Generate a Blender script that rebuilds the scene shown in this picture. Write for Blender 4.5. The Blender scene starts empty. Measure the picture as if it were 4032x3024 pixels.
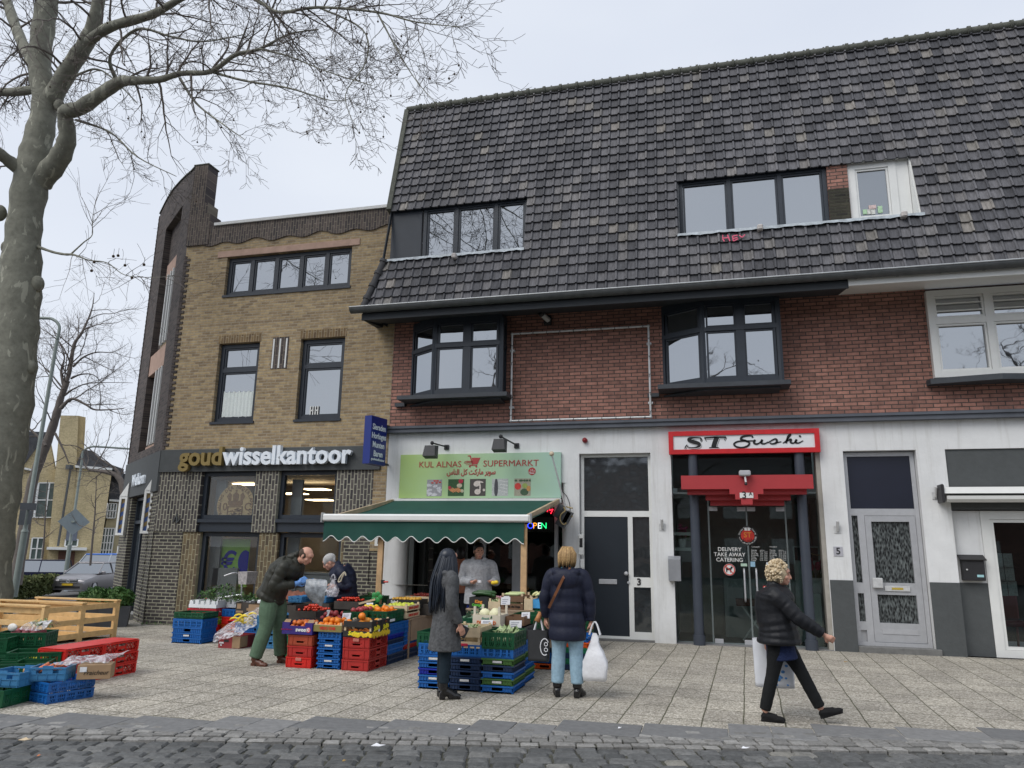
import bpy,bmesh,math,random
from mathutils import Vector,Matrix,noise
random.seed(7)
SC=bpy.context.scene
COL=SC.collection
# camera
YAW,PIT,ROL,FPX,H=0.256518,0.219259,0.0157516,2935.16,1.6
def _basis():
 cy,sy,cp,sp,cr,sr=math.cos(YAW),math.sin(YAW),math.cos(PIT),math.sin(PIT),math.cos(ROL),math.sin(ROL)
 f=Vector((-sy*cp,cy*cp,sp));r0=Vector((cy,sy,0));u0=r0.cross(f)
 return cr*r0+sr*u0,-sr*r0+cr*u0,f
RIGHT,UP,FWD=_basis()
CAMP=Vector((0,0,H))
cam=bpy.data.cameras.new('camera');camo=bpy.data.objects.new('camera',cam);COL.objects.link(camo)
camo.matrix_world=Matrix(((RIGHT.x,UP.x,-FWD.x,0),(RIGHT.y,UP.y,-FWD.y,0),(RIGHT.z,UP.z,-FWD.z,H),(0,0,0,1)))
cam.sensor_fit='HORIZONTAL';cam.sensor_width=36.0;cam.lens=36.0*FPX/4032
cam.clip_start=0.05;cam.clip_end=3000
SC.camera=camo
# world and sun
w=bpy.data.worlds.new('World');SC.world=w;w.use_nodes=True
wn,wl=w.node_tree.nodes,w.node_tree.links
wn.clear()
wo=wn.new('ShaderNodeOutputWorld');bg=wn.new('ShaderNodeBackground')
sky=wn.new('ShaderNodeTexSky');sky.sky_type='NISHITA';sky.sun_disc=False
SUN_EL,SUN_ROT=math.radians(48),math.radians(215)
sky.sun_elevation=SUN_EL;sky.sun_rotation=SUN_ROT
sky.dust_density=3.0;sky.air_density=1.0
tc=wn.new('ShaderNodeTexCoord')
nz=wn.new('ShaderNodeTexNoise');nz.inputs['Scale'].default_value=1.6;nz.inputs['Detail'].default_value=4;nz.inputs['Roughness'].default_value=.45
mp=wn.new('ShaderNodeMapping');mp.inputs['Scale'].default_value=(1,1,2.6)
wl.new(tc.outputs['Generated'],mp.inputs['Vector']);wl.new(mp.outputs['Vector'],nz.inputs['Vector'])
cr_=wn.new('ShaderNodeValToRGB')
cr_.color_ramp.elements[0].position=.30;cr_.color_ramp.elements[0].color=(5.55,6.0,6.9,1)
cr_.color_ramp.elements[1].position=.72;cr_.color_ramp.elements[1].color=(6.7,7.05,7.65,1)
wl.new(nz.outputs['Fac'],cr_.inputs['Fac'])
mx=wn.new('ShaderNodeMixRGB');mx.inputs['Fac'].default_value=.92
wl.new(sky.outputs['Color'],mx.inputs['Color1']);wl.new(cr_.outputs['Color'],mx.inputs['Color2'])
wl.new(mx.outputs['Color'],bg.inputs['Color']);bg.inputs['Strength'].default_value=.10
wl.new(bg.outputs['Background'],wo.inputs['Surface'])
sl=bpy.data.lights.new('sun','SUN');sl.energy=1.5;sl.angle=math.radians(40);sl.color=(1,.97,.93)
so=bpy.data.objects.new('sun',sl);COL.objects.link(so);so.location=(0,-5,30)
sd=Vector((math.sin(SUN_ROT)*math.cos(SUN_EL),math.cos(SUN_ROT)*math.cos(SUN_EL),math.sin(SUN_EL)))
so.rotation_euler=sd.to_track_quat('Z','Y').to_euler()
SC.view_settings.view_transform='Standard';SC.view_settings.look='None'
SC.view_settings.exposure=0.40;SC.view_settings.gamma=1;SC.view_settings.use_curve_mapping=False
SC.render.engine='CYCLES'
SC.cycles.max_bounces=7;SC.cycles.diffuse_bounces=3;SC.cycles.glossy_bounces=3;SC.cycles.transmission_bounces=4
SC.cycles.transparent_max_bounces=12;SC.cycles.caustics_reflective=False;SC.cycles.caustics_refractive=False
SC.cycles.use_denoising=True
# surveying helpers (points of the place measured by sighting)
def ray(px,py):return RIGHT*((px-2016)/FPX)+UP*((1512-py)/FPX)+FWD
def gz(x,y):return-0.095*min(max((-x-1)/11,0),1)*min(max((y-7)/7,0),1)-.062*min(max(-x-15,0),12)*min(max((y-12)/10,0),1)
def G(px,py,dz=0):
 z=dz;p=None
 for _ in range(8):
  d=ray(px,py);p=CAMP+d*((z-H)/d.z);z=gz(p.x,p.y)+dz
 return p
def F(px,py,Y=14.4):
 d=ray(px,py);return CAMP+d*(Y/d.y)
def PV(px,py,p0,u):
 n=Vector((-u[1],u[0],0));d=ray(px,py)
 return CAMP+d*(n.dot(Vector((p0[0],p0[1],0))-Vector((0,0,0)))/n.dot(d))
def AX(px,py,X):
 d=ray(px,py);return CAMP+d*(X/d.x)
def DZ(px,py,depth):return CAMP+ray(px,py)*depth
HF=Vector((FWD.x,FWD.y,0)).normalized()
def VD(px,py,h):
 d=ray(px,py);return CAMP+d*(h/HF.dot(d))
def RW(P,w):return w/2/FPX*FWD.dot(P-CAMP)
def crop(x0,y0,s):return lambda x,y:(x0+x*s,y0+y*s)
cA=crop(0,1512,.9112);cB=crop(1000,2000,.6329);cC=crop(2000,1600,.7836);cD=crop(2600,1600,.7838)
cE=crop(400,600,.8442);cF=crop(1300,400,.8437);cG=crop(2500,200,.9341);cH=crop(0,0,.9643)
cI=crop(0,2224,.3616);cJ=crop(600,2124,.3616);cK=crop(1000,2100,.3616);cL=crop(1600,2100,.4219)
cM=crop(0,1500,.5424);cN=crop(400,600,.7837);cO=crop(400,1700,.4823);cP=crop(1500,1700,.3617)
cQ=crop(2600,1650,.5725);cR=crop(3250,1650,.6029);cS=crop(1200,1850,.4973);cU=crop(1350,950,.3617)
cV=crop(3300,550,.2110);cW=crop(700,1750,.4069);cX=crop(0,900,.4219)
# mesh helpers
class MB:
 def __init__(s):s.v=[];s.f=[];s.m=[];s.mi=0
 def add(s,vs,fs):
  n=len(s.v);s.v+=[tuple(v)for v in vs];s.f+=[tuple(i+n for i in f)for f in fs];s.m+=[s.mi]*len(fs);return s
 def box(s,x0,x1,y0,y1,z0,z1):
  vs=[(x0,y0,z0),(x1,y0,z0),(x1,y1,z0),(x0,y1,z0),(x0,y0,z1),(x1,y0,z1),(x1,y1,z1),(x0,y1,z1)]
  return s.add(vs,[(0,3,2,1),(4,5,6,7),(0,1,5,4),(1,2,6,5),(2,3,7,6),(3,0,4,7)])
 def bbox(s,x0,x1,y0,y1,z0,z1,b=.01):
  b=min(b,abs(x1-x0)*.45,abs(y1-y0)*.45,abs(z1-z0)*.45)
  bm=bmesh.new();bmesh.ops.create_cube(bm,size=1)
  for v in bm.verts:v.co=Vector((x0+(v.co.x+.5)*(x1-x0),y0+(v.co.y+.5)*(y1-y0),z0+(v.co.z+.5)*(z1-z0)))
  bmesh.ops.bevel(bm,geom=bm.edges[:],offset=b,segments=1,affect='EDGES')
  s.bm(bm);return s
 def bm(s,bm):
  bm.verts.ensure_lookup_table();bm.verts.index_update()
  s.add([v.co[:]for v in bm.verts],[tuple(v.index for v in f.verts)for f in bm.faces]);bm.free();return s
 def quad(s,a,b,c,d):return s.add([a,b,c,d],[(0,1,2,3)])
 def hexa(s,p):
  return s.add(p,[(0,3,2,1),(4,5,6,7),(0,1,5,4),(1,2,6,5),(2,3,7,6),(3,0,4,7)])
 def slab(s,poly,off):
  n=len(poly);a=[Vector(p)for p in poly];o=Vector(off);b=[p+o for p in a]
  fs=[tuple(range(n)),tuple(reversed(range(n,2*n)))]+[(i,n+i,n+(i+1)%n,(i+1)%n)for i in range(n)]
  return s.add(a+b,fs)
 def beam(s,a,b,w,h,up=(0,0,1)):
  a=Vector(a);b=Vector(b);d=(b-a).normalized();u=Vector(up)
  if abs(d.dot(u))>.98:u=Vector((0,1,0))
  r=d.cross(u).normalized();u=r.cross(d).normalized()
  p=[q+r*(w/2*i)+u*(h/2*j)for q in(a,b)for i,j in((-1,-1),(1,-1),(1,1),(-1,1))]
  return s.add(p,[(0,1,2,3),(7,6,5,4),(0,4,5,1),(1,5,6,2),(2,6,7,3),(3,7,4,0)])
 def tube(s,pts,rad,n=8,cap=True):
  pts=[Vector(p)for p in pts];rad=rad if isinstance(rad,(list,tuple))else[rad]*len(pts)
  d0=(pts[1]-pts[0]).normalized();u=Vector((0,0,1))if abs(d0.z)<.9 else Vector((1,0,0))
  r=d0.cross(u).normalized();rings=[];base=len(s.v)
  for i,p in enumerate(pts):
   d=(pts[min(i+1,len(pts)-1)]-pts[max(i-1,0)])
   d=d.normalized()if d.length>1e-9 else d0
   r=(r-d*r.dot(d));r=r.normalized()if r.length>1e-6 else d.orthogonal().normalized()
   t=d.cross(r)
   s.v+=[tuple(p+(r*math.cos(2*math.pi*k/n)+t*math.sin(2*math.pi*k/n))*rad[i])for k in range(n)]
  for i in range(len(pts)-1):
   for k in range(n):
    a=base+i*n+k;b=base+i*n+(k+1)%n
    s.f.append((a,b,b+n,a+n));s.m.append(s.mi)
  if cap:
   s.f.append(tuple(base+k for k in reversed(range(n))));s.m.append(s.mi)
   s.f.append(tuple(base+(len(pts)-1)*n+k for k in range(n)));s.m.append(s.mi)
  return s
 def lathe(s,c,prof,n=16):
  c=Vector(c);base=len(s.v)
  for r,z in prof:s.v+=[(c.x+r*math.cos(2*math.pi*k/n),c.y+r*math.sin(2*math.pi*k/n),c.z+z)for k in range(n)]
  for i in range(len(prof)-1):
   for k in range(n):
    a=base+i*n+k;b=base+i*n+(k+1)%n
    s.f.append((a,b,b+n,a+n));s.m.append(s.mi)
  s.f.append(tuple(base+k for k in reversed(range(n))));s.m.append(s.mi)
  s.f.append(tuple(base+(len(prof)-1)*n+k for k in range(n)));s.m.append(s.mi)
  return s
 def ball(s,c,r,n=8,m=6,sc=(1,1,1),rot=None):
  c=Vector(c);vs=[];fs=[]
  for i in range(m+1):
   th=math.pi*i/m
   for k in range(n):
    ph=2*math.pi*k/n;q=Vector((math.sin(th)*math.cos(ph)*sc[0],math.sin(th)*math.sin(ph)*sc[1],math.cos(th)*sc[2]))*r
    if rot:q=rot@q
    vs.append(c+q)
  for i in range(m):
   for k in range(n):fs.append((i*n+k,(i+1)*n+k,(i+1)*n+(k+1)%n,i*n+(k+1)%n))
  return s.add(vs,fs)
 def build(s,name,mat,parent=None,smooth=False,world=True):
  me=bpy.data.meshes.new(name);v=s.v
  if parent is not None and world:
   im=wmat(parent).inverted();v=[tuple(im@Vector(p))for p in v]
  me.from_pydata(v,[],s.f)
  mats=mat if isinstance(mat,(list,tuple))else[mat]
  for m_ in mats:me.materials.append(m_)
  if len(mats)>1:me.polygons.foreach_set('material_index',s.m)
  if smooth:me.polygons.foreach_set('use_smooth',[True]*len(me.polygons))
  me.update();me.validate()
  o=bpy.data.objects.new(name,me);COL.objects.link(o)
  if parent is not None:o.parent=parent
  return o
def wmat(o):
 m=o.matrix_basis.copy()
 while o.parent:o=o.parent;m=o.matrix_basis@m
 return m
def tag(o,label=None,cat=None,group=None,kind=None):
 if label:o['label']=label
 if cat:o['category']=cat
 if group:o['group']=group
 if kind:o['kind']=kind
 return o
def thing(name,label,cat,loc=(0,0,0),rz=0,group=None):
 o=bpy.data.objects.new(name,None);COL.objects.link(o);o.location=loc;o.rotation_euler=(0,0,rz)
 o.empty_display_size=.1
 return tag(o,label,cat,group)
def copy_tree(o,loc=None,rz=None,label=None,parent=None):
 c=o.copy();COL.objects.link(c)
 if parent is not None:c.parent=parent
 for ch in[k for k in bpy.data.objects if k.parent==o]:copy_tree(ch,parent=c)
 if loc is not None:c.location=loc
 if rz is not None:c.rotation_euler=(0,0,rz)
 if label:c['label']=label
 return c
def smooth_edges(o,ang=40):
 for p in o.data.polygons:p.use_smooth=True
 try:o.data.set_sharp_from_angle(angle=math.radians(ang))
 except Exception:pass
 return o
def text_mesh(body,size,M,depth=.004,off=0,align='CENTER',shear=0,spacing=1.0,sx=1.0,resol=3):
 cu=bpy.data.curves.new('t','FONT');cu.body=body;cu.size=size;cu.extrude=depth/2;cu.offset=off
 cu.align_x=align;cu.align_y='CENTER';cu.shear=shear;cu.space_character=spacing;cu.resolution_u=resol
 o=bpy.data.objects.new('t',cu);COL.objects.link(o)
 bpy.context.view_layer.update()
 dg=bpy.context.evaluated_depsgraph_get();me=bpy.data.meshes.new_from_object(o.evaluated_get(dg))
 bpy.data.objects.remove(o);bpy.data.curves.remove(cu)
 mb=MB();S=Matrix.Diagonal((sx,1,1,1))
 mb.add([M@(S@v.co)for v in me.vertices],[tuple(p.vertices)for p in me.polygons])
 bpy.data.meshes.remove(me);return mb
def TM(origin,right,up):
 r=Vector(right).normalized();u=Vector(up);u=(u-r*u.dot(r)).normalized();n=r.cross(u)
 o=Vector(origin)
 return Matrix(((r.x,u.x,n.x,o.x),(r.y,u.y,n.y,o.y),(r.z,u.z,n.z,o.z),(0,0,0,1)))
def text(name,body,size,origin,mat,parent,right=(1,0,0),up=(0,0,1),**k):
 return text_mesh(body,size,TM(origin,right,up),**k).build(name,mat,parent)
# materials
def hexc(r,g,b):
 f=lambda c:((c/255+.055)/1.055)**2.4 if c/255>.04045 else c/255/12.92
 return(f(r),f(g),f(b),1)
MATS={}
def mat(name,col=(.5,.5,.5),rough=.7,var=.12,scale=6,metal=0,spec=.5,bump=0,bscale=30,obj=False):
 if name in MATS:return MATS[name]
 m=bpy.data.materials.new(name);m.use_nodes=True;n,l=m.node_tree.nodes,m.node_tree.links
 p=n['Principled BSDF'];p.inputs['Roughness'].default_value=rough;p.inputs['Metallic'].default_value=metal
 p.inputs['Specular IOR Level'].default_value=spec
 col=tuple(col)[:3]
 g=n.new('ShaderNodeTexCoord');t=n.new('ShaderNodeTexNoise');t.inputs['Scale'].default_value=scale;t.inputs['Detail'].default_value=5
 t.inputs['Roughness'].default_value=.65
 src=g.outputs['Object'];l.new(src,t.inputs['Vector'])
 r=n.new('ShaderNodeValToRGB');r.color_ramp.elements[0].position=.3;r.color_ramp.elements[1].position=.7
 r.color_ramp.elements[0].color=(*[c*(1-var)for c in col],1);r.color_ramp.elements[1].color=(*[min(1,c*(1+var))for c in col],1)
 l.new(t.outputs['Fac'],r.inputs['Fac']);l.new(r.outputs['Color'],p.inputs['Base Color'])
 if bump:
  t2=n.new('ShaderNodeTexNoise');t2.inputs['Scale'].default_value=bscale;t2.inputs['Detail'].default_value=4;l.new(src,t2.inputs['Vector'])
  b=n.new('ShaderNodeBump');b.inputs['Strength'].default_value=bump;b.inputs['Distance'].default_value=.01
  l.new(t2.outputs['Fac'],b.inputs['Height']);l.new(b.outputs['Normal'],p.inputs['Normal'])
 MATS[name]=m;return m
def emit(name,col,s):
 if name in MATS:return MATS[name]
 m=bpy.data.materials.new(name);m.use_nodes=True;p=m.node_tree.nodes['Principled BSDF']
 p.inputs['Base Color'].default_value=(*col[:3],1);p.inputs['Emission Color'].default_value=(*col[:3],1);p.inputs['Emission Strength'].default_value=s
 MATS[name]=m;return m
def brick_mat(name,c1,c2,mortar,along=(1,0),bw=.21,bh=.065,vertical=False,msize=.012,bump=.6,third=None):
 m=bpy.data.materials.new(name);m.use_nodes=True;n,l=m.node_tree.nodes,m.node_tree.links
 p=n['Principled BSDF'];p.inputs['Roughness'].default_value=.85;p.inputs['Specular IOR Level'].default_value=.3
 g=n.new('ShaderNodeNewGeometry');sx=n.new('ShaderNodeSeparateXYZ');l.new(g.outputs['Position'],sx.inputs[0])
 dt=n.new('ShaderNodeVectorMath');dt.operation='DOT_PRODUCT';l.new(g.outputs['Position'],dt.inputs[0]);dt.inputs[1].default_value=(along[0],along[1],0)
 cb=n.new('ShaderNodeCombineXYZ')
 l.new(dt.outputs['Value'],cb.inputs[1 if vertical else 0]);l.new(sx.outputs['Z'],cb.inputs[0 if vertical else 1])
 b=n.new('ShaderNodeTexBrick');l.new(cb.outputs[0],b.inputs['Vector'])
 b.inputs['Scale'].default_value=1;b.inputs['Brick Width'].default_value=bw;b.inputs['Row Height'].default_value=bh
 b.inputs['Mortar Size'].default_value=msize;b.inputs['Mortar Smooth'].default_value=.25;b.inputs['Bias'].default_value=0
 b.inputs['Color1'].default_value=(*c1[:3],1);b.inputs['Color2'].default_value=(*c2[:3],1);b.inputs['Mortar'].default_value=(*mortar[:3],1)
 t=n.new('ShaderNodeTexNoise');t.inputs['Scale'].default_value=9;t.inputs['Detail'].default_value=6;t.inputs['Roughness'].default_value=.7;l.new(cb.outputs[0],t.inputs['Vector'])
 mr=n.new('ShaderNodeMapRange');mr.inputs[1].default_value=.3;mr.inputs[2].default_value=.7;mr.inputs[3].default_value=.72;mr.inputs[4].default_value=1.22
 l.new(t.outputs['Fac'],mr.inputs[0])
 t3=n.new('ShaderNodeTexNoise');t3.inputs['Scale'].default_value=.7;t3.inputs['Detail'].default_value=3;l.new(cb.outputs[0],t3.inputs['Vector'])
 mr3=n.new('ShaderNodeMapRange');mr3.inputs[1].default_value=.3;mr3.inputs[2].default_value=.7;mr3.inputs[3].default_value=.86;mr3.inputs[4].default_value=1.1
 l.new(t3.outputs['Fac'],mr3.inputs[0])
 mm=n.new('ShaderNodeMath');mm.operation='MULTIPLY';l.new(mr.outputs[0],mm.inputs[0]);l.new(mr3.outputs[0],mm.inputs[1])
 mu=n.new('ShaderNodeVectorMath');mu.operation='SCALE';l.new(b.outputs['Color'],mu.inputs[0]);l.new(mm.outputs[0],mu.inputs['Scale'])
 l.new(mu.outputs[0],p.inputs['Base Color'])
 bp=n.new('ShaderNodeBump');bp.inputs['Strength'].default_value=bump;bp.inputs['Distance'].default_value=.012;bp.invert=True
 ad=n.new('ShaderNodeMath');ad.operation='MULTIPLY_ADD';l.new(t.outputs['Fac'],ad.inputs[0]);ad.inputs[1].default_value=-.6;l.new(b.outputs['Fac'],ad.inputs[2])
 l.new(ad.outputs[0],bp.inputs['Height']);l.new(bp.outputs['Normal'],p.inputs['Normal'])
 MATS[name]=m;return m
def glass_mirror(name,dark=(.02,.024,.028),refl=.42,rough=.015,wobble=.02):
 m=bpy.data.materials.new(name);m.use_nodes=True;n,l=m.node_tree.nodes,m.node_tree.links
 n.remove(n['Principled BSDF']);out=n['Material Output']
 d=n.new('ShaderNodeBsdfDiffuse');d.inputs['Color'].default_value=(*dark,1)
 g=n.new('ShaderNodeBsdfGlossy');g.inputs['Roughness'].default_value=rough;g.inputs['Color'].default_value=(.92,.96,1,1)
 tcn=n.new('ShaderNodeTexCoord');t=n.new('ShaderNodeTexNoise');t.inputs['Scale'].default_value=2.2;l.new(tcn.outputs['Object'],t.inputs['Vector'])
 b=n.new('ShaderNodeBump');b.inputs['Strength'].default_value=wobble*4;b.inputs['Distance'].default_value=.02;l.new(t.outputs['Fac'],b.inputs['Height']);l.new(b.outputs['Normal'],g.inputs['Normal'])
 mx=n.new('ShaderNodeMixShader');mx.inputs[0].default_value=refl
 l.new(d.outputs[0],mx.inputs[1]);l.new(g.outputs[0],mx.inputs[2]);l.new(mx.outputs[0],out.inputs['Surface'])
 MATS[name]=m;return m
def glass_clear(name,tint=(.85,.9,.9),ior=1.5,mult=1.6):
 m=bpy.data.materials.new(name);m.use_nodes=True;n,l=m.node_tree.nodes,m.node_tree.links
 n.remove(n['Principled BSDF']);out=n['Material Output']
 d=n.new('ShaderNodeBsdfTransparent');d.inputs['Color'].default_value=(*tint,1)
 g=n.new('ShaderNodeBsdfGlossy');g.inputs['Roughness'].default_value=.01
 fr=n.new('ShaderNodeFresnel');fr.inputs['IOR'].default_value=ior
 mu=n.new('ShaderNodeMath');mu.operation='MULTIPLY';mu.inputs[1].default_value=mult;mu.use_clamp=True;l.new(fr.outputs[0],mu.inputs[0])
 mx=n.new('ShaderNodeMixShader');l.new(mu.outputs[0],mx.inputs[0])
 l.new(d.outputs[0],mx.inputs[1]);l.new(g.outputs[0],mx.inputs[2]);l.new(mx.outputs[0],out.inputs['Surface'])
 MATS[name]=m;return m
def island_mat(name,stops,rough=.8,noise_amt=.3,nscale=25,spec=.4,bump=.3,streak=False,big=0):
 m=bpy.data.materials.new(name);m.use_nodes=True;n,l=m.node_tree.nodes,m.node_tree.links
 p=n['Principled BSDF'];p.inputs['Roughness'].default_value=rough;p.inputs['Specular IOR Level'].default_value=spec
 g=n.new('ShaderNodeNewGeometry');r=n.new('ShaderNodeValToRGB');e=r.color_ramp.elements
 r.color_ramp.interpolation='LINEAR'
 while len(e)<len(stops):e.new(.5)
 for i,(ps,c)in enumerate(stops):e[i].position=ps;e[i].color=(*c[:3],1)
 l.new(g.outputs['Random Per Island'],r.inputs['Fac'])
 tcn=n.new('ShaderNodeTexCoord');t=n.new('ShaderNodeTexNoise');t.inputs['Scale'].default_value=nscale;t.inputs['Detail'].default_value=5;t.inputs['Roughness'].default_value=.7
 if streak:
  mpn=n.new('ShaderNodeMapping');mpn.inputs['Scale'].default_value=(1,.25,.18);l.new(tcn.outputs['Object'],mpn.inputs[0]);l.new(mpn.outputs[0],t.inputs['Vector'])
 else:l.new(tcn.outputs['Object'],t.inputs['Vector'])
 mr=n.new('ShaderNodeMapRange');mr.inputs[1].default_value=.3;mr.inputs[2].default_value=.7;mr.inputs[3].default_value=1-noise_amt;mr.inputs[4].default_value=1+noise_amt
 l.new(t.outputs['Fac'],mr.inputs[0]);mu=n.new('ShaderNodeVectorMath');mu.operation='SCALE'
 l.new(r.outputs['Color'],mu.inputs[0]);l.new(mr.outputs[0],mu.inputs['Scale']);res=mu.outputs[0]
 if big:
  t9=n.new('ShaderNodeTexNoise');t9.inputs['Scale'].default_value=.55;t9.inputs['Detail'].default_value=6;t9.inputs['Roughness'].default_value=.65;m9=n.new('ShaderNodeMapping');m9.inputs['Scale'].default_value=(1.6,.5,.5);l.new(tcn.outputs['Object'],m9.inputs[0]);l.new(m9.outputs[0],t9.inputs[0])
  r9=n.new('ShaderNodeMapRange');r9.inputs[1].default_value=.3;r9.inputs[2].default_value=.7;r9.inputs[3].default_value=1-big;r9.inputs[4].default_value=1+big;l.new(t9.outputs['Fac'],r9.inputs[0]);u9=n.new('ShaderNodeVectorMath');u9.operation='SCALE';l.new(res,u9.inputs[0]);l.new(r9.outputs[0],u9.inputs['Scale']);res=u9.outputs[0]
 l.new(res,p.inputs['Base Color'])
 if bump:
  b=n.new('ShaderNodeBump');b.inputs['Strength'].default_value=bump;b.inputs['Distance'].default_value=.008;l.new(t.outputs['Fac'],b.inputs['Height']);l.new(b.outputs['Normal'],p.inputs['Normal'])
 MATS[name]=m;return m
# materials of the setting
def aggregate_mat():
 m=bpy.data.materials.new('washed_gravel_tiles');m.use_nodes=True;n,l=m.node_tree.nodes,m.node_tree.links
 p=n['Principled BSDF'];p.inputs['Roughness'].default_value=.9;p.inputs['Specular IOR Level'].default_value=.25
 g=n.new('ShaderNodeNewGeometry')
 v=n.new('ShaderNodeTexVoronoi');v.inputs['Scale'].default_value=62;l.new(g.outputs['Position'],v.inputs['Vector'])
 sp=n.new('ShaderNodeSeparateColor');l.new(v.outputs['Color'],sp.inputs[0])
 r=n.new('ShaderNodeValToRGB');e=r.color_ramp.elements;e[0].position=0;e[0].color=(.23,.215,.18,1);e[1].position=1;e[1].color=(.68,.64,.56,1)
 q=e.new(.3);q.color=(.36,.33,.275,1);q=e.new(.72);q.color=(.48,.445,.375,1)
 l.new(sp.outputs[0],r.inputs['Fac'])
 b=n.new('ShaderNodeTexBrick');b.offset=0;b.inputs['Scale'].default_value=1;b.inputs['Brick Width'].default_value=.385;b.inputs['Row Height'].default_value=.577
 b.inputs['Mortar Size'].default_value=.0085;b.inputs['Mortar Smooth'].default_value=.3
 b.inputs['Color1'].default_value=(1,1,1,1);b.inputs['Color2'].default_value=(.80,.80,.81,1);b.inputs['Mortar'].default_value=(.26,.27,.22,1)
 mp_=n.new('ShaderNodeMapping');mp_.inputs['Location'].default_value=(.1,0,0);mp_.inputs['Rotation'].default_value=(0,0,math.radians(2.6))
 t0=n.new('ShaderNodeTexNoise');t0.inputs['Scale'].default_value=1.3;l.new(g.outputs['Position'],t0.inputs['Vector'])
 vm=n.new('ShaderNodeVectorMath');vm.operation='MULTIPLY_ADD';l.new(t0.outputs['Color'],vm.inputs[0]);vm.inputs[1].default_value=(.03,.03,0);l.new(g.outputs['Position'],vm.inputs[2])
 l.new(vm.outputs[0],mp_.inputs[0]);l.new(mp_.outputs[0],b.inputs['Vector'])
 t=n.new('ShaderNodeTexNoise');t.inputs['Scale'].default_value=.9;t.inputs['Detail'].default_value=7;t.inputs['Roughness'].default_value=.7;l.new(g.outputs['Position'],t.inputs['Vector'])
 mr=n.new('ShaderNodeMapRange');mr.inputs[1].default_value=.3;mr.inputs[2].default_value=.7;mr.inputs[3].default_value=.78;mr.inputs[4].default_value=1.16;l.new(t.outputs['Fac'],mr.inputs[0])
 a=n.new('ShaderNodeMixRGB');a.blend_type='MULTIPLY';a.inputs[0].default_value=1;l.new(r.outputs['Color'],a.inputs[1]);l.new(b.outputs['Color'],a.inputs[2])
 mu=n.new('ShaderNodeVectorMath');mu.operation='SCALE';l.new(a.outputs[0],mu.inputs[0]);l.new(mr.outputs[0],mu.inputs['Scale']);gv=n.new('ShaderNodeTexVoronoi');gv.inputs['Scale'].default_value=2.3;l.new(g.outputs['Position'],gv.inputs['Vector']);gm=n.new('ShaderNodeMapRange');gm.inputs[1].default_value=.045;gm.inputs[2].default_value=.07;gm.inputs[3].default_value=.5;l.new(gv.outputs['Distance'],gm.inputs[0])
 st=n.new('ShaderNodeTexNoise');st.inputs['Scale'].default_value=3.1;st.inputs['Detail'].default_value=8;st.inputs['Roughness'].default_value=.75;l.new(g.outputs['Position'],st.inputs['Vector']);sm=n.new('ShaderNodeMapRange');sm.inputs[1].default_value=.55;sm.inputs[2].default_value=.75;sm.inputs[3].default_value=1;sm.inputs[4].default_value=.62;l.new(st.outputs['Fac'],sm.inputs[0])
 pm_=n.new('ShaderNodeMath');pm_.operation='MULTIPLY';l.new(gm.outputs[0],pm_.inputs[0]);l.new(sm.outputs[0],pm_.inputs[1]);m2_=n.new('ShaderNodeVectorMath');m2_.operation='SCALE';l.new(mu.outputs[0],m2_.inputs[0]);l.new(pm_.outputs[0],m2_.inputs['Scale']);l.new(m2_.outputs[0],p.inputs['Base Color'])
 bp=n.new('ShaderNodeBump');bp.inputs['Strength'].default_value=.7;bp.inputs['Distance'].default_value=.006;l.new(v.outputs['Distance'],bp.inputs['Height']);bp.invert=True
 l.new(bp.outputs['Normal'],p.inputs['Normal']);return m
M_agg=aggregate_mat()
M_slab=island_mat('blue_stone_slab',[(0,(.15,.152,.153)),(1,(.21,.21,.208))],rough=.8,noise_amt=.18,nscale=14,bump=.25)
M_sett=island_mat('granite_sett',[(0,(.16,.158,.15)),(.6,(.225,.22,.21)),(1,(.30,.295,.28))],rough=.8,noise_amt=.3,nscale=30,bump=.7)
M_cob=island_mat('basalt_cobble',[(0,(.075,.078,.078)),(.7,(.118,.121,.120)),(.93,(.155,.156,.152)),(1,(.24,.23,.20))],rough=.62,noise_amt=.35,nscale=22,bump=.8)
M_joint=mat('joint_dirt',(.055,.055,.04),.95,.5,12,bump=.5)
M_asph=mat('asphalt',(.10,.10,.10),.9,.15,20,bump=.3,bscale=80)
M_yel=brick_mat('yellow_brick',(.41,.31,.175),(.20,.145,.095),(.36,.31,.23),bw=.215,bh=.064,msize=.009)
M_yel.node_tree.nodes['Brick Texture'].inputs['Bias'].default_value=-.25
M_blk=brick_mat('dark_brick',(.050,.046,.046),(.105,.092,.085),(.34,.33,.25),bw=.215,bh=.072,msize=.011)
M_blkU=brick_mat('dark_brick_upper',(.055,.048,.05),(.115,.095,.09),(.115,.10,.085),along=(-.777,.629),bw=.215,bh=.064,msize=.009)
M_blkD=brick_mat('dark_brick_side',(.050,.046,.046),(.105,.092,.085),(.34,.33,.25),along=(-.777,.629),bw=.215,bh=.072,msize=.011)
M_blkV=brick_mat('dark_brick_upright',(.050,.046,.05),(.12,.108,.10),(.36,.35,.28),bw=.215,bh=.078,vertical=True,msize=.011)
M_blkVt=brick_mat('dark_brick_upright_top',(.06,.052,.055),(.13,.105,.095),(.20,.175,.14),bw=.215,bh=.066,vertical=True,msize=.009)
M_tanV=brick_mat('tan_brick_upright',(.20,.155,.09),(.10,.078,.055),(.32,.29,.19),bw=.215,bh=.085,vertical=True,msize=.010)
M_red=brick_mat('red_brick',(.43,.215,.165),(.26,.135,.108),(.10,.075,.066),bw=.225,bh=.072,msize=.010)
M_bgyel=brick_mat('pale_yellow_brick',(.60,.49,.28),(.48,.39,.21),(.52,.45,.31),along=(.7,.7),bw=.21,bh=.062,msize=.007,bump=.2)
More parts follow.
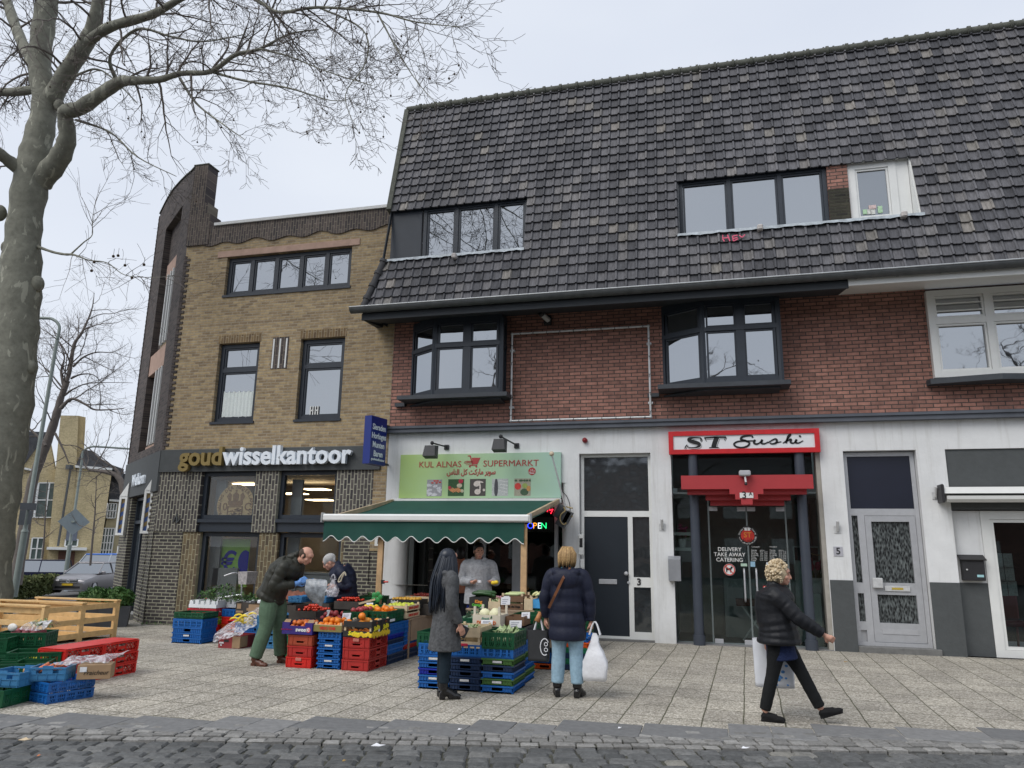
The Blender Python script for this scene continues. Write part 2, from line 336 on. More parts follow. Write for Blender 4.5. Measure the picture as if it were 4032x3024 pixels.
M_white=mat('white_plaster',(.72,.73,.73),.85,.07,2.2,bump=.25,bscale=20)
def grime(m):
 n,l=m.node_tree.nodes,m.node_tree.links;p=n['Principled BSDF'];src=p.inputs['Base Color'].links[0].from_socket;g=n.new('ShaderNodeNewGeometry');mp_=n.new('ShaderNodeMapping');mp_.inputs['Scale'].default_value=(7,7,.5);l.new(g.outputs['Position'],mp_.inputs[0])
 t=n.new('ShaderNodeTexNoise');t.inputs['Scale'].default_value=1;t.inputs['Detail'].default_value=7;t.inputs['Roughness'].default_value=.7;l.new(mp_.outputs[0],t.inputs[0]);a=n.new('ShaderNodeMapRange');a.inputs[1].default_value=.52;a.inputs[2].default_value=.78;a.inputs[4].default_value=.5;l.new(t.outputs['Fac'],a.inputs[0])
 s=n.new('ShaderNodeSeparateXYZ');l.new(g.outputs['Position'],s.inputs[0]);b=n.new('ShaderNodeMapRange');b.inputs[1].default_value=.45;b.inputs[2].default_value=.0;b.inputs[3].default_value=0;b.inputs[4].default_value=.45;l.new(s.outputs['Z'],b.inputs[0]);t2=n.new('ShaderNodeTexNoise');t2.inputs['Scale'].default_value=9;t2.inputs['Detail'].default_value=6;l.new(g.outputs['Position'],t2.inputs[0]);c=n.new('ShaderNodeMath');c.operation='MULTIPLY';l.new(b.outputs[0],c.inputs[0]);l.new(t2.outputs['Fac'],c.inputs[1])
 d=n.new('ShaderNodeMath');d.use_clamp=True;l.new(a.outputs[0],d.inputs[0]);l.new(c.outputs[0],d.inputs[1]);x=n.new('ShaderNodeMixRGB');x.inputs[2].default_value=(.34,.33,.29,1);l.new(d.outputs[0],x.inputs[0]);l.new(src,x.inputs[1]);l.new(x.outputs[0],p.inputs['Base Color'])
grime(M_white)
M_wframe=mat('white_paint',(.74,.75,.73),.45,.04,3)
M_char=mat('charcoal_render',(.075,.082,.084),.85,.08,8,bump=.4,bscale=18)
M_dframe=mat('anthracite_paint',(.022,.030,.042),.42,.10,6)
M_grey=mat('grey_fascia_paint',(.088,.098,.118),.6,.18,2.2)
M_dsoff=mat('dark_soffit_boards',(.022,.027,.033),.7,.1,5)
M_zinc=mat('weathered_zinc_gutter',(.085,.092,.095),.55,.22,6,metal=.3)
M_lead=mat('lead_flashing',(.36,.40,.43),.6,.30,9,metal=.2,bump=.6,bscale=14)
M_sand=mat('pink_sandstone',(.44,.30,.235),.85,.14,5,bump=.3)
M_mossy=mat('mossy_ridge',(.10,.105,.088),.95,.25,12,bump=.5)
M_alu=mat('brushed_aluminium',(.50,.51,.53),.42,.07,8,metal=.35)
M_galv=mat('galvanised_tube',(.62,.63,.63),.45,.16,14,metal=.3)
M_black=mat('black_plastic',(.02,.02,.022),.5,.1,10)
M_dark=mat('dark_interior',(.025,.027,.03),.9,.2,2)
M_room=mat('shop_wall',(.30,.31,.31),.85,.08,2)
M_floor=mat('shop_floor',(.20,.20,.20),.5,.15,3)
M_pane=glass_mirror('upper_window_glass')
M_paneD=glass_mirror('dim_window_glass',(.05,.06,.07),.30)
M_clear=glass_clear('shop_glass',(.95,.97,.97),1.5,.8)
M_clear2=glass_clear('toughened_glass',(.78,.85,.84),1.5,1.3)
M_tile=island_mat('roof_tile',[(0,(.052,.053,.060)),(.35,(.080,.081,.090)),(.80,(.118,.117,.126)),(.95,(.15,.145,.145)),(.985,(.175,.165,.15)),(1,(.215,.20,.185))],rough=.72,noise_amt=.42,nscale=26,bump=.25,streak=True,big=.24)
# ground
def ground_grid(name,xs,ys,dz,m):
 mb=MB();nx,ny=len(xs),len(ys)
 mb.v=[(x,y,gz(x,y)+dz)for y in ys for x in xs]
 mb.f=[(j*nx+i,j*nx+i+1,(j+1)*nx+i+1,(j+1)*nx+i)for j in range(ny-1)for i in range(nx-1)];mb.m=[0]*len(mb.f)
 return tag(mb.build(name,m),kind='structure')
ground_grid('ground',[-900,-200,-60,-37,-27,-21,-15,-12,-1,10,60,900],[-900,-200,-60,0,7,12,14,22,60,200,900],-.16,M_asph)
def kline(x):return 7.475+.2655*x
def pave_mesh():
 mb=MB();xs=[-13+.5*i for i in range(52)]
 rows=[]
 for x in xs:
  y0=kline(x)+.06
  top=19.0 if x<-12 else 14.9
  ys=[y0+(top-y0)*t for t in(0,.15,.3,.45,.6,.75,.9,1)]
  rows.append([(x,y,gz(x,y))for y in ys])
 n=8
 for r in rows:mb.v+=r
 for i in range(len(xs)-1):
  for j in range(n-1):mb.f.append((i*n+j,(i+1)*n+j,(i+1)*n+j+1,i*n+j+1));mb.m.append(0)
 return tag(mb.build('pavement',M_agg),kind='structure')
pave_mesh()
def stone(mb,cx,cy,w_,d_,z,h,ang,rnd,dome=.012,top=.82):
 ca,sa=math.cos(ang),math.sin(ang)
 def P(u,v,zz):return(cx+u*ca-v*sa,cy+u*sa+v*ca,zz)
 j=lambda s_:(random.random()-.5)*s_
 c=[(-w_/2+j(rnd),-d_/2+j(rnd)),(w_/2+j(rnd),-d_/2+j(rnd)),(w_/2+j(rnd),d_/2+j(rnd)),(-w_/2+j(rnd),d_/2+j(rnd))]
 tz=z+j(.012)
 vs=[P(u,v,z-h)for u,v in c]+[P(u,v,tz-dome*1.2)for u,v in c]+[P(u*top,v*top,tz-dome*.15+j(.004))for u,v in c]+[P(j(.01),j(.01),tz+dome*.3)]
 fs=[(0,1,5,4),(1,2,6,5),(2,3,7,6),(3,0,4,7),(4,5,9,8),(5,6,10,9),(6,7,11,10),(7,4,8,11),(8,9,12),(9,10,12),(10,11,12),(11,8,12)]
 mb.add(vs,fs)
def street():
 A=math.atan(.2655);ca,sa=math.cos(A),math.sin(A)
 def pos(u,v):return(u*ca-v*sa,7.475+u*sa+v*ca)
 sb=MB()
 for k in range(-18,14):
  x0=k*.77+.1;xm=x0+.385;yc=kline(xm)
  y1=yc+.39+.05*math.sin(k*2.1);y0=y1-.47
  for h in(0,1):
   xa=x0+.385*h*1.0
   if h and k%3:continue
   wd=.385 if k%3==0 else .77
   z=.006+random.random()*.004
   sb.bbox(xa+.004,xa+wd-.004,y0,y1,-.08,z,.005)
 tag(sb.build('kerb',M_slab),kind='structure')
 st=MB()
 for r in range(5):
  v=-.345+r*.105
  u=-14+random.random()*.1
  while u<13:
   wd=.125+random.random()*.05;x,y=pos(u+wd/2,v)
   stone(st,x,y,wd-.012,.095,.0+(0.004 if r else-.008),.08,A+(random.random()-.5)*.06,.016,.006,.88)
   u+=wd
 tag(st.build('gutter_setts',M_sett),kind='structure')
 cb=MB();v=-.475;r=0
 while v>-4.6:
  u=-13.5+(r%2)*.11
  while u<9:
   wd=.17+random.random()*.085;x,y=pos(u+wd/2,v)
   if y>3.4:stone(cb,x,y,wd-.016,.135+random.random()*.01,-.022,.07,A+(random.random()-.5)*.07,.024,.016,.80)
   u+=wd
  v-=.152;r+=1
 tag(cb.build('cobbled_road',M_cob),kind='structure')
 ja=MB();p=[pos(-14,-.39),pos(14,-.39),pos(14,-12),pos(-14,-12)]
 ja.quad(*[(x,y,-.045)for x,y in(p[3],p[2],p[1],p[0])]);p=[pos(-14,.2),pos(14,.2),pos(14,-.39),pos(-14,-.39)]
 ja.quad(*[(x,y,-.022)for x,y in(p[3],p[2],p[1],p[0])])
 tag(ja.build('road_bed',M_joint),kind='structure')
street()
# walls with openings
def wall_xz(mb,x0,x1,z0,z1,Y,holes,depth=.22,back=True):
 xs=sorted({x0,x1,*[h[0]for h in holes],*[h[1]for h in holes]});zs=sorted({z0,z1,*[h[2]for h in holes],*[h[3]for h in holes]})
 xs=[x for x in xs if x0<=x<=x1];zs=[z for z in zs if z0<=z<=z1]
 for i in range(len(xs)-1):
  for j in range(len(zs)-1):
   cx,cz=(xs[i]+xs[i+1])/2,(zs[j]+zs[j+1])/2
   if any(h[0]<cx<h[1]and h[2]<cz<h[3]for h in holes):continue
   mb.quad((xs[i],Y,zs[j]),(xs[i+1],Y,zs[j]),(xs[i+1],Y,zs[j+1]),(xs[i],Y,zs[j+1]))
   if back:mb.quad((xs[i+1],Y+depth,zs[j]),(xs[i],Y+depth,zs[j]),(xs[i],Y+depth,zs[j+1]),(xs[i+1],Y+depth,zs[j+1]))
 for a,b,c,d in holes:
  mb.quad((a,Y,c),(a,Y,d),(a,Y+depth,d),(a,Y+depth,c));mb.quad((b,Y,c),(b,Y+depth,c),(b,Y+depth,d),(b,Y,d))
  mb.quad((a,Y,d),(b,Y,d),(b,Y+depth,d),(a,Y+depth,d));mb.quad((a,Y,c),(a,Y+depth,c),(b,Y+depth,c),(b,Y,c))
def frame(mb,x0,x1,z0,z1,Y,fw,d,vs=(),hs=(),bw=None):
 bw=bw or fw
 mb.box(x0,x0+fw,Y,Y+d,z0,z1);mb.box(x1-fw,x1,Y,Y+d,z0,z1)
 mb.box(x0+fw,x1-fw,Y+.001,Y+d,z1-fw,z1);mb.box(x0+fw,x1-fw,Y+.001,Y+d,z0,z0+fw)
 for v in vs:mb.box(v-bw/2,v+bw/2,Y+.002,Y+d,z0+fw,z1-fw)
 for h in hs:mb.box(x0+fw,x1-fw,Y+.004,Y+d-.002,h-bw/2,h+bw/2)
def window(parent,x0,x1,z0,z1,Y,fm,gm,fw=.07,d=.09,vs=(),hs=(),sill=None,sash=.035,name='window',label=None):
 mb=MB();frame(mb,x0,x1,z0,z1,Y,fw,d,vs,hs)
 xs=[x0+fw]+[q for v in vs for q in(v-fw/2,v+fw/2)]+[x1-fw];zs=[z0+fw]+[q for h in hs for q in(h-fw/2,h+fw/2)]+[z1-fw]
 if sash:
  for i in range(0,len(xs),2):
   for j in range(0,len(zs),2):frame(mb,xs[i]+.004,xs[i+1]-.004,zs[j]+.004,zs[j+1]-.004,Y+.022,sash,d-.05)
 w_=mb.build(name,fm,parent)
 if label:w_['label']=label
 g=MB();g.box(x0+fw*.5,x1-fw*.5,Y+d*.55,Y+d*.55+.01,z0+fw*.5,z1-fw*.5);g.build('pane',gm,w_)
 if sill:
  s=MB();s.box(x0-.03,x1+.03,Y-sill,Y+.02,z0-.055,z0-.002);s.build('sill',fm,w_)
 return w_
def rectF(a,b,Y):p=F(*a,Y);q=F(*b,Y);return p.x,q.x,q.z,p.z
WY=14.4
# corner building of yellow and dark brick
LB=thing('corner_building','three-storey yellow brick corner building with dark brick corner tower and shop on its ground floor','building',(-9.2,14.4,0))
XC=-11.99;XR=-6.44
CU=Vector((-.777,.629,0)).normalized()
def C(s,z,out=0):
 n=Vector((-CU.y,CU.x,0));n=n if n.y<0 else-n
 p=Vector((XC,WY,z))+CU*s+n*out;return p
def cbox(mb,s0,s1,z0,z1,o0,o1):mb.hexa([C(s0,z0,o0),C(s1,z0,o0),C(s1,z0,o1),C(s0,z0,o1),C(s0,z1,o0),C(s1,z1,o0),C(s1,z1,o1),C(s0,z1,o1)])
CL=4.18;BZ=-.12
w2=rectF(cE(585,460),cE(1160,655),WY)
w1a=rectF(cE(540,893),cE(705,1265),WY);w1b=rectF(cE(928,868),cE(1110,1252),WY)
vent=rectF(cE(796,868),cE(862,1005),WY)
zf0,zf1=3.20,3.70
z2a,z2b=F(*cE(568,678)).z,F(*cE(1168,436)).z
x2a,x2b=F(*cE(576,600)).x,F(*cE(1163,540)).x
x1a,x1b=F(*cE(530,1080)).x,F(*cE(722,1080)).x;x1c,x1d=F(*cE(916,1060)).x,F(*cE(1124,1060)).x
z1a,z1b=F(*cE(600,1266)).z,F(*cE(640,888)).z
parap=9.12
wl_=MB();wall_xz(wl_,XC,XR,zf1,8.72,WY,[(x2a,x2b,z2a,z2b),(x1a,x1b,z1a,z1b),(x1c,x1d,z1a,z1b)],.2)
wl_.build('wall',M_yel,LB)
pb=MB();N=90
def wavez(x):return 8.66+.045*math.sin((x-XC)*7.4)+.02*math.sin((x-XC)*3.7+1)
for i in range(N):
 a=XC+(XR-XC)*i/N;b=XC+(XR-XC)*(i+1)/N
 pb.add([(a,WY-.03,wavez(a)),(b,WY-.03,wavez(b)),(b,WY-.03,parap),(a,WY-.03,parap),(a,WY+.2,wavez(a)),(b,WY+.2,wavez(b)),(b,WY+.2,parap),(a,WY+.2,parap)],[(0,1,2,3),(0,4,5,1),(3,2,6,7)])
pb.build('parapet',M_blkVt,LB)
pt=MB();pt.box(XC+.75,XR+.12,WY-.07,WY+.35,parap,parap+.07);pt.build('parapet_cap',mat('pale_coping',(.66,.67,.66),.6,.08),LB)
pr=MB();pr.box(XR-.14,XR-.002,WY-.034,WY+.2,7.5,parap-.003);pr.build('pier',brick_mat('brown_brick',(.17,.11,.08),(.10,.07,.06),(.28,.23,.17),bh=.064,msize=.009),LB)
body=MB();body.quad((XC,WY+.2,parap-.3),(XR,WY+.2,parap-.3),(XR,24,parap-.3),(XC-5,24,parap-.3))
body.quad((XR+.01,WY+.3,0),(XR+.01,24,0),(XR+.01,24,parap-.3),(XR+.01,WY+.3,parap-.3))
body.build('flat_roof',M_asph,LB)
window(LB,x2a+.005,x2b-.005,z2a+.05,z2b-.005,WY+.09,M_dframe,M_pane,.085,.09,vs=[x2a+(x2b-x2a)*k/5 for k in(1,2,3,4)],sill=.12)
lt=MB();p=F(*cE(545,475));q=F(*cE(1207,412));lt.bbox(p.x,q.x,WY-.025,WY+.1,z2b+.002,z2b+.16,.008);lt.build('lintel',M_sand,LB)
for a,b in((x1a,x1b),(x1c,x1d)):
 window(LB,a+.005,b-.005,z1a+.05,z1b-.005,WY+.10,M_dframe,M_pane,.09,.1,hs=[z1a+(z1b-z1a)*.67],sill=.13)
 so_=MB();so_.box(a-.03,b+.03,WY-.006,WY+.04,z1b+.002,z1b+.19);so_.build('lintel',brick_mat('soldier_brick_%d'%int(a*10),(.26,.18,.09),(.15,.10,.06),(.33,.27,.18),bw=.3,bh=.066,vertical=True,msize=.009),LB)
cu=MB();n_=40;xa,xb=x1a+.16,x1b-.14;zt=z1a+.78;zb=z1a+.17
for i in range(n_):
 a=xa+(xb-xa)*i/n_;b=xa+(xb-xa)*(i+1)/n_
 ya=WY+.128+.006*math.sin(i*1.3);yb=WY+.128+.006*math.sin((i+1)*1.3)
 sc_=zt-.035*abs(math.sin(i/n_*math.pi*6));cu.quad((a,ya,zb+.02*math.sin(i*.5)),(b,yb,zb+.02*math.sin((i+1)*.5)),(b,yb,sc_),(a,ya,sc_))
lace=tag(cu.build('lace_curtain',mat('white_lace',(.70,.76,.74),.9,.1,30,bump=.8,bscale=60)),'white half-height lace curtain in the left first-floor window of the yellow brick wall','curtain')
ih=MB()
for k,x in enumerate((x1c+.28,x1c+.40)):
 x-=0;ih.box(x,x+.025,WY+.12,WY+.135,z1a+.17,z1a+.36);ih.box(x+.06,x+.085,WY+.12,WY+.135,z1a+.17,z1a+.36);ih.box(x+.02,x+.065,WY+.12,WY+.135,z1a+.25,z1a+.28)
tag(ih.build('candle_holder',M_wframe),'small white candle holders on the sill of the right first-floor window','ornament')
vm_=MB();vx0,vx1,vz0,vz1=F(*cE(798,940)).x,F(*cE(866,940)).x,F(*cE(830,1006)).z,F(*cE(830,868)).z
for k in range(3):
 x=vx0+k*(vx1-vx0-.045)/2;vm_.box(x,x+.035,WY-.02,WY+.02,vz0,vz1-.01)
vo=vm_.build('relief',M_wframe,LB);vk=MB();vk.box(vx0-.02,vx1+.02,WY-.008,WY+.015,vz0-.02,vz1+.03);vk.build('relief_ground',M_blkVt,vo)
# fascia band of the shop
fb=MB();fb.box(XC+.001,XR-.15,WY-.05,WY+.15,zf0,zf1);fb.build('fascia',M_char,LB)
zr=F(*cW(1900,230)).x
def gX(px,py):return F(px,py,WY).x
u1=(gX(*cW(205,560)),gX(*cW(745,450)),F(*cW(400,845)).z,zf0)
u2=(gX(*cW(955,560)),gX(*cW(1530,450)),F(*cW(1000,848)).z,zf0)
zmid=F(*cW(500,848)).z
l1=(gX(*cO(770,1100)),gX(*cA(1108,760)),.30,zmid);l2=(gX(*cA(1190,760)),gX(*cW(1570,1000)),.30,zmid)
gw=MB();wall_xz(gw,XC,XR-.0,zmid,zf0,WY,[(u1[0],u1[1],zmid,zf0),(u2[0],u2[1],zmid,zf0),(zr,XR+1,zmid-1,zf0+1)],.25)
gw.build('wall',M_blkV,LB)
yx=MB();wall_xz(yx,zr,XR,zmid-.35,zf1,WY-.002,[],.2);yx.build('wall',M_yel,LB)
tanx0=gX(*cO(650,900));tan2=gX(*cW(1600,1000))
gl=MB();gl.box(XC,tanx0,WY+.02,WY+.25,BZ,zmid-.001);gl.build('wall',M_blk,LB)
gl=MB();gl.box(tan2,XR,WY+.02,WY+.25,BZ,zmid-.001);gl.build('wall',M_blk,LB)
gt=MB();wall_xz(gt,tanx0,tan2,BZ,zmid-.001,WY+.035,[(l1[0],l1[1],.3,zmid-.001),(l2[0],l2[1],.3,zmid-.001)],.22);gt.build('wall',M_tanV,LB)
for(a,b,c,d)in(u1,u2):
 window(LB,a+.003,b-.003,c+.28,d-.003,WY+.10,M_dframe,M_clear,.085,.1,sash=.0,name='shop_window')
 pn=MB();pn.box(a+.003,b-.003,WY+.06,WY+.2,c+.003,c+.275);pn.box(a+.003,b-.003,WY+.0,WY+.06,c+.20,c+.272);pn.build('spandrel',M_dframe,LB)
for(a,b,c,d)in(l1,l2):window(LB,a+.003,b-.003,c+.003,d-.004,WY+.12,M_dframe,M_clear,.09,.1,sash=0,name='shop_window')
rm=MB();rx0,rx1=XC+.5,XR-.25
rm.quad((rx0,WY+3.6,0),(rx1,WY+3.6,0),(rx1,WY+3.6,3.15),(rx0,WY+3.6,3.15));rm.quad((rx0,WY+.3,0),(rx0,WY+3.6,0),(rx0,WY+3.6,3.15),(rx0,WY+.3,3.15));rm.quad((rx1,WY+.3,0),(rx1,WY+3.6,0),(rx1,WY+3.6,3.15),(rx1,WY+.3,3.15))
rm.quad((rx0,WY+.26,3.15),(rx1,WY+.26,3.15),(rx1,WY+3.6,3.15),(rx0,WY+3.6,3.15));rm.build('shop_room',mat('brown_shop_wall',(.16,.15,.135),.9,.2,1.5),LB)
rf_=MB();rf_.box(rx0,rx1,WY+.3,WY+3.6,-.02,.02);rf_.build('shop_floor',M_floor,LB)
for a in(u1[0],u2[0]):wp=MB();wp.box(a+.10,a+.36,WY+.42,WY+.47,.1,3.05);wp.build('window_lining',M_room,LB)
M_lamp=emit('ceiling_lamp',(1,.76,.45),5.0)
for px,py in((cW(425,428)),(cW(690,388)),(cW(1135,478)),(cW(1355,436)),(cW(1395,540))):
 d=ray(px,py);pz=F(px,py,WY+2.2)
 lm=MB();lm.bbox(pz.x-.34,pz.x+.26,pz.y-.22,pz.y+.22,pz.z-.005,pz.z+.012,.004)
 tag(lm.build('ceiling_light',M_lamp),{425:'flat warm ceiling light left of the gold coin poster',690:'flat warm ceiling light above the gold coin poster',1135:'smallest and leftmost flat warm light in the right upper shop window',1355:'highest flat warm light in the right upper shop window',1395:'lowest flat warm light in the right upper shop window'}[round((px-700)/.4069)],'lamp',group='lit ceiling panels inside the gold shop')
M_gold=mat('printed_gold',(.78,.56,.27),.7,.2,9);M_gold2=mat('printed_bronze',(.36,.20,.09),.7,.3,30)
c0=F(*cW(557,590),WY+.27);rr=F(*cW(735,600),WY+.27).x-c0.x
cp_=MB();cp_.slab([(c0.x+rr*math.cos(a),WY+.27,max(c0.z+rr*math.sin(a),u1[2]+.33))for a in[2*math.pi*k/48 for k in range(48)]],(0,.015,0))
coin=tag(cp_.build('coin_poster',M_gold),'large round gold coin picture with crown and 10 C in the left upper shop window','poster')
cd_=MB();yy=WY+.262
def dec(pts):cd_.slab([(c0.x+rr*x,yy,c0.z+rr*z)for x,z in pts],(0,.005,0))
dec([(-.40,.22),(.40,.22),(.40,.05),(.30,-.02),(-.30,-.02),(-.40,.05)]);dec([(-.36,.2),(-.5,.42),(-.36,.62),(-.24,.5),(-.26,.22)]);dec([(.36,.2),(.5,.42),(.36,.62),(.24,.5),(.26,.22)])
dec([(-.13,.2),(-.17,.5),(0,.66),(.17,.5),(.13,.2)])
for x in(-.32,0,.32):dec([(x-.05,.66),(x+.05,.66),(x+.05,.74),(x-.05,.74)])
for x0_,x1_,z0_,z1_ in((-.42,-.36,-.55,-.05),(.36,.42,-.55,-.05),(-.42,.42,-.09,-.04),(-.42,.42,-.30,-.27)):dec([(x0_,z0_),(x1_,z0_),(x1_,z1_),(x0_,z1_)])
for k in range(26):
 x,z=random.uniform(-.33,.33),random.uniform(-.52,-.1);r_=random.uniform(.03,.075);a0=random.random()*3
 dec([(x+r_*math.cos(a0+t)*1.5,z+r_*math.sin(a0+t)*.7)for t in(0,1.3,2.6,3.9,5.2)])
cd_.build('coin_relief',M_gold2,coin)
text('lettering','10',.24,(c0.x-rr*.68,yy+.002,c0.z-rr*.08),M_gold2,coin,off=.004);text('lettering','C',.24,(c0.x+rr*.68,yy+.002,c0.z-rr*.08),M_gold2,coin,off=.004)
for k,ch in enumerate('KONING DER NEDERLANDEN'):
 a=math.radians(205-k*10.9);p_=(c0.x+rr*.87*math.cos(a),yy+.002,c0.z+rr*.87*math.sin(a))
 if ch!=' ' and p_[2]>u1[2]+.40:text('lettering',ch,.11,p_,M_gold2,coin,right=(math.sin(a),0,-math.cos(a)),up=(math.cos(a),0,math.sin(a)),off=.002,resol=1)
M_lime=mat('lime_banner',(.30,.55,.11),.6,.12,4);M_blu=mat('royal_blue_print',(.010,.012,.36),.6,.1,4)
a=F(*cO(985,875),WY+.5);b=F(*cO(1180,1270),WY+.5)
bn=MB();bn.box(a.x-.02,b.x,WY+.5,WY+.52,b.z,a.z);ban=tag(bn.build('banner',M_lime),'lime green banner with big blue euro sign inside the lower left shop window','banner')
text('lettering','€',.60,(F(*cO(1022,1075),WY+.49).x+.05,WY+.488,F(*cO(1022,1070),WY+.49).z),M_blu,ban,off=.012)
oo=MB();c1=F(*cO(1172,1065),WY+.49)
oo.slab([(max(min(c1.x+.18*math.cos(t),b.x),c1.x-.18),WY+.488,c1.z+.26*math.sin(t))for t in[math.pi/2+math.pi*k/16 for k in range(17)]]+[(b.x,WY+.488,c1.z-.22),(b.x,WY+.488,c1.z+.22)],(0,.004,0));oo.build('lettering',M_blu,ban)
cn=MB();cn.bbox(l1[0]+.12,l1[0]+.75,WY+.42,WY+.8,.05,1.12,.01);tag(cn.build('counter',M_room),'pale grey box counter behind the lower left shop window','counter')
cn=MB();cn.bbox(l2[0]+.10,l2[1]-.12,WY+.45,WY+.9,.05,1.02,.01);cn.box(l2[0]+.08,l2[1]-.1,WY+.43,WY+.92,1.03,1.07);tag(cn.build('display_counter',M_room),'long pale grey counter behind the lower right shop window of the gold shop','counter')
# raised letters
M_gl=mat('gold_letter',(.26,.19,.065),.45,.06,5,metal=.3);M_wl=mat('white_letter',(.80,.86,.92),.4,.03,5)
p0=F(*cW(22,170),WY-.12);p1=F(*cW(440,170),WY-.12);p2=F(*cW(1690,120),WY-.12)
def fit_text(name,body,x0,x1,zbase,size,Y,m,parent,off,depth,**k):
 mb=text_mesh(body,size,Matrix.Identity(4),depth=depth,off=off,align='LEFT',**k)
 xs=[v[0]for v in mb.v];s=(x1-x0)/(max(xs)-min(xs));mn=min(xs)
 ys=[v[1]for v in mb.v]
 mb.v=[(x0+(v[0]-mn)*s,Y-v[2],zbase+v[1])for v in mb.v]
 mb.f=[tuple(reversed(f))for f in mb.f];mb.v=[(a_,b_,c_)for a_,b_,c_ in mb.v]
 return mb.build(name,m,parent)
sg=thing('raised_lettering','raised gold and white lettering goudwisselkantoor along the dark fascia above the shop windows','sign',(p0.x,WY-.1,3.3))
zbl=F(*cW(1100,205),WY-.12).z+.21
fit_text('lettering','goud',p0.x,p1.x-.01,zbl,.56,WY-.13,M_gl,sg,.016,.10)
fit_text('lettering','wisselkantoor',p1.x+.0,p2.x,zbl,.56,WY-.13,M_wl,sg,.016,.10)
# blue projecting sign
ps=thing('projecting_sign','tall royal blue projecting sign left of the green awning listing Sieraden Horloges Munten Baren','sign',(XR-.3,14.0,3.2))
xs_=F(*cE(1290,1340),13.9).x;zs0,zs1=F(*cE(1270,1462),13.9).z,F(*cE(1270,1235),13.9).z
bs=MB();a=F(*cE(1222,1330),13.62);bq=F(*cE(1326,1340),14.1)
ang=(bq-a);ang.z=0;ang.normalize();nn=Vector((ang.y,-ang.x,0));th=.13
def PS(s_,z,o):q=Vector((a.x,a.y,0))+ang*s_+nn*o;return(q.x,q.y,z)
wl2=(Vector((bq.x-a.x,bq.y-a.y,0))).length
a2=Vector((F(*cE(1255,1340),13.62).x,13.62,0));b2=Vector((F(*cE(1328,1340),14.15).x,14.15,0));u2_=(b2-a2).normalized();n2=Vector((u2_.y,-u2_.x,0));L2=(b2-a2).length
zt_,zb_=F(*cE(1258,1226),13.62).z,F(*cE(1250,1450),13.62).z
def P2(s_,o,z):q=a2+u2_*s_+n2*o;return(q.x,q.y,z)
bs.hexa([P2(0,0,zb_),P2(L2,0,zb_),P2(L2,-.17,zb_),P2(0,-.17,zb_),P2(0,0,zt_),P2(L2,0,zt_),P2(L2,-.17,zt_),P2(0,-.17,zt_)])
M_sblue=mat('blue_sign_paint',(.006,.022,.19),.35,.06,3)
bs.build('panel',M_sblue,ps)
br=MB()
for z in(zb_+.05,zt_-.12):br=MB();br.beam(P2(L2-.02,-.08,z),P2(L2+.22,-.08,z),.04,.04);br.build('bracket',M_black,ps)
for k,t_ in enumerate(('Sieraden','Horloges','Munten','Baren')):
 q=P2(L2*.5,.006,zt_-.22-k*(zt_-zb_)*.185);text('lettering',t_,.165,q,M_wl,ps,right=u2_,off=.004,sx=.8)
q=P2(L2*.5,.006,zb_+.10);text('lettering','goudwisselkantoor',.075,q,M_wl,ps,right=u2_,off=.001,sx=.8)
# chamfered side
def cwall(mb,s0,s1,z0,z1,holes=(),out=0,dep=.25):
 xs=sorted({s0,s1,*[h[0]for h in holes],*[h[1]for h in holes]});zs=sorted({z0,z1,*[h[2]for h in holes],*[h[3]for h in holes]})
 for i in range(len(xs)-1):
  for j in range(len(zs)-1):
   cx,cz=(xs[i]+xs[i+1])/2,(zs[j]+zs[j+1])/2
   if any(h[0]<cx<h[1]and h[2]<cz<h[3]for h in holes):continue
   mb.quad(C(xs[i+1],zs[j],out),C(xs[i],zs[j],out),C(xs[i],zs[j+1],out),C(xs[i+1],zs[j+1],out))
 for a,b,c,d in holes:
  mb.quad(C(a,c,out),C(a,d,out),C(a,d,out-dep),C(a,c,out-dep));mb.quad(C(b,c,out),C(b,c,out-dep),C(b,d,out-dep),C(b,d,out))
  mb.quad(C(a,d,out),C(b,d,out),C(b,d,out-dep),C(a,d,out-dep));mb.quad(C(a,c,out),C(a,c,out-dep),C(b,c,out-dep),C(b,c,out))
wz=[(4.0,5.92),(6.58,8.5)]
sA,sB=1.1,2.98
GC=[(0,10.80),(.5,10.87),(1,10.98),(1.7,11.10),(2.6,11.22),(3.3,11.21),(4.18,11.08)]
cw=MB();cwall(cw,0,CL,zf1,10.32,[(sA,sB,3.92,10.18)],0,.17);cw.build('wall',M_blkU,LB)
gb=MB()
n_=18
def gcurve(s_):
 for(a_,za_),(b_,zb_)in zip(GC[:-1],GC[1:]):
  if s_<=b_+1e-6:return za_+(zb_-za_)*(s_-a_)/(b_-a_)
 return GC[-1][1]
prev=None
for i in range(n_):
 a,b=CL*i/n_,CL*(i+1)/n_
 za,zb2=gcurve(a),gcurve(b)
 gb.hexa([C(b,10.32,.0),C(a,10.32,.0),C(a,10.32,-.4),C(b,10.32,-.4),C(b,zb2,.0),C(a,za,.0),C(a,za,-.4),C(b,zb2,-.4)])
gb.build('gable',M_blkU,LB)
gc=MB()
for i in range(n_):
 a,b=CL*i/n_,CL*(i+1)/n_;za,zb2=gcurve(a),gcurve(b)
 gc.hexa([C(b,zb2,.03),C(a,za,.03),C(a,za,-.35),C(b,zb2,-.35),C(b,zb2+.03,.03),C(a,za+.03,.03),C(a,za+.03,-.35),C(b,zb2+.03,-.35)])
gc.build('coping',M_mossy,LB)
sp_=MB();zE=lambda x,y:F(*cE(x,y),WY-.05)
x5=[zE(487,160).x-XC,zE(496,250).x-XC,zE(511,290).x-XC];st_=[(.0,x5[0],8.56,10.79),(x5[0],x5[1],8.56,zE(490,235).z),(x5[1],x5[2],8.56,zE(505,288).z)]
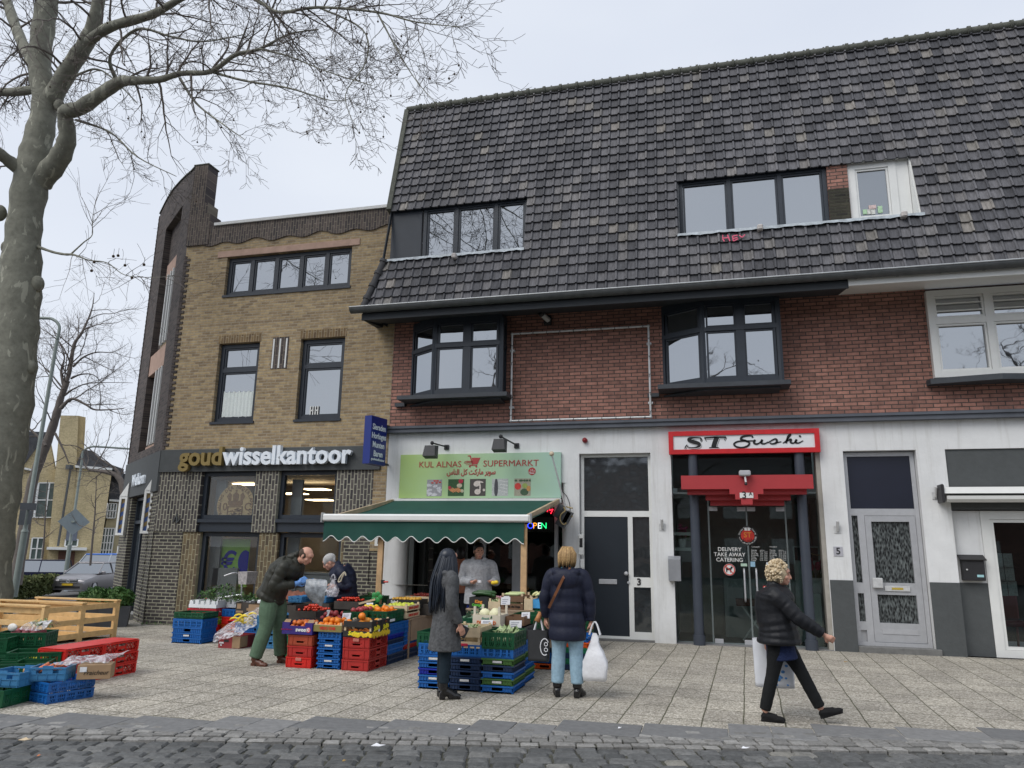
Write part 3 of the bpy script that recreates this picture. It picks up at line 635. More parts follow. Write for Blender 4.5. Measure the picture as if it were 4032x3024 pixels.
for x0_,x1_,z0_,z1_ in st_:sp_.box(XC+x0_,XC+x1_-.001,WY-.05,WY+.34,z0_+.1,z1_)
sp_.build('pier',M_blkVt,LB)
sp2=MB();sp2.box(XC-.02,XC+x5[0]+.02,WY-.06,WY+.36,st_[0][3],st_[0][3]+.03);sp2.build('coping',M_mossy,LB)
rb=MB();cwall(rb,sA,sB,3.92,10.18,out=-.165);rb.build('wall',M_blkU,LB)
fb9=MB();cbox(fb9,sA+.002,1.96,3.93,8.5,-.035,-.16);fb9.build('window_back',M_yel,LB)
for k,(z0_,z1_)in enumerate(wz):
 fr=MB();
 for s_ in(1.2,1.48,1.82):fr.add([C(s_,z0_,.02),C(s_+.06,z0_,.02),C(s_+.06,z0_,-.06),C(s_,z0_,-.06),C(s_,z1_,.02),C(s_+.06,z1_,.02),C(s_+.06,z1_,-.06),C(s_,z1_,-.06)],[(0,3,2,1),(4,5,6,7),(0,1,5,4),(1,2,6,5),(2,3,7,6),(3,0,4,7)])
 wo_=fr.build('window',M_wframe,LB)
 pg=MB();pg.quad(C(1.1,z0_,-.03),C(1.95,z0_,-.03),C(1.95,z1_,-.03),C(1.1,z1_,-.03));pg.build('pane',M_pane,wo_)
for z0_,z1_,e_ in((8.52,8.92,2.4),(5.95,6.50,2.98),(3.84,3.98,2.2)):
 bd=MB();cbox(bd,sA+.001,e_,z0_,z1_,-.02 if z0_<8 else-.05,-.16);bd.build('stone_band',M_sand,LB)
qn=MB();z=zf1+.03;k=0
while z<8.35:
 qn.box(XC-.021,XC+.01,WY-.021,WY+.05,z,z+.066);qn.box(XC-.02,XC+(.14 if k%2 else .05),WY-.022,WY+.05,z,z+.06);z+=.066;k+=1
qn.build('quoin',M_blkU,LB)
z=zf1+.03;qf=MB()
while z<10.9:cbox(qf,CL-.021,CL+.01,z,z+.13,.021,-.05);cbox(qf,CL-.02,CL+.05,z,z+.06,.02,-.05);z+=.13
qf.build('quoin',M_blkU,LB)
sd_=MB();p_=C(CL,0);sd_.quad((p_.x,p_.y,BZ),(p_.x-.2,p_.y+8,BZ),(p_.x-.2,p_.y+8,9.3),(p_.x,p_.y,10.6));sd_.build('wall',M_blkU,LB)
fz=MB();cbox(fz,.0,CL,zf0-.42,zf1-.001,.05,-.1);fz.build('fascia',M_char,LB)
dA,dB=1.15,3.0
cg=MB();cwall(cg,0,CL,BZ,zf0-.42,[(dA,dB,0,zf0-.43)],0,.5);cg.build('wall',M_blkD,LB)
cq=MB();z=BZ
while z<zf0-.5:cbox(cq,.45,.62,z,z+.065,.025,-.02);z+=.144
cq.build('quoin',M_blkD,LB)
dr=MB();cbox(dr,dA,dA+.10,0,2.75,-.12,-.3);cbox(dr,dB-.1,dB,0,2.75,-.12,-.3);cbox(dr,dA+.1,dB-.1,2.1,2.18,-.12,-.3);cbox(dr,dA+.1,dB-.1,2.68,2.75,-.12,-.3)
cbox(dr,dA+.9,dA+.98,0,2.1,-.12,-.3);door=dr.build('door',M_dframe,LB)
dg_=MB();dg_.quad(C(dA+.1,.02,-.2),C(dB-.1,.02,-.2),C(dB-.1,2.7,-.2),C(dA+.1,2.7,-.2));dg_.build('pane',M_paneD,door)
stp=MB();cbox(stp,dA-.05,dB+.05,BZ-.02,.03,.16,-.5);stp.build('doorstep',mat('pale_stone_step',(.30,.30,.29),.8,.15,8),LB)
M_stain1=mat('stained_glass_blue',(.02,.06,.20),.3,.2,3);M_stain2=mat('stained_glass_amber',(.16,.11,.03),.3,.2,3)
for la,sC,q in(('white framed lantern window with blue and amber lozenges right of the corner door',.80,((312,830),(378,830),(425,480),(350,480),(425,352))),('white framed lantern window with blue and amber lozenges left of the corner door',3.35,((108,845),(170,845),(215,528),(148,528),(215,415)))):
 Y_=C(sC,0).y-.16;q=[F(*cO(*p),Y_)for p in q];x0_,x1_,z0_,z1_=(q[0].x+q[3].x)/2,(q[1].x+q[2].x)/2,(q[0].z+q[1].z)/2,(q[2].z+q[3].z)/2
 f_=MB();frame(f_,x0_,x1_,z0_,z1_,Y_,.06,.16);f_.slab([(x0_,Y_-.01,z1_+.001),(x1_,Y_-.01,z1_+.001),(x1_,Y_-.01,q[4].z)],(0,.18,0));ln=f_.build('lantern_window',M_wframe,LB);ln['label']=la
 g_=MB();n_=8;hz_=(z1_-z0_-.12)/n_
 for j in range(n_):
  g_.mi=j%2;za=z0_+.06+hz_*j;g_.slab([(x0_+.06,Y_+.03,za-.03*(j>0)),(x1_-.06,Y_+.03,za+.03*(j>0)),(x1_-.06,Y_+.03,za+hz_+.03*(j<7)),(x0_+.06,Y_+.03,za+hz_-.03*(j<7))],(0,.01,0))
 g_.build('pane',[M_stain1,M_stain2],ln)
wk_=thing('welcome_lettering','small raised white word Welkom on the dark fascia above the corner door','sign',C(1.6,3.0))
text('lettering','Welkom',.40,C(2.05,3.16,.07),M_wl,wk_,right=-CU,off=.01,depth=.05,sx=1.1)
nb=MB();cbox(nb,3.95,4.05,1.35,1.55,.03,.0);nb.build('letter_plate',M_wframe,LB)
an=MB();c_=F(*cO(612,700),WY-.02)
an.beam((c_.x-.07,c_.y,c_.z-.1),(c_.x,c_.y,c_.z+.07),.03,.02);an.beam((c_.x,c_.y,c_.z+.07),(c_.x+.02,c_.y,c_.z-.12),.03,.02);an.beam((c_.x+.02,c_.y,c_.z-.12),(c_.x+.11,c_.y,c_.z-.02),.03,.02)
an.build('wall_anchor',M_zinc,LB)
c_=F(*cW(1937,938),WY-.01);hp=MB();hp.box(c_.x-.075,c_.x+.075,WY-.005,WY+.02,c_.z-.09,c_.z+.09)
hn=tag(hp.build('house_number',M_wframe),'white house number plate reading 1 on dark brick beside the white column','sign');text('lettering','1',.15,(c_.x,WY-.008,c_.z),M_black,hn,off=.003)
# long red brick building with the tiled mansard roof
RB=thing('terrace_building','long red brick terrace with white plastered shop fronts and steep dark tiled mansard roof','building',(0,14.4,0))
X0,X1=XR+.005,11.0
zc=3.95
# upper brick wall with bays
b1=dict(xl=-6.0,xa=-5.33,xb=-3.90,xr=-3.55,z0=4.66,z1=6.22)
b2=dict(xl=-.74,xa=.03,xb=1.39,xr=2.02,z0=4.68,z1=6.26)
b3=dict(xl=3.98,xr=5.9,z0=4.69,z1=6.3)
uw=MB();wall_xz(uw,X0,X1,zc+.15,6.42,WY,[(b1['xl'],b1['xb'],b1['z0'],6.3),(b2['xl'],b2['xb'],b2['z0'],6.3),(b3['xl']+.02,b3['xr']-.02,b3['z0']+.02,6.4)],.25)
uw.build('wall',M_red,RB)
def bay(b,label,yo=.45):
 P=[(b['xl'],WY),(b['xa'],WY-yo),(b['xb'],WY-yo),(b['xb'],WY)]
 f=MB();g=MB();z0,z1=b['z0'],b['z1'];zt=z0+(z1-z0)*.655
 def seg(p,q,n):
  p=Vector((*p,0));q=Vector((*q,0));u=(q-p).normalized();L=(q-p).length;nn=Vector((u.y,-u.x,0))
  def bx(mb,s0,s1,za,zb,o0,o1):
   mb.hexa([tuple(p+u*s_+nn*o+Vector((0,0,z)))for z in(za,zb)for s_,o in((s0,o0),(s1,o0),(s1,o1),(s0,o1))])
  fw=.09
  bx(f,0,L,z0,z0+fw,.002,-.09);bx(f,0,L,z1-fw*.8,z1,.002,-.09);bx(f,0,L,zt-.04,zt+.04,.01,-.09)
  for k in range(n+1):
   s_=L*k/n;w_=.075 if 0<k<n else .055;bx(f,max(0,s_-w_),min(L,s_+w_),z0+fw,z1-fw*.8,0,-.088)
  for k in range(n):
   a=L*k/n+.07;e=L*(k+1)/n-.07
   for za,zb in((z0+fw,zt-.04),(zt+.04,z1-fw*.8)):
    a_,e_,t=a,e,.035
    bx(f,a_,a_+t,za,zb,-.02,-.07);bx(f,e_-t,e_,za,zb,-.02,-.07);bx(f,a_+t,e_-t,za,za+t,-.021,-.07);bx(f,a_+t,e_-t,zb-t,zb,-.021,-.07)
  bx(g,.03,L-.03,z0+.03,z1-.03,-.045,-.055)
 seg(P[0],P[1],1);seg(P[1],P[2],2);seg(P[2],P[3],1)
 for p in P[1:3]:f.tube([(p[0],p[1]+.03,z0),(p[0],p[1]+.03,z1)],.055,6)
 w_=f.build('bay_window',M_dframe,RB);w_['label']=label
 g.build('pane',M_pane,w_)
 c=MB()
 c.slab([(b['xl'],WY,z1),(b['xa'],WY-yo,z1),(b['xb'],WY-yo,z1),(b['xb'],WY,z1)],(0,0,.1));c.build('bay_top',M_dframe,w_)
 s=MB();e=.12
 s.slab([(b['xl']-.08,WY-.001,z0-.085),(b['xl']-.08,WY-yo-.05,z0-.085),(b['xb']+.15,WY-yo-.05,z0-.085),(b['xb']+.15,WY-.001,z0-.085)],(0,0,.083));s.box(b['xl']-.30,b['xl']-.081,WY-.10,WY-.001,z0-.15,z0-.08)
 s.slab([(b['xl'],WY-.001,z0-.15),(b['xa'],WY-yo+.10,z0-.12),(b['xb']-.02,WY-yo+.10,z0-.12),(b['xb']-.02,WY-.001,z0-.15)],(0,0,.034));s.build('sill',M_grey if False else mat('sill_paint',(.045,.052,.062),.6,.2,4),w_)
 return w_
bay(b1,'anthracite bay window above the green awning');bay(b2,'anthracite bay window above the red and white shop sign')
M_cur=mat('net_curtain',(.42,.46,.48),.9,.1,20)
for x,w_ in((.52,.22),(1.2,.1)):
 pass
wb=b3;f3=window(RB,wb['xl'],wb['xr'],wb['z0'],wb['z1'],WY-.12,M_wframe,M_pane,.11,.14,vs=[wb['xl']+.97],hs=[wb['z0']+1.03],sill=None)
f3['label']='white framed window at the far right of the brick storey'
m3=MB()
for k in(1,2):m3.box(wb['xl']+.1,wb['xr']-.1,WY-.10,WY-.05,wb['z0']+1.07+k*.14,wb['z0']+1.09+k*.14)
m3.box(wb['xl']+.96,wb['xl']+.985,WY-.105,WY-.05,wb['z0']+1.05,wb['z1']-.1);m3.build('glazing_bar',M_wframe,f3)
s3=MB();s3.slab([(wb['xl']-.12,WY-.001,wb['z0']-.13),(wb['xl']-.1,WY-.2,wb['z0']-.13),(wb['xl']+.95,WY-.42,wb['z0']-.13),(wb['xr']+.1,WY-.2,wb['z0']-.13),(wb['xr']+.1,WY-.001,wb['z0']-.13)],(0,0,.10));s3.build('sill',MATS['sill_paint'],f3)
# cornice between the storeys
co=MB();co.box(X0-.16,X1,WY-.14,WY+.1,zc-.0,zc+.135);co.box(X0-.16,X1,WY-.17,WY-.141,zc+.08,zc+.13);co.build('cornice',M_grey,RB)
# ground floor, white plaster
def fx(p):return F(p[0],p[1],WY).x
mk0,mk1=fx(cS(800,560)),fx(cS(2028,700))
d3=(fx(cC(352,300))+.02,fx(cC(732,900)),0,F(*cC(500,236),WY).z)
su=(fx(cQ(76,400)),fx(cQ(1130,700)),-.02,3.56)
d5=(fx(cR(120,300)),fx(cR(600,300)),0,F(*cR(300,205),WY).z)
r5=(fx(cR(785,250)),9.0,0,F(*cR(900,195),WY).z)
pillx=fx(cS(615,700))
zdado=F(*cR(110,1052),WY).z
holes=[(X0+.24,mk1+.13,0,2.9),d3,su,d5,r5]
gw=MB();wall_xz(gw,X0,X1,-.05,zc,WY+.001,holes,.35);gw.build('wall',M_white,RB)
rc=MB();rc.tube([(X0+.24,WY+.242,-.05),(X0+.24,WY+.242,2.9)],.24,24);smooth_edges(rc.build('column',M_white,RB))
rc=MB();rc.tube([(mk1+.13,WY+.132,-.05),(mk1+.13,WY+.132,2.9)],.13,20);smooth_edges(rc.build('column',M_white,RB))
dd=MB();dd.box(su[1]+.012,d5[0]-.002,WY-.012,WY+.33,-.05,zdado);dd.build('dado',M_char,RB)
xq=fx(cR(878,1075))
dd=MB();dd.box(d5[1]+.002,r5[0]-.002,WY-.012,WY+.33,-.05,zdado);dd.build('dado',M_char,RB)
# door number 3
dx0,dx1,_,dzt=d3;yd=WY+.12
ztr=F(*cC(500,540),yd).z;xm=F(*cC(618,800),yd).x
fr=MB();frame(fr,dx0+.02,dx1-.005,.02,dzt-.005,yd,.055,.1,vs=[],hs=[ztr],bw=.11)
fr.box(xm-.045,xm+.045,yd+.003,yd+.1,.075,ztr-.05);zq=F(*cC(680,885),yd).z
fr.box(xm+.045,dx1-.06,yd+.004,yd+.09,zq-.09,zq+.09);fr.box(xm+.045,dx1-.06,yd+.004,yd+.09,.075,.16)
door3=fr.build('door_frame',M_wframe,RB)
pg=MB();pg.box(dx0+.07,dx1-.06,yd+.05,yd+.06,ztr+.05,dzt-.05);pg.box(xm+.04,dx1-.055,yd+.05,yd+.06,.12,ztr-.05);pg.build('pane',glass_mirror('ribbed_glass',(.03,.034,.036),.12,.12,.3),door3)
lf=MB();lf.bbox(dx0+.078,xm-.047,yd+.02,yd+.07,.06,ztr-.058,.006);leaf=lf.build('door_leaf',mat('blue_black_door',(.012,.018,.026),.45,.06,3),door3)
ls=MB();c_=F(*cC(502,881),yd);ls.bbox(c_.x-.17,c_.x+.17,yd-.0,yd+.03,c_.z-.045,c_.z+.045,.006);ls.build('letter_slot',M_alu,leaf)
kn=MB();c_=F(*cC(594,840),yd-.05);kn.tube([(c_.x,yd+.03,c_.z),(c_.x,yd-.03,c_.z)],.02,8);kn.ball((c_.x,yd-.05,c_.z),.04,10,6);kn.build('door_knob',M_alu,leaf);kn=MB();c_=F(*cC(605,885),yd-.02);kn.tube([(c_.x,yd+.03,c_.z),(c_.x,yd-.02,c_.z)],.025,8);kn.build('lock',M_alu,leaf)
c_=F(*cC(659,884),yd-.003);text('number','3',.17,(c_.x,yd-.002,c_.z),M_black,door3,off=.006)
st3=MB();st3.box(dx0,dx1,WY+.0,WY+.3,-.04,.03);st3.build('doorstep',mat('step_stone',(.16,.16,.155),.85,.2,10,bump=.3),RB)
bx_=MB();c_=F(*cC(369,695),WY-.02);bx_.bbox(c_.x-.05,c_.x+.05,WY-.06,WY,c_.z-.19,c_.z+.19,.008);tag(bx_.build('intercom',M_wframe),'white wall intercom with dark display left of door 3','intercom')
bs_=MB();bs_.box(c_.x-.03,c_.x+.03,WY-.064,WY-.058,c_.z-.05,c_.z+.12);bs_.build('display',M_black,bpy.data.objects['intercom'])
bl=MB();c_=F(*cC(375,790),WY-.02);bl.bbox(c_.x-.035,c_.x+.035,WY-.04,WY,c_.z-.08,c_.z+.08,.006);tag(bl.build('doorbell',M_wframe),'small white doorbell below the intercom left of door 3','doorbell')
# door number 5
ax0,ax1,_,azt=d5;ya=WY+.14
zt5=F(*cR(380,608),ya).z
mm_=lambda x,y:F(*cR(x,y),ya)
f5=MB();frame(f5,ax0+.01,ax1-.01,.09,azt-.02,ya,.07,.1,hs=[zt5],bw=.12)
xs1=mm_(245,800).x;f5.box(xs1-.055,xs1+.055,ya+.003,ya+.1,.16,zt5-.06)
z5a,z5b=mm_(240,1103).z,mm_(250,1350).z
for z_,h_ in((z5a,.09),(z5b,.07)):f5.box(ax0+.08,xs1-.055,ya+.004,ya+.1,z_-h_,z_+h_)
door5=f5.build('door_frame',M_alu,RB);door5['label']='aluminium framed door 5 with patterned glass'
pb5=MB();pb5.box(ax0+.08,xs1-.05,ya+.05,ya+.06,.10,z5b);pb5.build('panel',M_alu,door5)
l5=MB();frame(l5,xs1+.06,ax1-.085,.17,zt5-.065,ya+.004,.10,.08,hs=[mm_(470,1110).z],bw=.20)
zk=mm_(500,1360).z;l5.box(xs1+.16,ax1-.18,ya+.005,ya+.08,.27,zk+.06)
leaf5=l5.build('door_leaf',mat('leaf_aluminium',(.46,.47,.49),.4,.07,8,metal=.3),door5)
kp=MB();kp.box(xs1+.19,ax1-.21,ya-.004,ya+.003,.30,zk-.03);kp.build('kick_panel',M_alu,leaf5)
def patterned():
 m=bpy.data.materials.new('patterned_glass');m.use_nodes=True;n,l=m.node_tree.nodes,m.node_tree.links;p=n['Principled BSDF'];p.inputs['Roughness'].default_value=.25
 g=n.new('ShaderNodeNewGeometry');mp_=n.new('ShaderNodeMapping');mp_.inputs['Scale'].default_value=(38,38,14);l.new(g.outputs['Position'],mp_.inputs[0])
 v=n.new('ShaderNodeTexVoronoi');v.inputs['Scale'].default_value=1;l.new(mp_.outputs[0],v.inputs['Vector'])
 w_=n.new('ShaderNodeTexNoise');w_.inputs['Scale'].default_value=.8;w_.inputs['Detail'].default_value=3;l.new(mp_.outputs[0],w_.inputs['Vector'])
 mu=n.new('ShaderNodeMath');mu.operation='MULTIPLY';l.new(v.outputs['Distance'],mu.inputs[0]);l.new(w_.outputs['Fac'],mu.inputs[1])
 r=n.new('ShaderNodeValToRGB');r.color_ramp.elements[0].position=.12;r.color_ramp.elements[0].color=(.012,.014,.015,1);r.color_ramp.elements[1].position=.5;r.color_ramp.elements[1].color=(.16,.18,.18,1)
 l.new(mu.outputs[0],r.inputs[0]);l.new(r.outputs[0],p.inputs['Base Color']);return m
M_pat=patterned()
pg=MB();pg.box(ax0+.06,ax1-.06,ya+.055,ya+.062,z5b,zt5-.03);pg.build('pane',M_pat,door5)
pg=MB();pg.box(ax0+.06,ax1-.06,ya+.02,ya+.05,zt5+.055,azt-.08);pg.build('fanlight_panel',mat('navy_panel',(.014,.017,.032),.35,.1,2),door5)
hb=MB();c_=mm_(335,1070);hb.bbox(c_.x-.07,c_.x+.09,ya-.07,ya+.004,c_.z-.085,c_.z+.085,.01);hb.build('door_handle',M_galv,leaf5)
ls=MB();c_=mm_(470,1108);ls.bbox(c_.x-.20,c_.x+.20,ya-.012,ya+.004,c_.z-.045,c_.z+.045,.004);slot5=ls.build('letter_slot',M_galv,leaf5)
ls=MB();ls.box(c_.x-.09,c_.x+.09,ya-.016,ya-.012,c_.z-.018,c_.z+.018);ls.build('sticker',mat('yellow_sticker',(.45,.33,.05),.6),slot5)
st5=MB();st5.bbox(ax0-.0,ax1+.08,WY-.05,WY+.34,-.03,.10,.01);st5.build('doorstep',MATS['step_stone'],RB)
c_=F(*cR(84,864),WY-.01);hp=MB();hp.box(c_.x-.075,c_.x+.075,WY-.012,WY,c_.z-.08,c_.z+.08);hn=tag(hp.build('house_number',mat('number_plate',(.42,.42,.46),.5)),'grey house number plate reading 5 on white wall left of aluminium door','sign');text('lettering','5',.16,(c_.x,WY-.014,c_.z),M_black,hn,off=.003)
# tube brackets on the white wall
def tube_bracket(px,la):
 c=F(*px,WY-.04);t=thing('flag_bracket',la,'bracket',(c.x,WY,c.z))
 m_=MB();m_.bbox(c.x-.055,c.x+.055,WY-.012,WY,c.z-.09,c.z+.04,.003);m_.build('plate',M_galv,t)
 m_=MB();m_.tube([(c.x,WY-.015,c.z-.05),(c.x,WY-.10,c.z+.12)],.026,10);m_.build('socket',M_galv,t)
tube_bracket(cC(775,600),'galvanised tube bracket on white wall between door 3 and the glass shop door')
tube_bracket(cR(80,712),'galvanised tube bracket on white wall above the number 5 plate')
tube_bracket(cR(722,490),'galvanised tube bracket on white wall left of the retracted white awning')
al=MB();c_=F(*cC(388,172),WY);al.tube([(c_.x,WY,c_.z),(c_.x,WY-.06,c_.z)],.05,14);al.ball((c_.x,WY-.06,c_.z),.042,10,6);tag(al.build('alarm_light',mat('dark_red_plastic',(.22,.01,.015),.4)),'small dark red alarm light on white wall above door 3','alarm light')
# far right shop front
yr=WY+.16;xR0=fx(cR(785,250));dark=MB()
zpa,zpb=F(*cR(900,445),WY+.02).z,F(*cR(1000,600),yr).z
dark.box(r5[0]+.001,9.0,WY+.03,WY+.2,zpb+.02,r5[3]-.001);dark.build('panel',M_char,RB)
xD=F(*cR(1005,620),yr).x
wp=MB();wp.box(r5[0]+.001,xD,yr,yr+.1,zdado,zpb);wp.build('wall',M_white,RB)
wp=MB();wp.box(r5[0]+.001,xD+.0,yr-.01,yr+.1,-.04,zdado-.001);wp.build('dado',M_char,RB)
fD=window(RB,xD+.002,xD+2.3,-.02,zpb+.0,yr-.02,M_wframe,M_clear2,.14,.12,vs=[xD+1.5],sash=.05,name='shop_door');fD['label']='white framed glass door at the right edge'
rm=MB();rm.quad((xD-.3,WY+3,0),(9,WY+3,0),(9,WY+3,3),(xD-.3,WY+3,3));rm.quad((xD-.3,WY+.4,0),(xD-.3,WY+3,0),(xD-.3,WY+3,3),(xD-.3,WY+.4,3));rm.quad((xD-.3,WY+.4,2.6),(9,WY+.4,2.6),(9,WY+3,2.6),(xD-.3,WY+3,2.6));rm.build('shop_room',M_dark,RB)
for k,(x,y)in enumerate(((1160,925),(1172,1015),(1190,1105))):
 c_=F(*cR(x,y),yr+.09);pp=MB();pp.box(c_.x-.16,c_.x-.005,yr+.08,yr+.084,c_.z-.125,c_.z+.125);pp.box(c_.x+.005,c_.x+.14,yr+.08,yr+.084,c_.z-.12,c_.z+.12)
 tag(pp.build('menu_sheet',mat('printed_sheet',(.33,.34,.35),.6,.35,60)),'%s pair of printed sheets taped inside the glass door at the right edge'%('top','middle','bottom')[k],'paper')
rs=MB();c_=F(*cR(1150,1200),WY+1.3);rs.bbox(c_.x-.25,c_.x+.4,WY+1.3,WY+1.8,.4,.5,.03);rs.bbox(c_.x-.25,c_.x+.4,WY+1.7,WY+1.85,.5,1.05,.03)
for dx in(-.2,.35):
 rs.tube([(c_.x+dx,WY+1.35,0),(c_.x+dx,WY+1.4,.42)],.02,6);rs.tube([(c_.x+dx,WY+1.8,0),(c_.x+dx,WY+1.75,.42)],.02,6)
tag(rs.build('chair',mat('dark_red_cloth',(.16,.02,.03),.8)),'dark red upholstered chair inside the shop at the right edge','chair')
mbx=thing('letter_box','black wall letter box beside the white framed glass door','letter box',F(*cR(965,980),yr))
c0_,c1_=F(*cR(890,1062),yr-.1),F(*cR(1030,905),yr-.1)
m_=MB();m_.bbox(c0_.x+.03,c1_.x,yr-.13,yr-.001,c0_.z+.02,c1_.z-.04,.01);m_.build('body',M_black,mbx);m_=MB();m_.slab([(c0_.x,yr-.16,c1_.z-.05),(c0_.x,yr,c1_.z+.03),(c0_.x,yr,c1_.z+.045),(c0_.x,yr-.17,c1_.z-.035)],(c1_.x-c0_.x+.03,0,0));m_.build('lid',M_black,mbx)
m_=MB();m_.box(c1_.x-.13,c1_.x-.03,yr-.134,yr-.13,c0_.z+.08,c0_.z+.12);m_.build('sticker',mat('pale_blue_sticker',(.35,.62,.66),.6),mbx);m_=MB();m_.tube([(c0_.x+.09,yr-.13,(c0_.z+c1_.z)/2),(c0_.x+.09,yr-.15,(c0_.z+c1_.z)/2)],.014,8);m_.build('lock',M_galv,mbx)
aw=thing('awning_cassette','retracted white awning cassette on the dark panel at the right edge','awning',(xD,WY-.1,2.4))
c0_=F(*cR(765,440),WY-.22);z_t,z_b=F(*cR(800,446),WY-.2).z,F(*cR(800,545),WY-.2).z;zm_=(z_t+z_b)/2
m_=MB();m_.slab([(c0_.x,WY-.30,zm_+.02),(c0_.x,WY-.26,z_t),(c0_.x,WY-.03,z_t+.02),(c0_.x,WY-.03,zm_+.02)],(5.4,0,0));m_.build('cover',M_wframe,aw)
m_=MB();m_.slab([(c0_.x+.03,WY-.31,zm_-.02),(c0_.x+.03,WY-.05,zm_-.02),(c0_.x+.03,WY-.05,z_b+.03),(c0_.x+.03,WY-.24,z_b),(c0_.x+.03,WY-.30,z_b+.05)],(5.4,0,0));m_.build('front_bar',M_wframe,aw)
m_=MB();m_.bbox(c0_.x-.05,c0_.x-.002,WY-.33,WY-.01,z_b-.01,z_t+.05,.02);m_.build('end_cap',M_black,aw)
# sushi shop front
sx0,sx1=su[0],su[1];ys=WY+.22
sr=MB();sr.quad((sx0-.05,WY+4.2,0),(sx1+.05,WY+4.2,0),(sx1+.05,WY+4.2,3.6),(sx0-.05,WY+4.2,3.6));sr.quad((sx0-.001,WY+.36,0),(sx0-.05,WY+4.2,0),(sx0-.05,WY+4.2,3.6),(sx0-.001,WY+.36,3.6));sr.quad((sx1+.001,WY+.36,0),(sx1+.05,WY+4.2,0),(sx1+.05,WY+4.2,3.6),(sx1+.001,WY+.36,3.6))
sr.build('shop_room',mat('sushi_wall',(.58,.61,.60),.8,.15,1.2),RB)
sc2=MB();sc2.box(sx0,sx1,WY+.36,WY+4.2,2.62,2.7);sc2.build('shop_ceiling',M_room,RB)
sf=MB();sf.box(sx0,sx1,WY+.0,WY+4.2,-.03,.012);sf.build('shop_floor',M_floor,RB)
kk=MB();kk.box(sx0,sx1,WY+1.9,WY+1.95,.02,2.6);kk.build('partition',mat('dim_partition',(.24,.25,.25),.8,.2,2),RB)
jm=MB();jm.box(sx1-.075,sx1-.002,WY+.02,WY+.3,.0,su[3]-.01);jm.build('jamb',mat('beige_jamb',(.36,.34,.30),.6),RB)
qy=lambda x,y:F(*cQ(x,y),ys)
ztr=qy(90,510).z;gx=[sx0+.01,qy(345,1000).x,qy(610,1000).x,qy(875,900).x,sx1-.08]
fs=MB();zz=su[3]-.02
fs.box(sx0+.003,sx1-.08,ys,ys+.04,ztr-.015,ztr+.015);
for x in gx[1:4]:fs.box(x-.014,x+.014,ys-.004,ys+.03,.03,ztr-.016 if x!=gx[2]else ztr-.016)
fs.box(sx0+.003,sx1-.08,ys-.01,ys+.05,.0125,.035)
shopf=fs.build('shop_window',mat('glass_edge_profile',(.22,.26,.26),.25,.1,5,metal=.4),RB)
pn=MB()
for i in range(4):pn.box(gx[i]+.016,gx[i+1]-.016,ys+.008,ys+.016,.04,ztr-.016)
pn.box(sx0+.003,sx1-.08,ys+.01,ys+.016,ztr+.016,zz);pn.build('pane',M_clear2,shopf)
bk=MB();bk.box(sx0+.003,sx1-.08,ys+.3,ys+.32,ztr+.12,zz);bk.build('backing',M_black,shopf)
for(x,y)in((575,1190),(658,1195)):
 t_=qy(x,1030);b_=qy(x+12,1255);m_=MB();m_.tube([(t_.x,ys,t_.z),(t_.x,ys-.06,t_.z-.02),(t_.x,ys-.07,t_.z-.08),(t_.x,ys-.07,b_.z+.08),(t_.x,ys-.06,b_.z+.02),(t_.x,ys,b_.z)],.017,8);m_.build('door_handle',M_alu,shopf,smooth=True)
for(x,y,w_)in((406,1527,60),(611,1537,60),(679,1542,60),(362,617,60),(556,619,58),(623,619,58),(824,620,60)):
 c_=qy(x,y);hw=abs(qy(x+w_/2,y).x-c_.x);m_=MB();m_.bbox(c_.x-hw,c_.x+hw,ys-.012,ys+.03,c_.z-.04,c_.z+.04,.004);m_.build('patch_fitting',M_alu,shopf)
for k,t_ in enumerate(('DELIVERY','TAKE AWAY','CATERING')):
 c_=qy(476,897+k*36);text('window_lettering',t_,.098,(c_.x,ys-.003,c_.z),M_wframe,shopf,off=.001,depth=.002)
M_redp=mat('red_print',(.55,.03,.02),.5);M_blkp=mat('black_print',(.01,.01,.01),.4)
c_=qy(600,802);r_=abs(qy(668,802).x-c_.x)
def disc(mb,c,r,y,t=.003,n=32,r2=None):
 mb.slab([(c.x+r*math.cos(2*math.pi*k/n),y,c.z+r*math.sin(2*math.pi*k/n))for k in range(n)],(0,t,0))
sk=thing('round_sticker','round black and red ST Sushi sticker in the middle of the glass door','sticker',(c_.x,ys-.03,c_.z))
m_=MB();disc(m_,c_,r_,ys-.008);m_.build('rim',M_blkp,sk);m_=MB();disc(m_,c_,r_*.69,ys-.011);m_.build('disc',M_redp,sk)
text('lettering','ST',.13,(c_.x,ys-.014,c_.z+.01),mat('orange_print',(.7,.25,.03),.5),sk,off=.002);text('lettering','Sushi',.10,(c_.x,ys-.014,c_.z-.09),M_blkp,sk,shear=.3)
m_=MB();m_.box(c_.x-.05,c_.x-.004,ys-.015,ys-.011,c_.z+.09,c_.z+.14);m_.box(c_.x+.004,c_.x+.05,ys-.015,ys-.011,c_.z+.09,c_.z+.14);m_.build('emblem',M_wframe,sk)
for word,a0,st in(('Delivery Take Away Catering',168,-6.0),('www.st-sushi.nl Tel 046 303 3033',196,5.0)):
 for k,ch in enumerate(word):
  a=math.radians(a0+st*k);s_=1 if st<0 else-1
  if ch!=' ':text('lettering',ch,.042,(c_.x+r_*.84*math.cos(a),ys-.010,c_.z+r_*.84*math.sin(a)),M_wframe,sk,right=(s_*math.sin(a),0,-s_*math.cos(a)),up=(s_*math.cos(a),0,s_*math.sin(a)),resol=1)
c_=qy(475,1036);r_=.105
nd=thing('no_dogs_sticker','round white no dogs sticker with red ring on the glass door','sticker',(c_.x,ys,c_.z))
m_=MB();disc(m_,c_,r_,ys-.006);m_.build('disc',M_wframe,nd)
m_=MB();n_=28
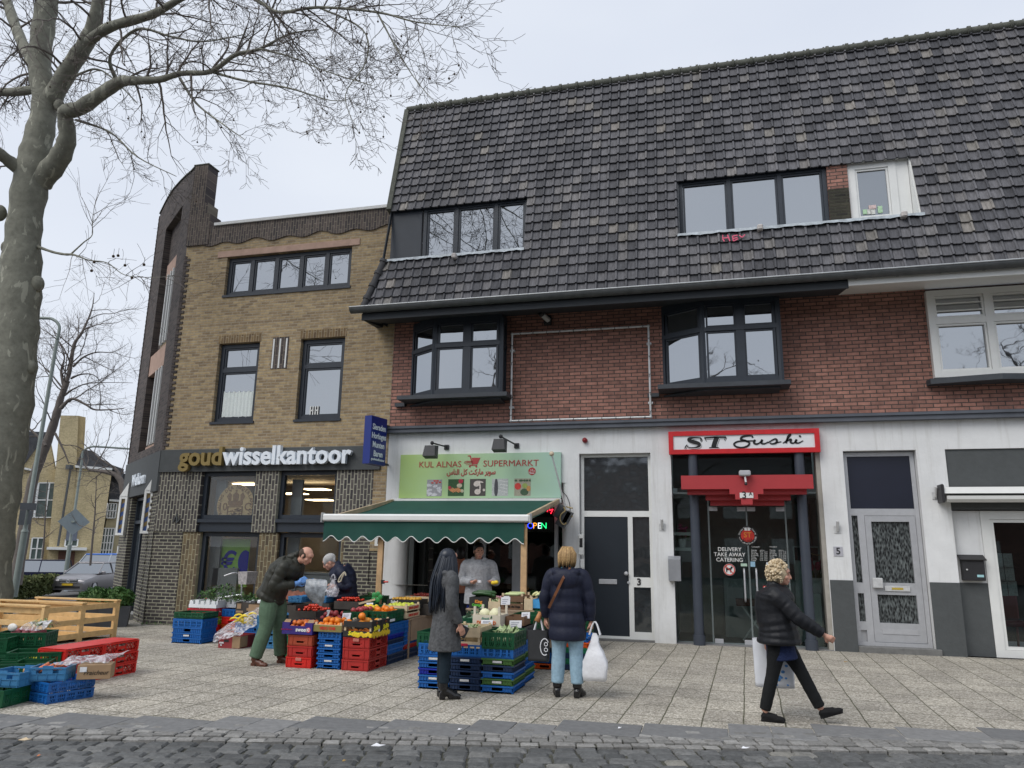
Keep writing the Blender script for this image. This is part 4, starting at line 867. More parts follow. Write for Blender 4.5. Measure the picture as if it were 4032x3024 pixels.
for k in range(n_):
 a,b=2*math.pi*k/n_,2*math.pi*(k+1)/n_
 m_.slab([(c_.x+q_*math.cos(t),ys-.010,c_.z+q_*math.sin(t))for q_,t in((r_*.96,a),(r_*.96,b),(r_*.8,b),(r_*.8,a))],(0,.003,0))
m_.beam((c_.x-r_*.6,ys-.012,c_.z+r_*.6),(c_.x+r_*.6,ys-.012,c_.z-r_*.6),.003,.016,up=(1,0,1));m_.build('ring',M_redp,nd)
m_=MB();dog=[(-.055,-.05),(-.04,-.05),(-.035,-.01),(.01,-.01),(.015,-.05),(.03,-.05),(.032,0),(.055,.03),(.065,.035),(.05,.055),(.03,.06),(.02,.03),(-.045,.025),(-.07,.045),(-.06,.01)]
m_.slab([(c_.x+x,ys-.0085,c_.z+z)for x,z in dog],(0,.001,0));m_.build('dog_symbol',M_blkp,nd)
c0_,c1_=qy(728,985),qy(808,1097);m_=MB();m_.box(c0_.x,c1_.x,ys-.006,ys-.003,c1_.z,c0_.z);pp=tag(m_.build('notice',mat('white_sheet',(.62,.68,.72),.7,.04)),'white printed notice with small red disc on the right glass door','paper')
m_=MB();disc(m_,qy(784,1010),.032,ys-.008);m_.build('disc',M_redp,pp)
m_=MB()
for k in range(7):zz_=c0_.z-.18-k*.028;m_.box(c0_.x+.03,c0_.x+.03+.12*(1-.3*(k%3)),ys-.008,ys-.006,zz_,zz_+.007)
m_.build('printed_lines',mat('grey_print',(.25,.26,.27),.6),pp)
c0_,c1_=qy(706,1147),qy(800,1225);m_=MB();m_.box(c0_.x,c1_.x,ys-.008,ys-.004,c1_.z,c0_.z);nb=tag(m_.build('no_bicycles_notice',M_redp),'red edged no bicycles notice low on the right glass door','sign');m_=MB();m_.box(c0_.x+.014,c1_.x-.014,ys-.010,ys-.008,c1_.z+.014,c0_.z-.014);m_.build('field',M_wframe,nb)
text('lettering','HIER GEEN FIETSEN',.034,((c0_.x+c1_.x)/2,ys-.012,c0_.z-.04),M_blkp,nb,sx=.8)
m_=MB();cc_=Vector(((c0_.x+c1_.x)/2,0,c0_.z-.15))
for k in range(20):
 a,b=2*math.pi*k/20,2*math.pi*(k+1)/20
 m_.slab([(cc_.x+q_*math.cos(t),ys-.013,cc_.z+q_*math.sin(t))for q_,t in((.07,a),(.07,b),(.055,b),(.055,a))],(0,.002,0))
m_.beam((cc_.x-.045,ys-.014,cc_.z+.045),(cc_.x+.045,ys-.014,cc_.z-.045),.003,.012,up=(1,0,1));m_.build('ring',M_redp,nb)
for col,(x,head)in enumerate(((625,'Openingstijden'),(752,'Bezorgtijden'))):
 c_=qy(x,878);text('window_lettering',head,.034,(c_.x,ys-.003,c_.z),M_wframe,shopf,align='LEFT',sx=.75,resol=1)
 for k,dd_ in enumerate(('Maandag','Dinsdag','Woensdag','Donderdag','Vrijdag','Zaterdag','Zondag')):
  c_=qy(x,902+k*11.5);text('window_lettering',dd_,.034,(c_.x,ys-.003,c_.z),M_wframe,shopf,align='LEFT',sx=.8,resol=1)
  tx='gesloten' if k==0 else('17.00 - 20.00' if col==0 else '17.15 - 20.00')if k<5 else '16.00 - 20.00'
  c_=qy(x+(60 if col==0 else 62),902+k*11.5);text('window_lettering',tx,.034,(c_.x,ys-.003,c_.z),M_wframe,shopf,align='LEFT',sx=.72,resol=1)
c_=qy(575,1003);m_=MB();m_.box(c_.x-.055,c_.x+.055,ys-.008,ys-.004,c_.z-.025,c_.z+.025);tag(m_.build('small_sticker',mat('pale_green_sticker',(.45,.62,.5),.6)),'small pale green sticker on left glass door above its handle','sticker')
c_=qy(636,998);m_=MB();m_.box(c_.x-.04,c_.x+.04,ys-.008,ys-.004,c_.z-.045,c_.z+.045);tag(m_.build('small_sticker',mat('sky_blue_sticker',(.3,.5,.65),.6)),'small light blue sticker on right glass door above its handle','sticker')
for(x,la)in((253,'left'),(1010,'right')):
 c_=F(*cQ(x,1100),WY-.02);m_=MB();m_.tube([(c_.x,WY-.02,.0),(c_.x,WY-.02,3.55)],.085,18);po=m_.build('post',mat('slate_blue_post',(.045,.055,.075),.5,.08,4),RB,smooth=False);smooth_edges(po)
 m_=MB();m_.tube([(c_.x,WY-.02,.0),(c_.x,WY-.02,.17)],.105,18);smooth_edges(m_.build('shoe',MATS['slate_blue_post'],po))
cn=thing('stepped_canopy','red stepped pediment canopy with number 3A over the glass shop door','canopy',(F(*cQ(600,480),WY-.3).x,WY-.2,2.4))
M_redc=mat('red_canopy_paint',(.40,.035,.04),.5,.05,3)
yc=WY-.42;q=lambda x,y:F(*cQ(x,y),yc)
xl,xr=q(143,430).x,q(1052,430).x;xc=(xl+xr)/2;zt,z1_=q(600,385).z,q(600,480).z
hs_=[(xl,xr,z1_,zt)]
m_=MB();st=(z1_-q(600,588).z)/3
w1,w2_,w3=(q(705,500).x-q(472,500).x)/2,(q(668,540).x-q(512,540).x)/2,(q(632,580).x-q(553,580).x)/2
prof=[(xl,zt),(xl,z1_),(xc-w1,z1_),(xc-w1,z1_-st),(xc-w2_,z1_-st),(xc-w2_,z1_-2*st),(xc-w3,z1_-2*st),(xc-w3,z1_-3*st),(xc+w3,z1_-3*st),(xc+w3,z1_-2*st),(xc+w2_,z1_-2*st),(xc+w2_,z1_-st),(xc+w1,z1_-st),(xc+w1,z1_),(xr,z1_),(xr,zt)]
m_.slab([(x,yc,z)for x,z in prof],(0,.14,0));m_.build('front_board',M_redc,cn)
for k,(y_,xa,xb,za,zb)in enumerate(((yc+.142,xl+.10,xr-.10,z1_-st*.95,zt-.1),(yc+.30,xl+.42,xr-.36,z1_-st*1.95,zt-.15),(yc+.44,xl+.50,xr-.46,z1_-st*2.9,zt-.2))):
 m_=MB();m_.box(xa,xb,y_,y_+.135,za,zb);m_.build('step_board',M_redc,cn)
m_=MB();m_.box(xc-.115,xc+.115,yc-.012,yc-.001,z1_-st*1.75,z1_-st*.75);pl=m_.build('number_plate',M_wframe,cn);text('number','3',.17,(xc-.04,yc-.015,z1_-st*1.25),M_blkp,pl,off=.002);text('number','A',.085,(xc+.07,yc-.015,z1_-st*1.0),M_blkp,pl,off=.001)
fl=thing('floodlight','small silver floodlight on top of the red stepped canopy','lamp',(xc,yc,zt))
m_=MB();c_=F(*cQ(581,372),yc-.1);m_.bbox(c_.x-.10,c_.x+.10,yc-.14,yc-.02,c_.z-.05,c_.z+.05,.02);m_.build('housing',M_alu,fl);m_=MB();m_.tube([(c_.x,yc-.08,c_.z-.05),(c_.x+.01,yc-.10,c_.z-.16)],.018,8);m_.build('sensor_arm',M_galv,fl);m_=MB();m_.ball((c_.x+.01,yc-.10,c_.z-.19),.028,8,6);m_.build('sensor',M_black,fl)
sg=thing('shop_sign','white shop sign with red border reading ST Sushi','sign',(0.6,WY-.1,3.7))
yg=WY-.10;a_,b_=F(2633,1743,yg),F(3227,1735,yg);zt_,zb_=F(2930,1694,yg).z,F(2930,1785,yg).z
m_=MB();frame(m_,a_.x,b_.x,zb_,zt_,yg-.04,.085,.12);m_.build('border',mat('sign_red',(.55,.015,.02),.4),sg)
m_=MB();m_.box(a_.x+.07,b_.x-.07,yg-.015,yg+.05,zb_+.07,zt_-.07);m_.build('panel',mat('sign_white',(.74,.76,.78),.4,.03),sg)
qg=lambda x,y:F(*cQ(x,y),yg-.02)
c_=qg(305,158)
def stroke2(mb,pts,w,y,t=.006):
 n=len(pts);L=[];R=[]
 for i,(x,z)in enumerate(pts):
  a=pts[max(i-1,0)];b=pts[min(i+1,n-1)];d=Vector((b[0]-a[0],b[1]-a[1]));d.normalize();ww=w[i]if isinstance(w,(list,tuple))else w
  L.append((x-d.y*ww/2,z+d.x*ww/2));R.append((x+d.y*ww/2,z-d.x*ww/2))
 for i in range(n-1):mb.slab([(L[i][0],y,L[i][1]),(L[i+1][0],y,L[i+1][1]),(R[i+1][0],y,R[i+1][1]),(R[i][0],y,R[i][1])],(0,t,0))
def spline(pts,k=5):
 out=[]
 for i in range(len(pts)-1):
  p0,p1,p2,p3=pts[max(i-1,0)],pts[i],pts[i+1],pts[min(i+2,len(pts)-1)]
  for j in range(k):
   t=j/k;out.append(tuple(.5*((2*p1[m])+(-p0[m]+p2[m])*t+(2*p0[m]-5*p1[m]+4*p2[m]-p3[m])*t*t+(-p0[m]+3*p1[m]-3*p2[m]+p3[m])*t**3)for m in range(len(p1))))
 out.append(tuple(pts[-1]));return out
U=abs(qg(1000,158).x-qg(200,158).x)/800
ox,oz=qg(600,158).x,qg(600,158).z
def pq(x,y):return(ox+(x-600)*U,oz-(y-158)*U)
def letter(name,strokes,m=M_blkp):
 for nm,dx,dz,yy,mt in(('letter_outline',.012,-.012,yg-.019,MATS['grey_print']),)if name=='outlined' else():
  pass
 mb=MB()
 for s_ in strokes:
  pts=spline([(*pq(p[0],p[1]),p[2]*U)for p in s_]);stroke2(mb,[(a,b)for a,b,c in pts],[c for a,b,c in pts],yg-.024)
 mb.build('letter',m,sg)
S_=[[(276,142,4),(280,128,6),(262,119,8),(228,118,12),(196,124,22),(192,138,26),(222,150,30),(256,162,26),(262,178,22),(240,190,12),(206,192,8),(182,186,6),(170,172,4)],[(270,118,9),(276,132,9),(272,146,4)],[(158,200,4),(164,184,10),(176,168,4)]]
T_=[[(300,122,12),(376,119,14),(452,120,12)],[(302,118,8),(310,142,4)],[(450,118,8),(440,142,4)],[(388,120,34),(372,160,34),(362,192,34)],[(332,195,9),(366,194,9),(398,195,9)]]
for st_ in(S_,T_):
 mb=MB()
 for s_ in st_:
  pts=spline([(*pq(p[0]+5,p[1]+6),(p[2]+1)*U)for p in s_]);stroke2(mb,[(a,b)for a,b,c in pts],[c for a,b,c in pts],yg-.020,.003)
 mb.build('letter_shadow',mat('shadow_grey_print',(.06,.06,.06),.5),sg)
 mb=MB()
 for s_ in st_:
  pts=spline([(*pq(p[0]+2.5,p[1]+3),(p[2]+1)*U)for p in s_]);stroke2(mb,[(a,b)for a,b,c in pts],[c for a,b,c in pts],yg-.0225,.002)
 mb.build('letter_gap',MATS['sign_white'],sg);letter('S',st_)
letter('S',[[(636,128,12),(632,114,10),(600,113,13),(566,120,15),(556,138,16),(590,150,15),(612,164,14),(600,186,14),(560,198,13),(520,190,13),(506,170,13),(530,154,12),(570,150,10),(650,150,8)]])
letter('u',[[(652,142,15),(644,164,16),(662,174,13),(686,162,10),(700,144,12)],[(702,142,15),(694,166,15),(714,173,11),(742,160,8)]])
letter('s',[[(738,166,8),(786,140,11),(800,150,15),(794,168,15),(768,175,11),(752,168,9)],[(794,168,8),(830,160,7)]])
letter('i',[[(846,150,8),(868,142,12),(858,166,14),(876,172,9),(900,156,6)]][:0]+[[(934,146,14),(924,166,14),(944,172,10),(976,156,6)],[(950,118,4),(955,122,14),(960,126,14),(964,124,4)]])
letter('h',[[(840,172,7),(866,150,8),(896,112,10),(880,120,14),(860,172,14)],[(866,158,9),(896,144,13),(892,166,14),(912,172,10),(934,150,8)]])
st_=MB();a_=qy(105,965);st_.bbox(sx0+.0,sx0+.12,WY-.02,WY+.0,1,1.1,.01)
lbx=MB();a_,b_=F(*cQ(97,965),WY-.1),F(*cQ(145,1115),WY-.1);lbx.slab([(sx0-.10,WY-.13,b_.z),(sx0-.10,WY,b_.z),(sx0-.10,WY,a_.z+.06),(sx0-.10,WY-.16,a_.z)],(.22,0,0));tag(lbx.build('letter_box',mat('grey_letter_box',(.27,.28,.30),.5)),'grey metal letter box at the left edge of the sushi shop opening','letter box')
sh=MB();a_=qy(108,790);yb_=ys+.35
for y_ in(790,895):c_=F(*cQ(148,y_),yb_);sh.box(sx0+.0,c_.x+.20,yb_-.1,yb_+.2,c_.z-.03,c_.z+.03)
tag(sh.build('wall_shelf',M_wframe),'two white wall shelves behind the left glass of the sushi shop','shelf')
def flower_pot(name,la,c,s,pot,flow,leafm,n=14,tulip=False):
 t=thing(name,la,'plant',c);m_=MB();m_.lathe(c,[(.045*s,0),(.07*s,.13*s),(.062*s,.13*s)],14);m_.build('pot',pot,t)
 m_=MB();g_=MB()
 for k in range(n):
  a=random.random()*6.28;r=random.uniform(.02,.11)*s;h=random.uniform(.20,.36)*s;e=Vector((c[0]+r*math.cos(a),c[1]+r*math.sin(a)*.7,c[2]+h))
  g_.tube([(c[0],c[1],c[2]+.1*s),e],.004*s,4);m_.ball(e,.028*s,6,5,(1,1,1.4 if tulip else .9))
  if k%2:g_.slab([(c[0],c[1],c[2]+.12*s),(c[0]+r*1.6*math.cos(a),c[1]+r*math.sin(a),c[2]+.20*s),(c[0]+r*1.9*math.cos(a+.3),c[1]+r*math.sin(a+.3),c[2]+.10*s)],(0,.004,0))
 m_.build('flowers',flow,t);g_.build('leaves',leafm,t)
M_leaf=mat('leaf_green',(.03,.085,.025),.6,.3,20)
c_=F(*cQ(153,882),yb_);flower_pot('pink_orchid','small pot of pink flowers on the white shelf in the sushi shop',(c_.x,yb_,c_.z+.0),1.15,M_wframe,mat('pink_petals',(.50,.06,.20),.6),M_leaf)
c_=F(*cQ(1078,1198),ys+.45);pz=c_.z
flower_pot('tulip_vase','white vase of red tulips on the white plinth in the right shop window',(c_.x,ys+.45,pz),2.1,M_wframe,mat('tulip_red',(.35,.01,.06),.5),M_leaf,9,True)
pl=MB();pl.box(c_.x-.22,sx1-.10,ys+.2,ys+.75,.02,pz-.003);tag(pl.build('plinth',mat('pale_green_plinth',(.55,.63,.60),.6,.04)),'tall white plinth behind the right shop window holding the tulips','plinth')
a_,b_=F(*cQ(912,875),ys+.8),F(*cQ(1118,975),ys+.8);wb_=MB();wb_.box(a_.x,b_.x,ys+.78,ys+.84,.02,a_.z);wb_.build('partition',mat('pale_partition',(.42,.47,.46),.7),RB)
m_=MB();m_.box(a_.x+.02,b_.x-.08,ys+.77,ys+.778,b_.z,a_.z-.02);ob=tag(m_.build('wall_picture',M_blkp),'black wall picture with gold scroll writing behind the right shop window','picture')
m_=MB();stroke2(m_,[(a_.x+.1+.06*math.cos(t*.35)+t*.018,b_.z+.12+.06*math.sin(t*.7)*(1 if t<12 else .3))for t in range(24)],.014,ys+.763);m_.build('scroll',mat('gold_scroll',(.35,.25,.1),.5),ob)
ct=MB();c_=F(*cQ(435,1095),ys+1.1);ct.box(c_.x,c_.x+2.0,ys+1.1,ys+1.5,.02,c_.z);tag(ct.build('counter',mat('grey_counter',(.30,.33,.33),.6,.06)),'pale grey service counter inside the sushi shop','counter')
ct=MB();c0_=F(*cQ(205,1160),ys+1.5);c1_=F(*cQ(440,1360),ys+1.5);ct.box(c0_.x,c1_.x,ys+1.5,ys+1.9,.02,c0_.z);ct.box(c0_.x-.02,c1_.x+.02,ys+1.46,ys+1.9,c0_.z+.002,c0_.z+.06);tag(ct.build('sideboard',mat('cream_sideboard',(.26,.24,.20),.6,.12)),'cream sideboard with dark top behind the left glass door','sideboard')
it=thing('bench','dark red bench with crossed metal legs inside the sushi shop','bench',(0,ys+.6,0));c0_,c1_=F(*cQ(520,1235),ys+.55),F(*cQ(730,1290),ys+.55)
m_=MB();m_.bbox(c0_.x,c1_.x+.1,ys+.5,ys+.8,c1_.z,c0_.z,.01);m_.build('seat',mat('red_brown_wood',(.12,.03,.02),.5),it);m_=MB()
m_.beam((c0_.x+.1,ys+.65,.02),(c1_.x,ys+.65,c1_.z),.03,.03);m_.beam((c1_.x,ys+.66,.02),(c0_.x+.1,ys+.66,c1_.z),.03,.03);m_.build('leg',M_galv,it)
# mansard roof
SL=.2415;LN=math.sqrt(1+SL*SL)
def RP(x,z,out=0):
 return Vector((x,13.97+SL*(z-8.96)-out/LN,z+out*SL/LN))
zr0,zr1=6.36,11.66;xv=-6.46
op=[(-6.44,-3.35,7.50,8.86),(-.34,3.87,7.50,8.86)]
def lx(z):return-6.66+(z-6.4)*.26 if z<7.50 else xv
tl=MB();pw,rh=.1905,.2195;zrow=[];z=6.385;row=0
def tile(x,z,w_,h_,j):
 t0,t1=.012+j,.054+j
 prof=[(0,0),(.012,.0),(.125,-.004),(.135,.008),(.141,.030),(.172,.030),(.1795,.006),(.188,0)]
 lo=[RP(x+a,z-.006,t1+o)for a,o in prof];hi=[RP(x+a,z+h_+.012,t0+o)for a,o in prof];un=[RP(x+a,z-.006,t1+o-.030)for a,o in prof]
 n=len(prof);fs=[(i,i+1,n+i+1,n+i)for i in range(n-1)]+[(2*n+i,2*n+i+1,i+1,i)for i in range(n-1)]
 fs+=[(0,n,2*n),(n-1,3*n-1,2*n-1)]
 tl.add(lo+hi+un,fs)
while z<zr1-.05:
 x=xv+.035-(3 if z<7.4 else 0)*pw
 while x<10.6:
  cx,cz=x+.09,z+.11
  ok=x>lx(z)-.02 and not any(a-.04<cx<b+.04 and c-.02<cz<d for a,b,c,d in op)
  if ok:tile(x,z,pw,rh,(random.random()-.5)*.006)
  x+=pw
 z+=rh*.985;row+=1
roof_tiles=tl.build('roof_tiles',M_tile,RB)
dk=MB()
xs=sorted({xv,X1,*[o[0]for o in op],*[o[1]for o in op]});zs=[zr0,7.5,8.86,zr1]
for i in range(len(xs)-1):
 for j in range(3):
  cx,cz=(xs[i]+xs[i+1])/2,(zs[j]+zs[j+1])/2
  if any(a<cx<b and c<cz<d for a,b,c,d in op):continue
  dk.hexa([RP(xs[i],zs[j],0),RP(xs[i+1],zs[j],0),RP(xs[i+1],zs[j],-.08),RP(xs[i],zs[j],-.08),RP(xs[i],zs[j+1],0),RP(xs[i+1],zs[j+1],0),RP(xs[i+1],zs[j+1],-.08),RP(xs[i],zs[j+1],-.08)])
dk.hexa([RP(-6.62,6.4,0),RP(xv,6.4,0),RP(xv,6.4,-.08),RP(-6.62,6.4,-.08),RP(-6.36,7.46,0),RP(xv+.2,7.46,0),RP(xv+.2,7.46,-.08),RP(-6.36,7.46,-.08)])
dk.build('roof_boarding',M_dsoff,RB)
fl_=MB();fl_.quad(RP(xv,zr1,0),RP(X1,zr1,0),(X1,24,zr1+.5),(xv,24,zr1+.5));fl_.quad(RP(xv,8.86,-.02),RP(xv,zr1,0),(xv,24,zr1+.5),(xv,24,8.86));fl_.build('flat_roof',M_asph,RB)
rg=MB();x=xv-.02
while x<10.6:
 a,b=RP(x,zr1+.02,.03),RP(x+.375,zr1+.02,.03)
 rg.tube([a,b-Vector((.06,0,0)),b-Vector((.06,0,0)),b-Vector((.01,0,0))],[.082,.082,.108,.108],10);x+=.37
smooth_edges(rg.build('ridge_caps',M_mossy,RB))
vg=MB();vg.hexa([RP(xv-.07,8.80,.09),RP(xv+.035,8.80,.09),RP(xv+.035,8.8,-.25),RP(xv-.07,8.8,-.25),RP(xv-.07,zr1,.09),RP(xv+.035,zr1,.09),RP(xv+.035,zr1,-.25),RP(xv-.07,zr1,-.25)]);vg.build('verge',M_mossy,RB)
hp=MB();p0_,p1_=RP(-6.68,6.33,.05),RP(-6.38,7.50,.05);k=0
for k in range(4):
 a=p0_.lerp(p1_,k/4);b=p0_.lerp(p1_,(k+1)/4);hp.tube([a,a.lerp(b,.8),a.lerp(b,.8),b],[.068,.068,.088,.088],10)
smooth_edges(hp.build('hip_caps',mat('hip_tile',(.055,.055,.058),.75,.2,10),RB))
ck=MB();ck.quad((-6.62,13.42,6.3),(-6.60,14.39,6.3),(-6.45,14.39,7.45),(-6.36,13.64,7.45));ck.build('cheek',M_dsoff,RB)
gt=MB();n_=10;gxa,gxb=-6.93,X1;yg_,zg_=13.30,6.385
def gsec(x,r=.10):
 return[(x,yg_+r*math.cos(a),zg_+r*math.sin(a))for a in[math.pi+math.pi*k/n_ for k in range(n_+1)]]
v0,v1,v2,v3=gsec(gxa),gsec(gxb),gsec(gxa,.09),gsec(gxb,.09)
gt.add(v0+v1+v2+v3,[(k,k+1,n_+1+k+1,n_+1+k)for k in range(n_)]+[(2*(n_+1)+k+1,2*(n_+1)+k,3*(n_+1)+k,3*(n_+1)+k+1)for k in range(n_)])
gt.add(v0,[tuple(range(n_+1))]);rt=MB();rt.tube([(gxa,yg_-.103,zg_+.008),(gxb,yg_-.103,zg_+.008)],.013,6)
x=gxa+.32
while x<gxb:
 s_=gsec(x,.106);e_=gsec(x+.035,.106);gt.add(s_+e_,[(k,k+1,n_+1+k+1,n_+1+k)for k in range(n_)]);x+=.66
gut=gt.build('gutter',M_zinc,RB);rt.build('gutter_rim',mat('zinc_edge_highlight',(.50,.52,.53),.4,.1,6,metal=.4),gut)  # rim coloured lighter than the gutter: a painted highlight along its edge
xw=2.53
def eave(xa,xb,m,nm,zlo=6.17,lw=6.37):
 e=MB();e.hexa([(xa,13.41,zlo),(xb,13.41,zlo),(xb,WY-.003,lw),(xa,WY-.003,lw),(xa,13.41,zlo+.19),(xb,13.41,zlo+.19),(xb,WY-.003,lw+.10),(xa,WY-.003,lw+.10)]);e.box(xa,xb,13.375,13.409,zlo-.02,zlo+.12);return e.build(nm,m,RB)
eave(-6.72,xw,M_dsoff,'eaves_board');eave(xw+.002,X1,M_wframe,'eaves_board',6.21)
cl=MB();cl.hexa([(-6.86,WY-.004,6.30),(-6.72,13.41,6.17),(-6.71,13.41,6.17),(-6.71,WY-.004,6.30),(-6.86,WY-.004,6.45),(-6.72,13.41,6.36),(-6.71,13.41,6.36),(-6.71,WY-.004,6.45)]);cl.build('eaves_end',M_dsoff,RB)
# windows in the slope
def cheek(mb,x,z0,z1,yb=14.12,t=.03):
 a,b=RP(x,z0,0),RP(x,z1,0);mb.hexa([(x,a.y,z0),(x+t,a.y,z0),(x+t,yb,z0),(x,yb,z0),(x,b.y,z1),(x+t,b.y,z1),(x+t,yb,z1),(x,yb,z1)])
yw=13.98
X=lambda px,py:F(px,py,yw).x
m_=MB();cheek(m_,-3.37,7.5,8.86);m_.box(-6.44,-3.34,13.93,14.12,8.80,8.86);m_.box(-6.44,-5.74,yw,yw+.05,7.5,8.80);m_.build('window_surround',M_dframe,RB)
xa,xb,xc_,xd=X(*cF(435,620)),X(*cF(590,600)),X(*cF(775,590)),-3.375
window(RB,xa,xd,7.56,8.80,yw-.01,M_dframe,M_pane,.075,.1,vs=[xb,xc_],name='roof_window',label='three-light anthracite roof window beside the yellow building')
m_=MB();xl_,xm_,xr_=-.34,2.50,3.87
m_.box(xl_,2.42,13.93,14.12,8.80,8.86);cheek(m_,xl_,7.5,8.8);m_.build('window_surround',M_dframe,RB)
m_=MB();m_.box(2.79,xr_-.03,13.93,14.12,8.80,8.86);cheek(m_,xr_-.032,7.5,8.8,t=.03);m_.box(3.62,xr_-.04,yw,yw+.06,7.5,8.8);m_.build('window_surround',M_wframe,RB)
window(RB,xl_+.03,2.42,7.56,8.80,yw-.01,M_dframe,M_pane,.075,.1,vs=[X(*cG(398,640)),X(*cG(612,620))],name='roof_window',label='three-light anthracite roof window above the pink graffiti')
window(RB,2.79,3.62,7.56,8.80,yw-.02,M_wframe,M_paneD,.13,.1,name='roof_window',label='white framed single roof window')
bp_=MB();bp_.box(2.425,2.785,yw-.06,14.2,7.5,8.80);bp_.build('brick_pier',M_red,RB);bp_=MB();bp_.box(2.42,2.78,yw-.07,yw-.0605,7.5,8.3);bp_.build('mossy_bricks',brick_mat('mossy_dark_brick',(.06,.055,.04),(.03,.028,.025),(.05,.05,.035),bh=.064),RB)
for i,(x0_,x1_)in enumerate(((-6.42,-3.35),(-.36,3.90))):
 ld=MB();n_=60
 for k in range(n_):
  a=x0_+(x1_-x0_)*k/n_;b=x0_+(x1_-x0_)*(k+1)/n_;wa=.007*math.sin(k*1.9)+.008*math.sin(k*.7);wb=.007*math.sin((k+1)*1.9)+.008*math.sin((k+1)*.7)
  ld.add([RP(a,7.44+wa,.075),RP(b,7.44+wb,.075),RP(b,7.50,.072),RP(a,7.50,.072),(a,yw,7.575),(b,yw,7.575)],[(0,1,2,3),(3,2,5,4)])
 ld.build('lead_apron',M_lead,RB)
 tb=MB();tb.box(x0_+.03,x1_-.05,yw-.16,yw-.011,7.512,7.56);tb.build('window_ledge',M_grey,RB)
for p_,la in((cU(1212,160),'small white overflow spout under the left roof window'),(cG(528,745),'small white overflow spout under the right roof window'),(cG(1135,690),'small white overflow spout under the white roof window')):
 d=ray(*p_);t_=(13.97+SL*(H-8.96)-.12)/(d.y-SL*d.z);c_=CAMP+d*t_;m_=MB();m_.bbox(c_.x-.05,c_.x+.05,c_.y-.05,c_.y+.16,c_.z-.055,c_.z+.055,.02);o_=m_.build('overflow_spout',mat('grimy_white',(.50,.47,.45),.7,.2,20),RB);o_['label']=la
gf=MB();
def gfr(pts,w_=.022):
 for k in range(len(pts)-1):
  P_=[]
  for px,py in(pts[k],pts[k+1]):
   d=ray(2600+px*.27125,900+py*.27125);t_=(13.97+SL*(H-8.96)-.085)/(d.y-SL*d.z);P_.append(CAMP+d*t_)
  gf.beam(P_[0],P_[1],.010,w_*.9,up=(0,0,1))
for s_ in([(910,95),(905,150),(930,185)],[(905,140),(1000,130)],[(975,90),(1010,185)],[(1045,110),(1060,180),(1130,150)],[(1050,110),(1120,95)],[(1052,145),(1120,130)],[(1145,95),(1185,128),(1228,88)]):gfr(s_)
gf.build('graffiti',mat('pink_spray',(.75,.13,.22),.7,.1),RB)
for k,(x,y,w_,h_,c)in enumerate(((505,1345,70,90,'green'),(578,1345,70,90,'pale'),(650,1345,75,90,'pale'),(640,1255,120,70,'red'),(785,1300,75,130,'green'))):
 c_=F(*cV(x,y),yw+.02);s_=.211/205;w2m,h2m=w_*s_,h_*s_
 m_=MB();m_.box(c_.x-w2m/2,c_.x+w2m/2,yw+.018,yw+.03,c_.z-h2m/2,c_.z+h2m/2)
 tag(m_.build('small_carton',mat('carton_'+c,dict(green=(.42,.62,.40),pale=(.62,.63,.58),red=(.62,.48,.46))[c],.7,.3,30)),['leftmost green and white carton in the white roof window','second small carton from the left in the white roof window','third small carton from the left in the white roof window','red and white carton lying on top of the others in the white roof window','single green carton standing apart in the white roof window'][k],'carton',group='small cartons in the white roof window')
# things on the brick wall
wl=thing('wall_lamp','white tube lamp on a dark bracket under the eaves between the bay windows','lamp',F(*cF(1010,1010)))
a_,b_=F(*cF(980,985),WY-.32),F(*cF(1018,1020),WY-.08)
m_=MB();m_.tube([a_.lerp(b_,.25),b_],.055,12);smooth_edges(m_.build('tube',mat('lamp_grey',(.50,.50,.50),.5),wl));m_=MB();m_.tube([a_,a_.lerp(b_,.26)],.058,12);m_.build('cap',M_black,wl);m_=MB();m_.bbox(b_.x-.1,b_.x+.06,WY-.09,WY-.001,b_.z-.09,b_.z+.09,.01);m_.build('bracket',M_black,wl)
tf=thing('wall_frame','empty rectangular galvanised tube frame wound with black ties on the red brick wall','frame',F(*cF(1165,1480),WY-.1))
pc=[F(*cF(845,1090),WY-.10),F(*cF(1483,1043),WY-.10),F(*cF(1498,1470),WY-.10),F(*cF(848,1492),WY-.10)]
xl,xr,zt,zb=(pc[0].x+pc[3].x)/2,(pc[1].x+pc[2].x)/2,(pc[0].z+pc[1].z)/2,(pc[2].z+pc[3].z)/2
m_=MB();y_=WY-.10;cs_=[(xl,y_,zb),(xl,y_,zt),(xr,y_,zt),(xr,y_,zb)]
for k in range(4):m_.tube([cs_[k],cs_[(k+1)%4]],.021,10)
m_.build('tube',M_galv,tf)
for c in cs_:m_=MB();m_.ball(c,.033,8,6);m_.build('corner_joint',MATS['galvanised_tube'],tf)
for z_ in(zt-.35,zb+.28):
 for x_ in(xl,xr):m_=MB();m_.box(x_-.045,x_+.045,y_+.015,WY,z_-.02,z_+.02);m_.build('clamp',M_galv,tf)
for k in range(10):
 t_=(k+.6)/10
 for(x_,z_,v)in((xl+(xr-xl)*t_,zt,0),(xl+(xr-xl)*t_,zb,0))+(((xl,zb+(zt-zb)*t_,1),(xr,zb+(zt-zb)*t_,1))if k%2==0 else()):
  m_=MB();pts=[(x_+(0 if v else .02*math.sin(a*.5)),y_-.026*math.cos(a),z_+.026*math.sin(a))if not v else(x_+.026*math.sin(a),y_-.026*math.cos(a),z_+.02*math.sin(a*.5))for a in[k2*.9 for k2 in range(8)]]
  pts.append((pts[-1][0]+random.uniform(-.04,.04),y_-.03,pts[-1][2]-random.uniform(.01,.06)));m_.tube(pts,.005,4);m_.build('tie',M_black,tf)
yb=WY-.07;S1=lambda x,y,Y=WY-.07:F(*cP(x,y),Y)
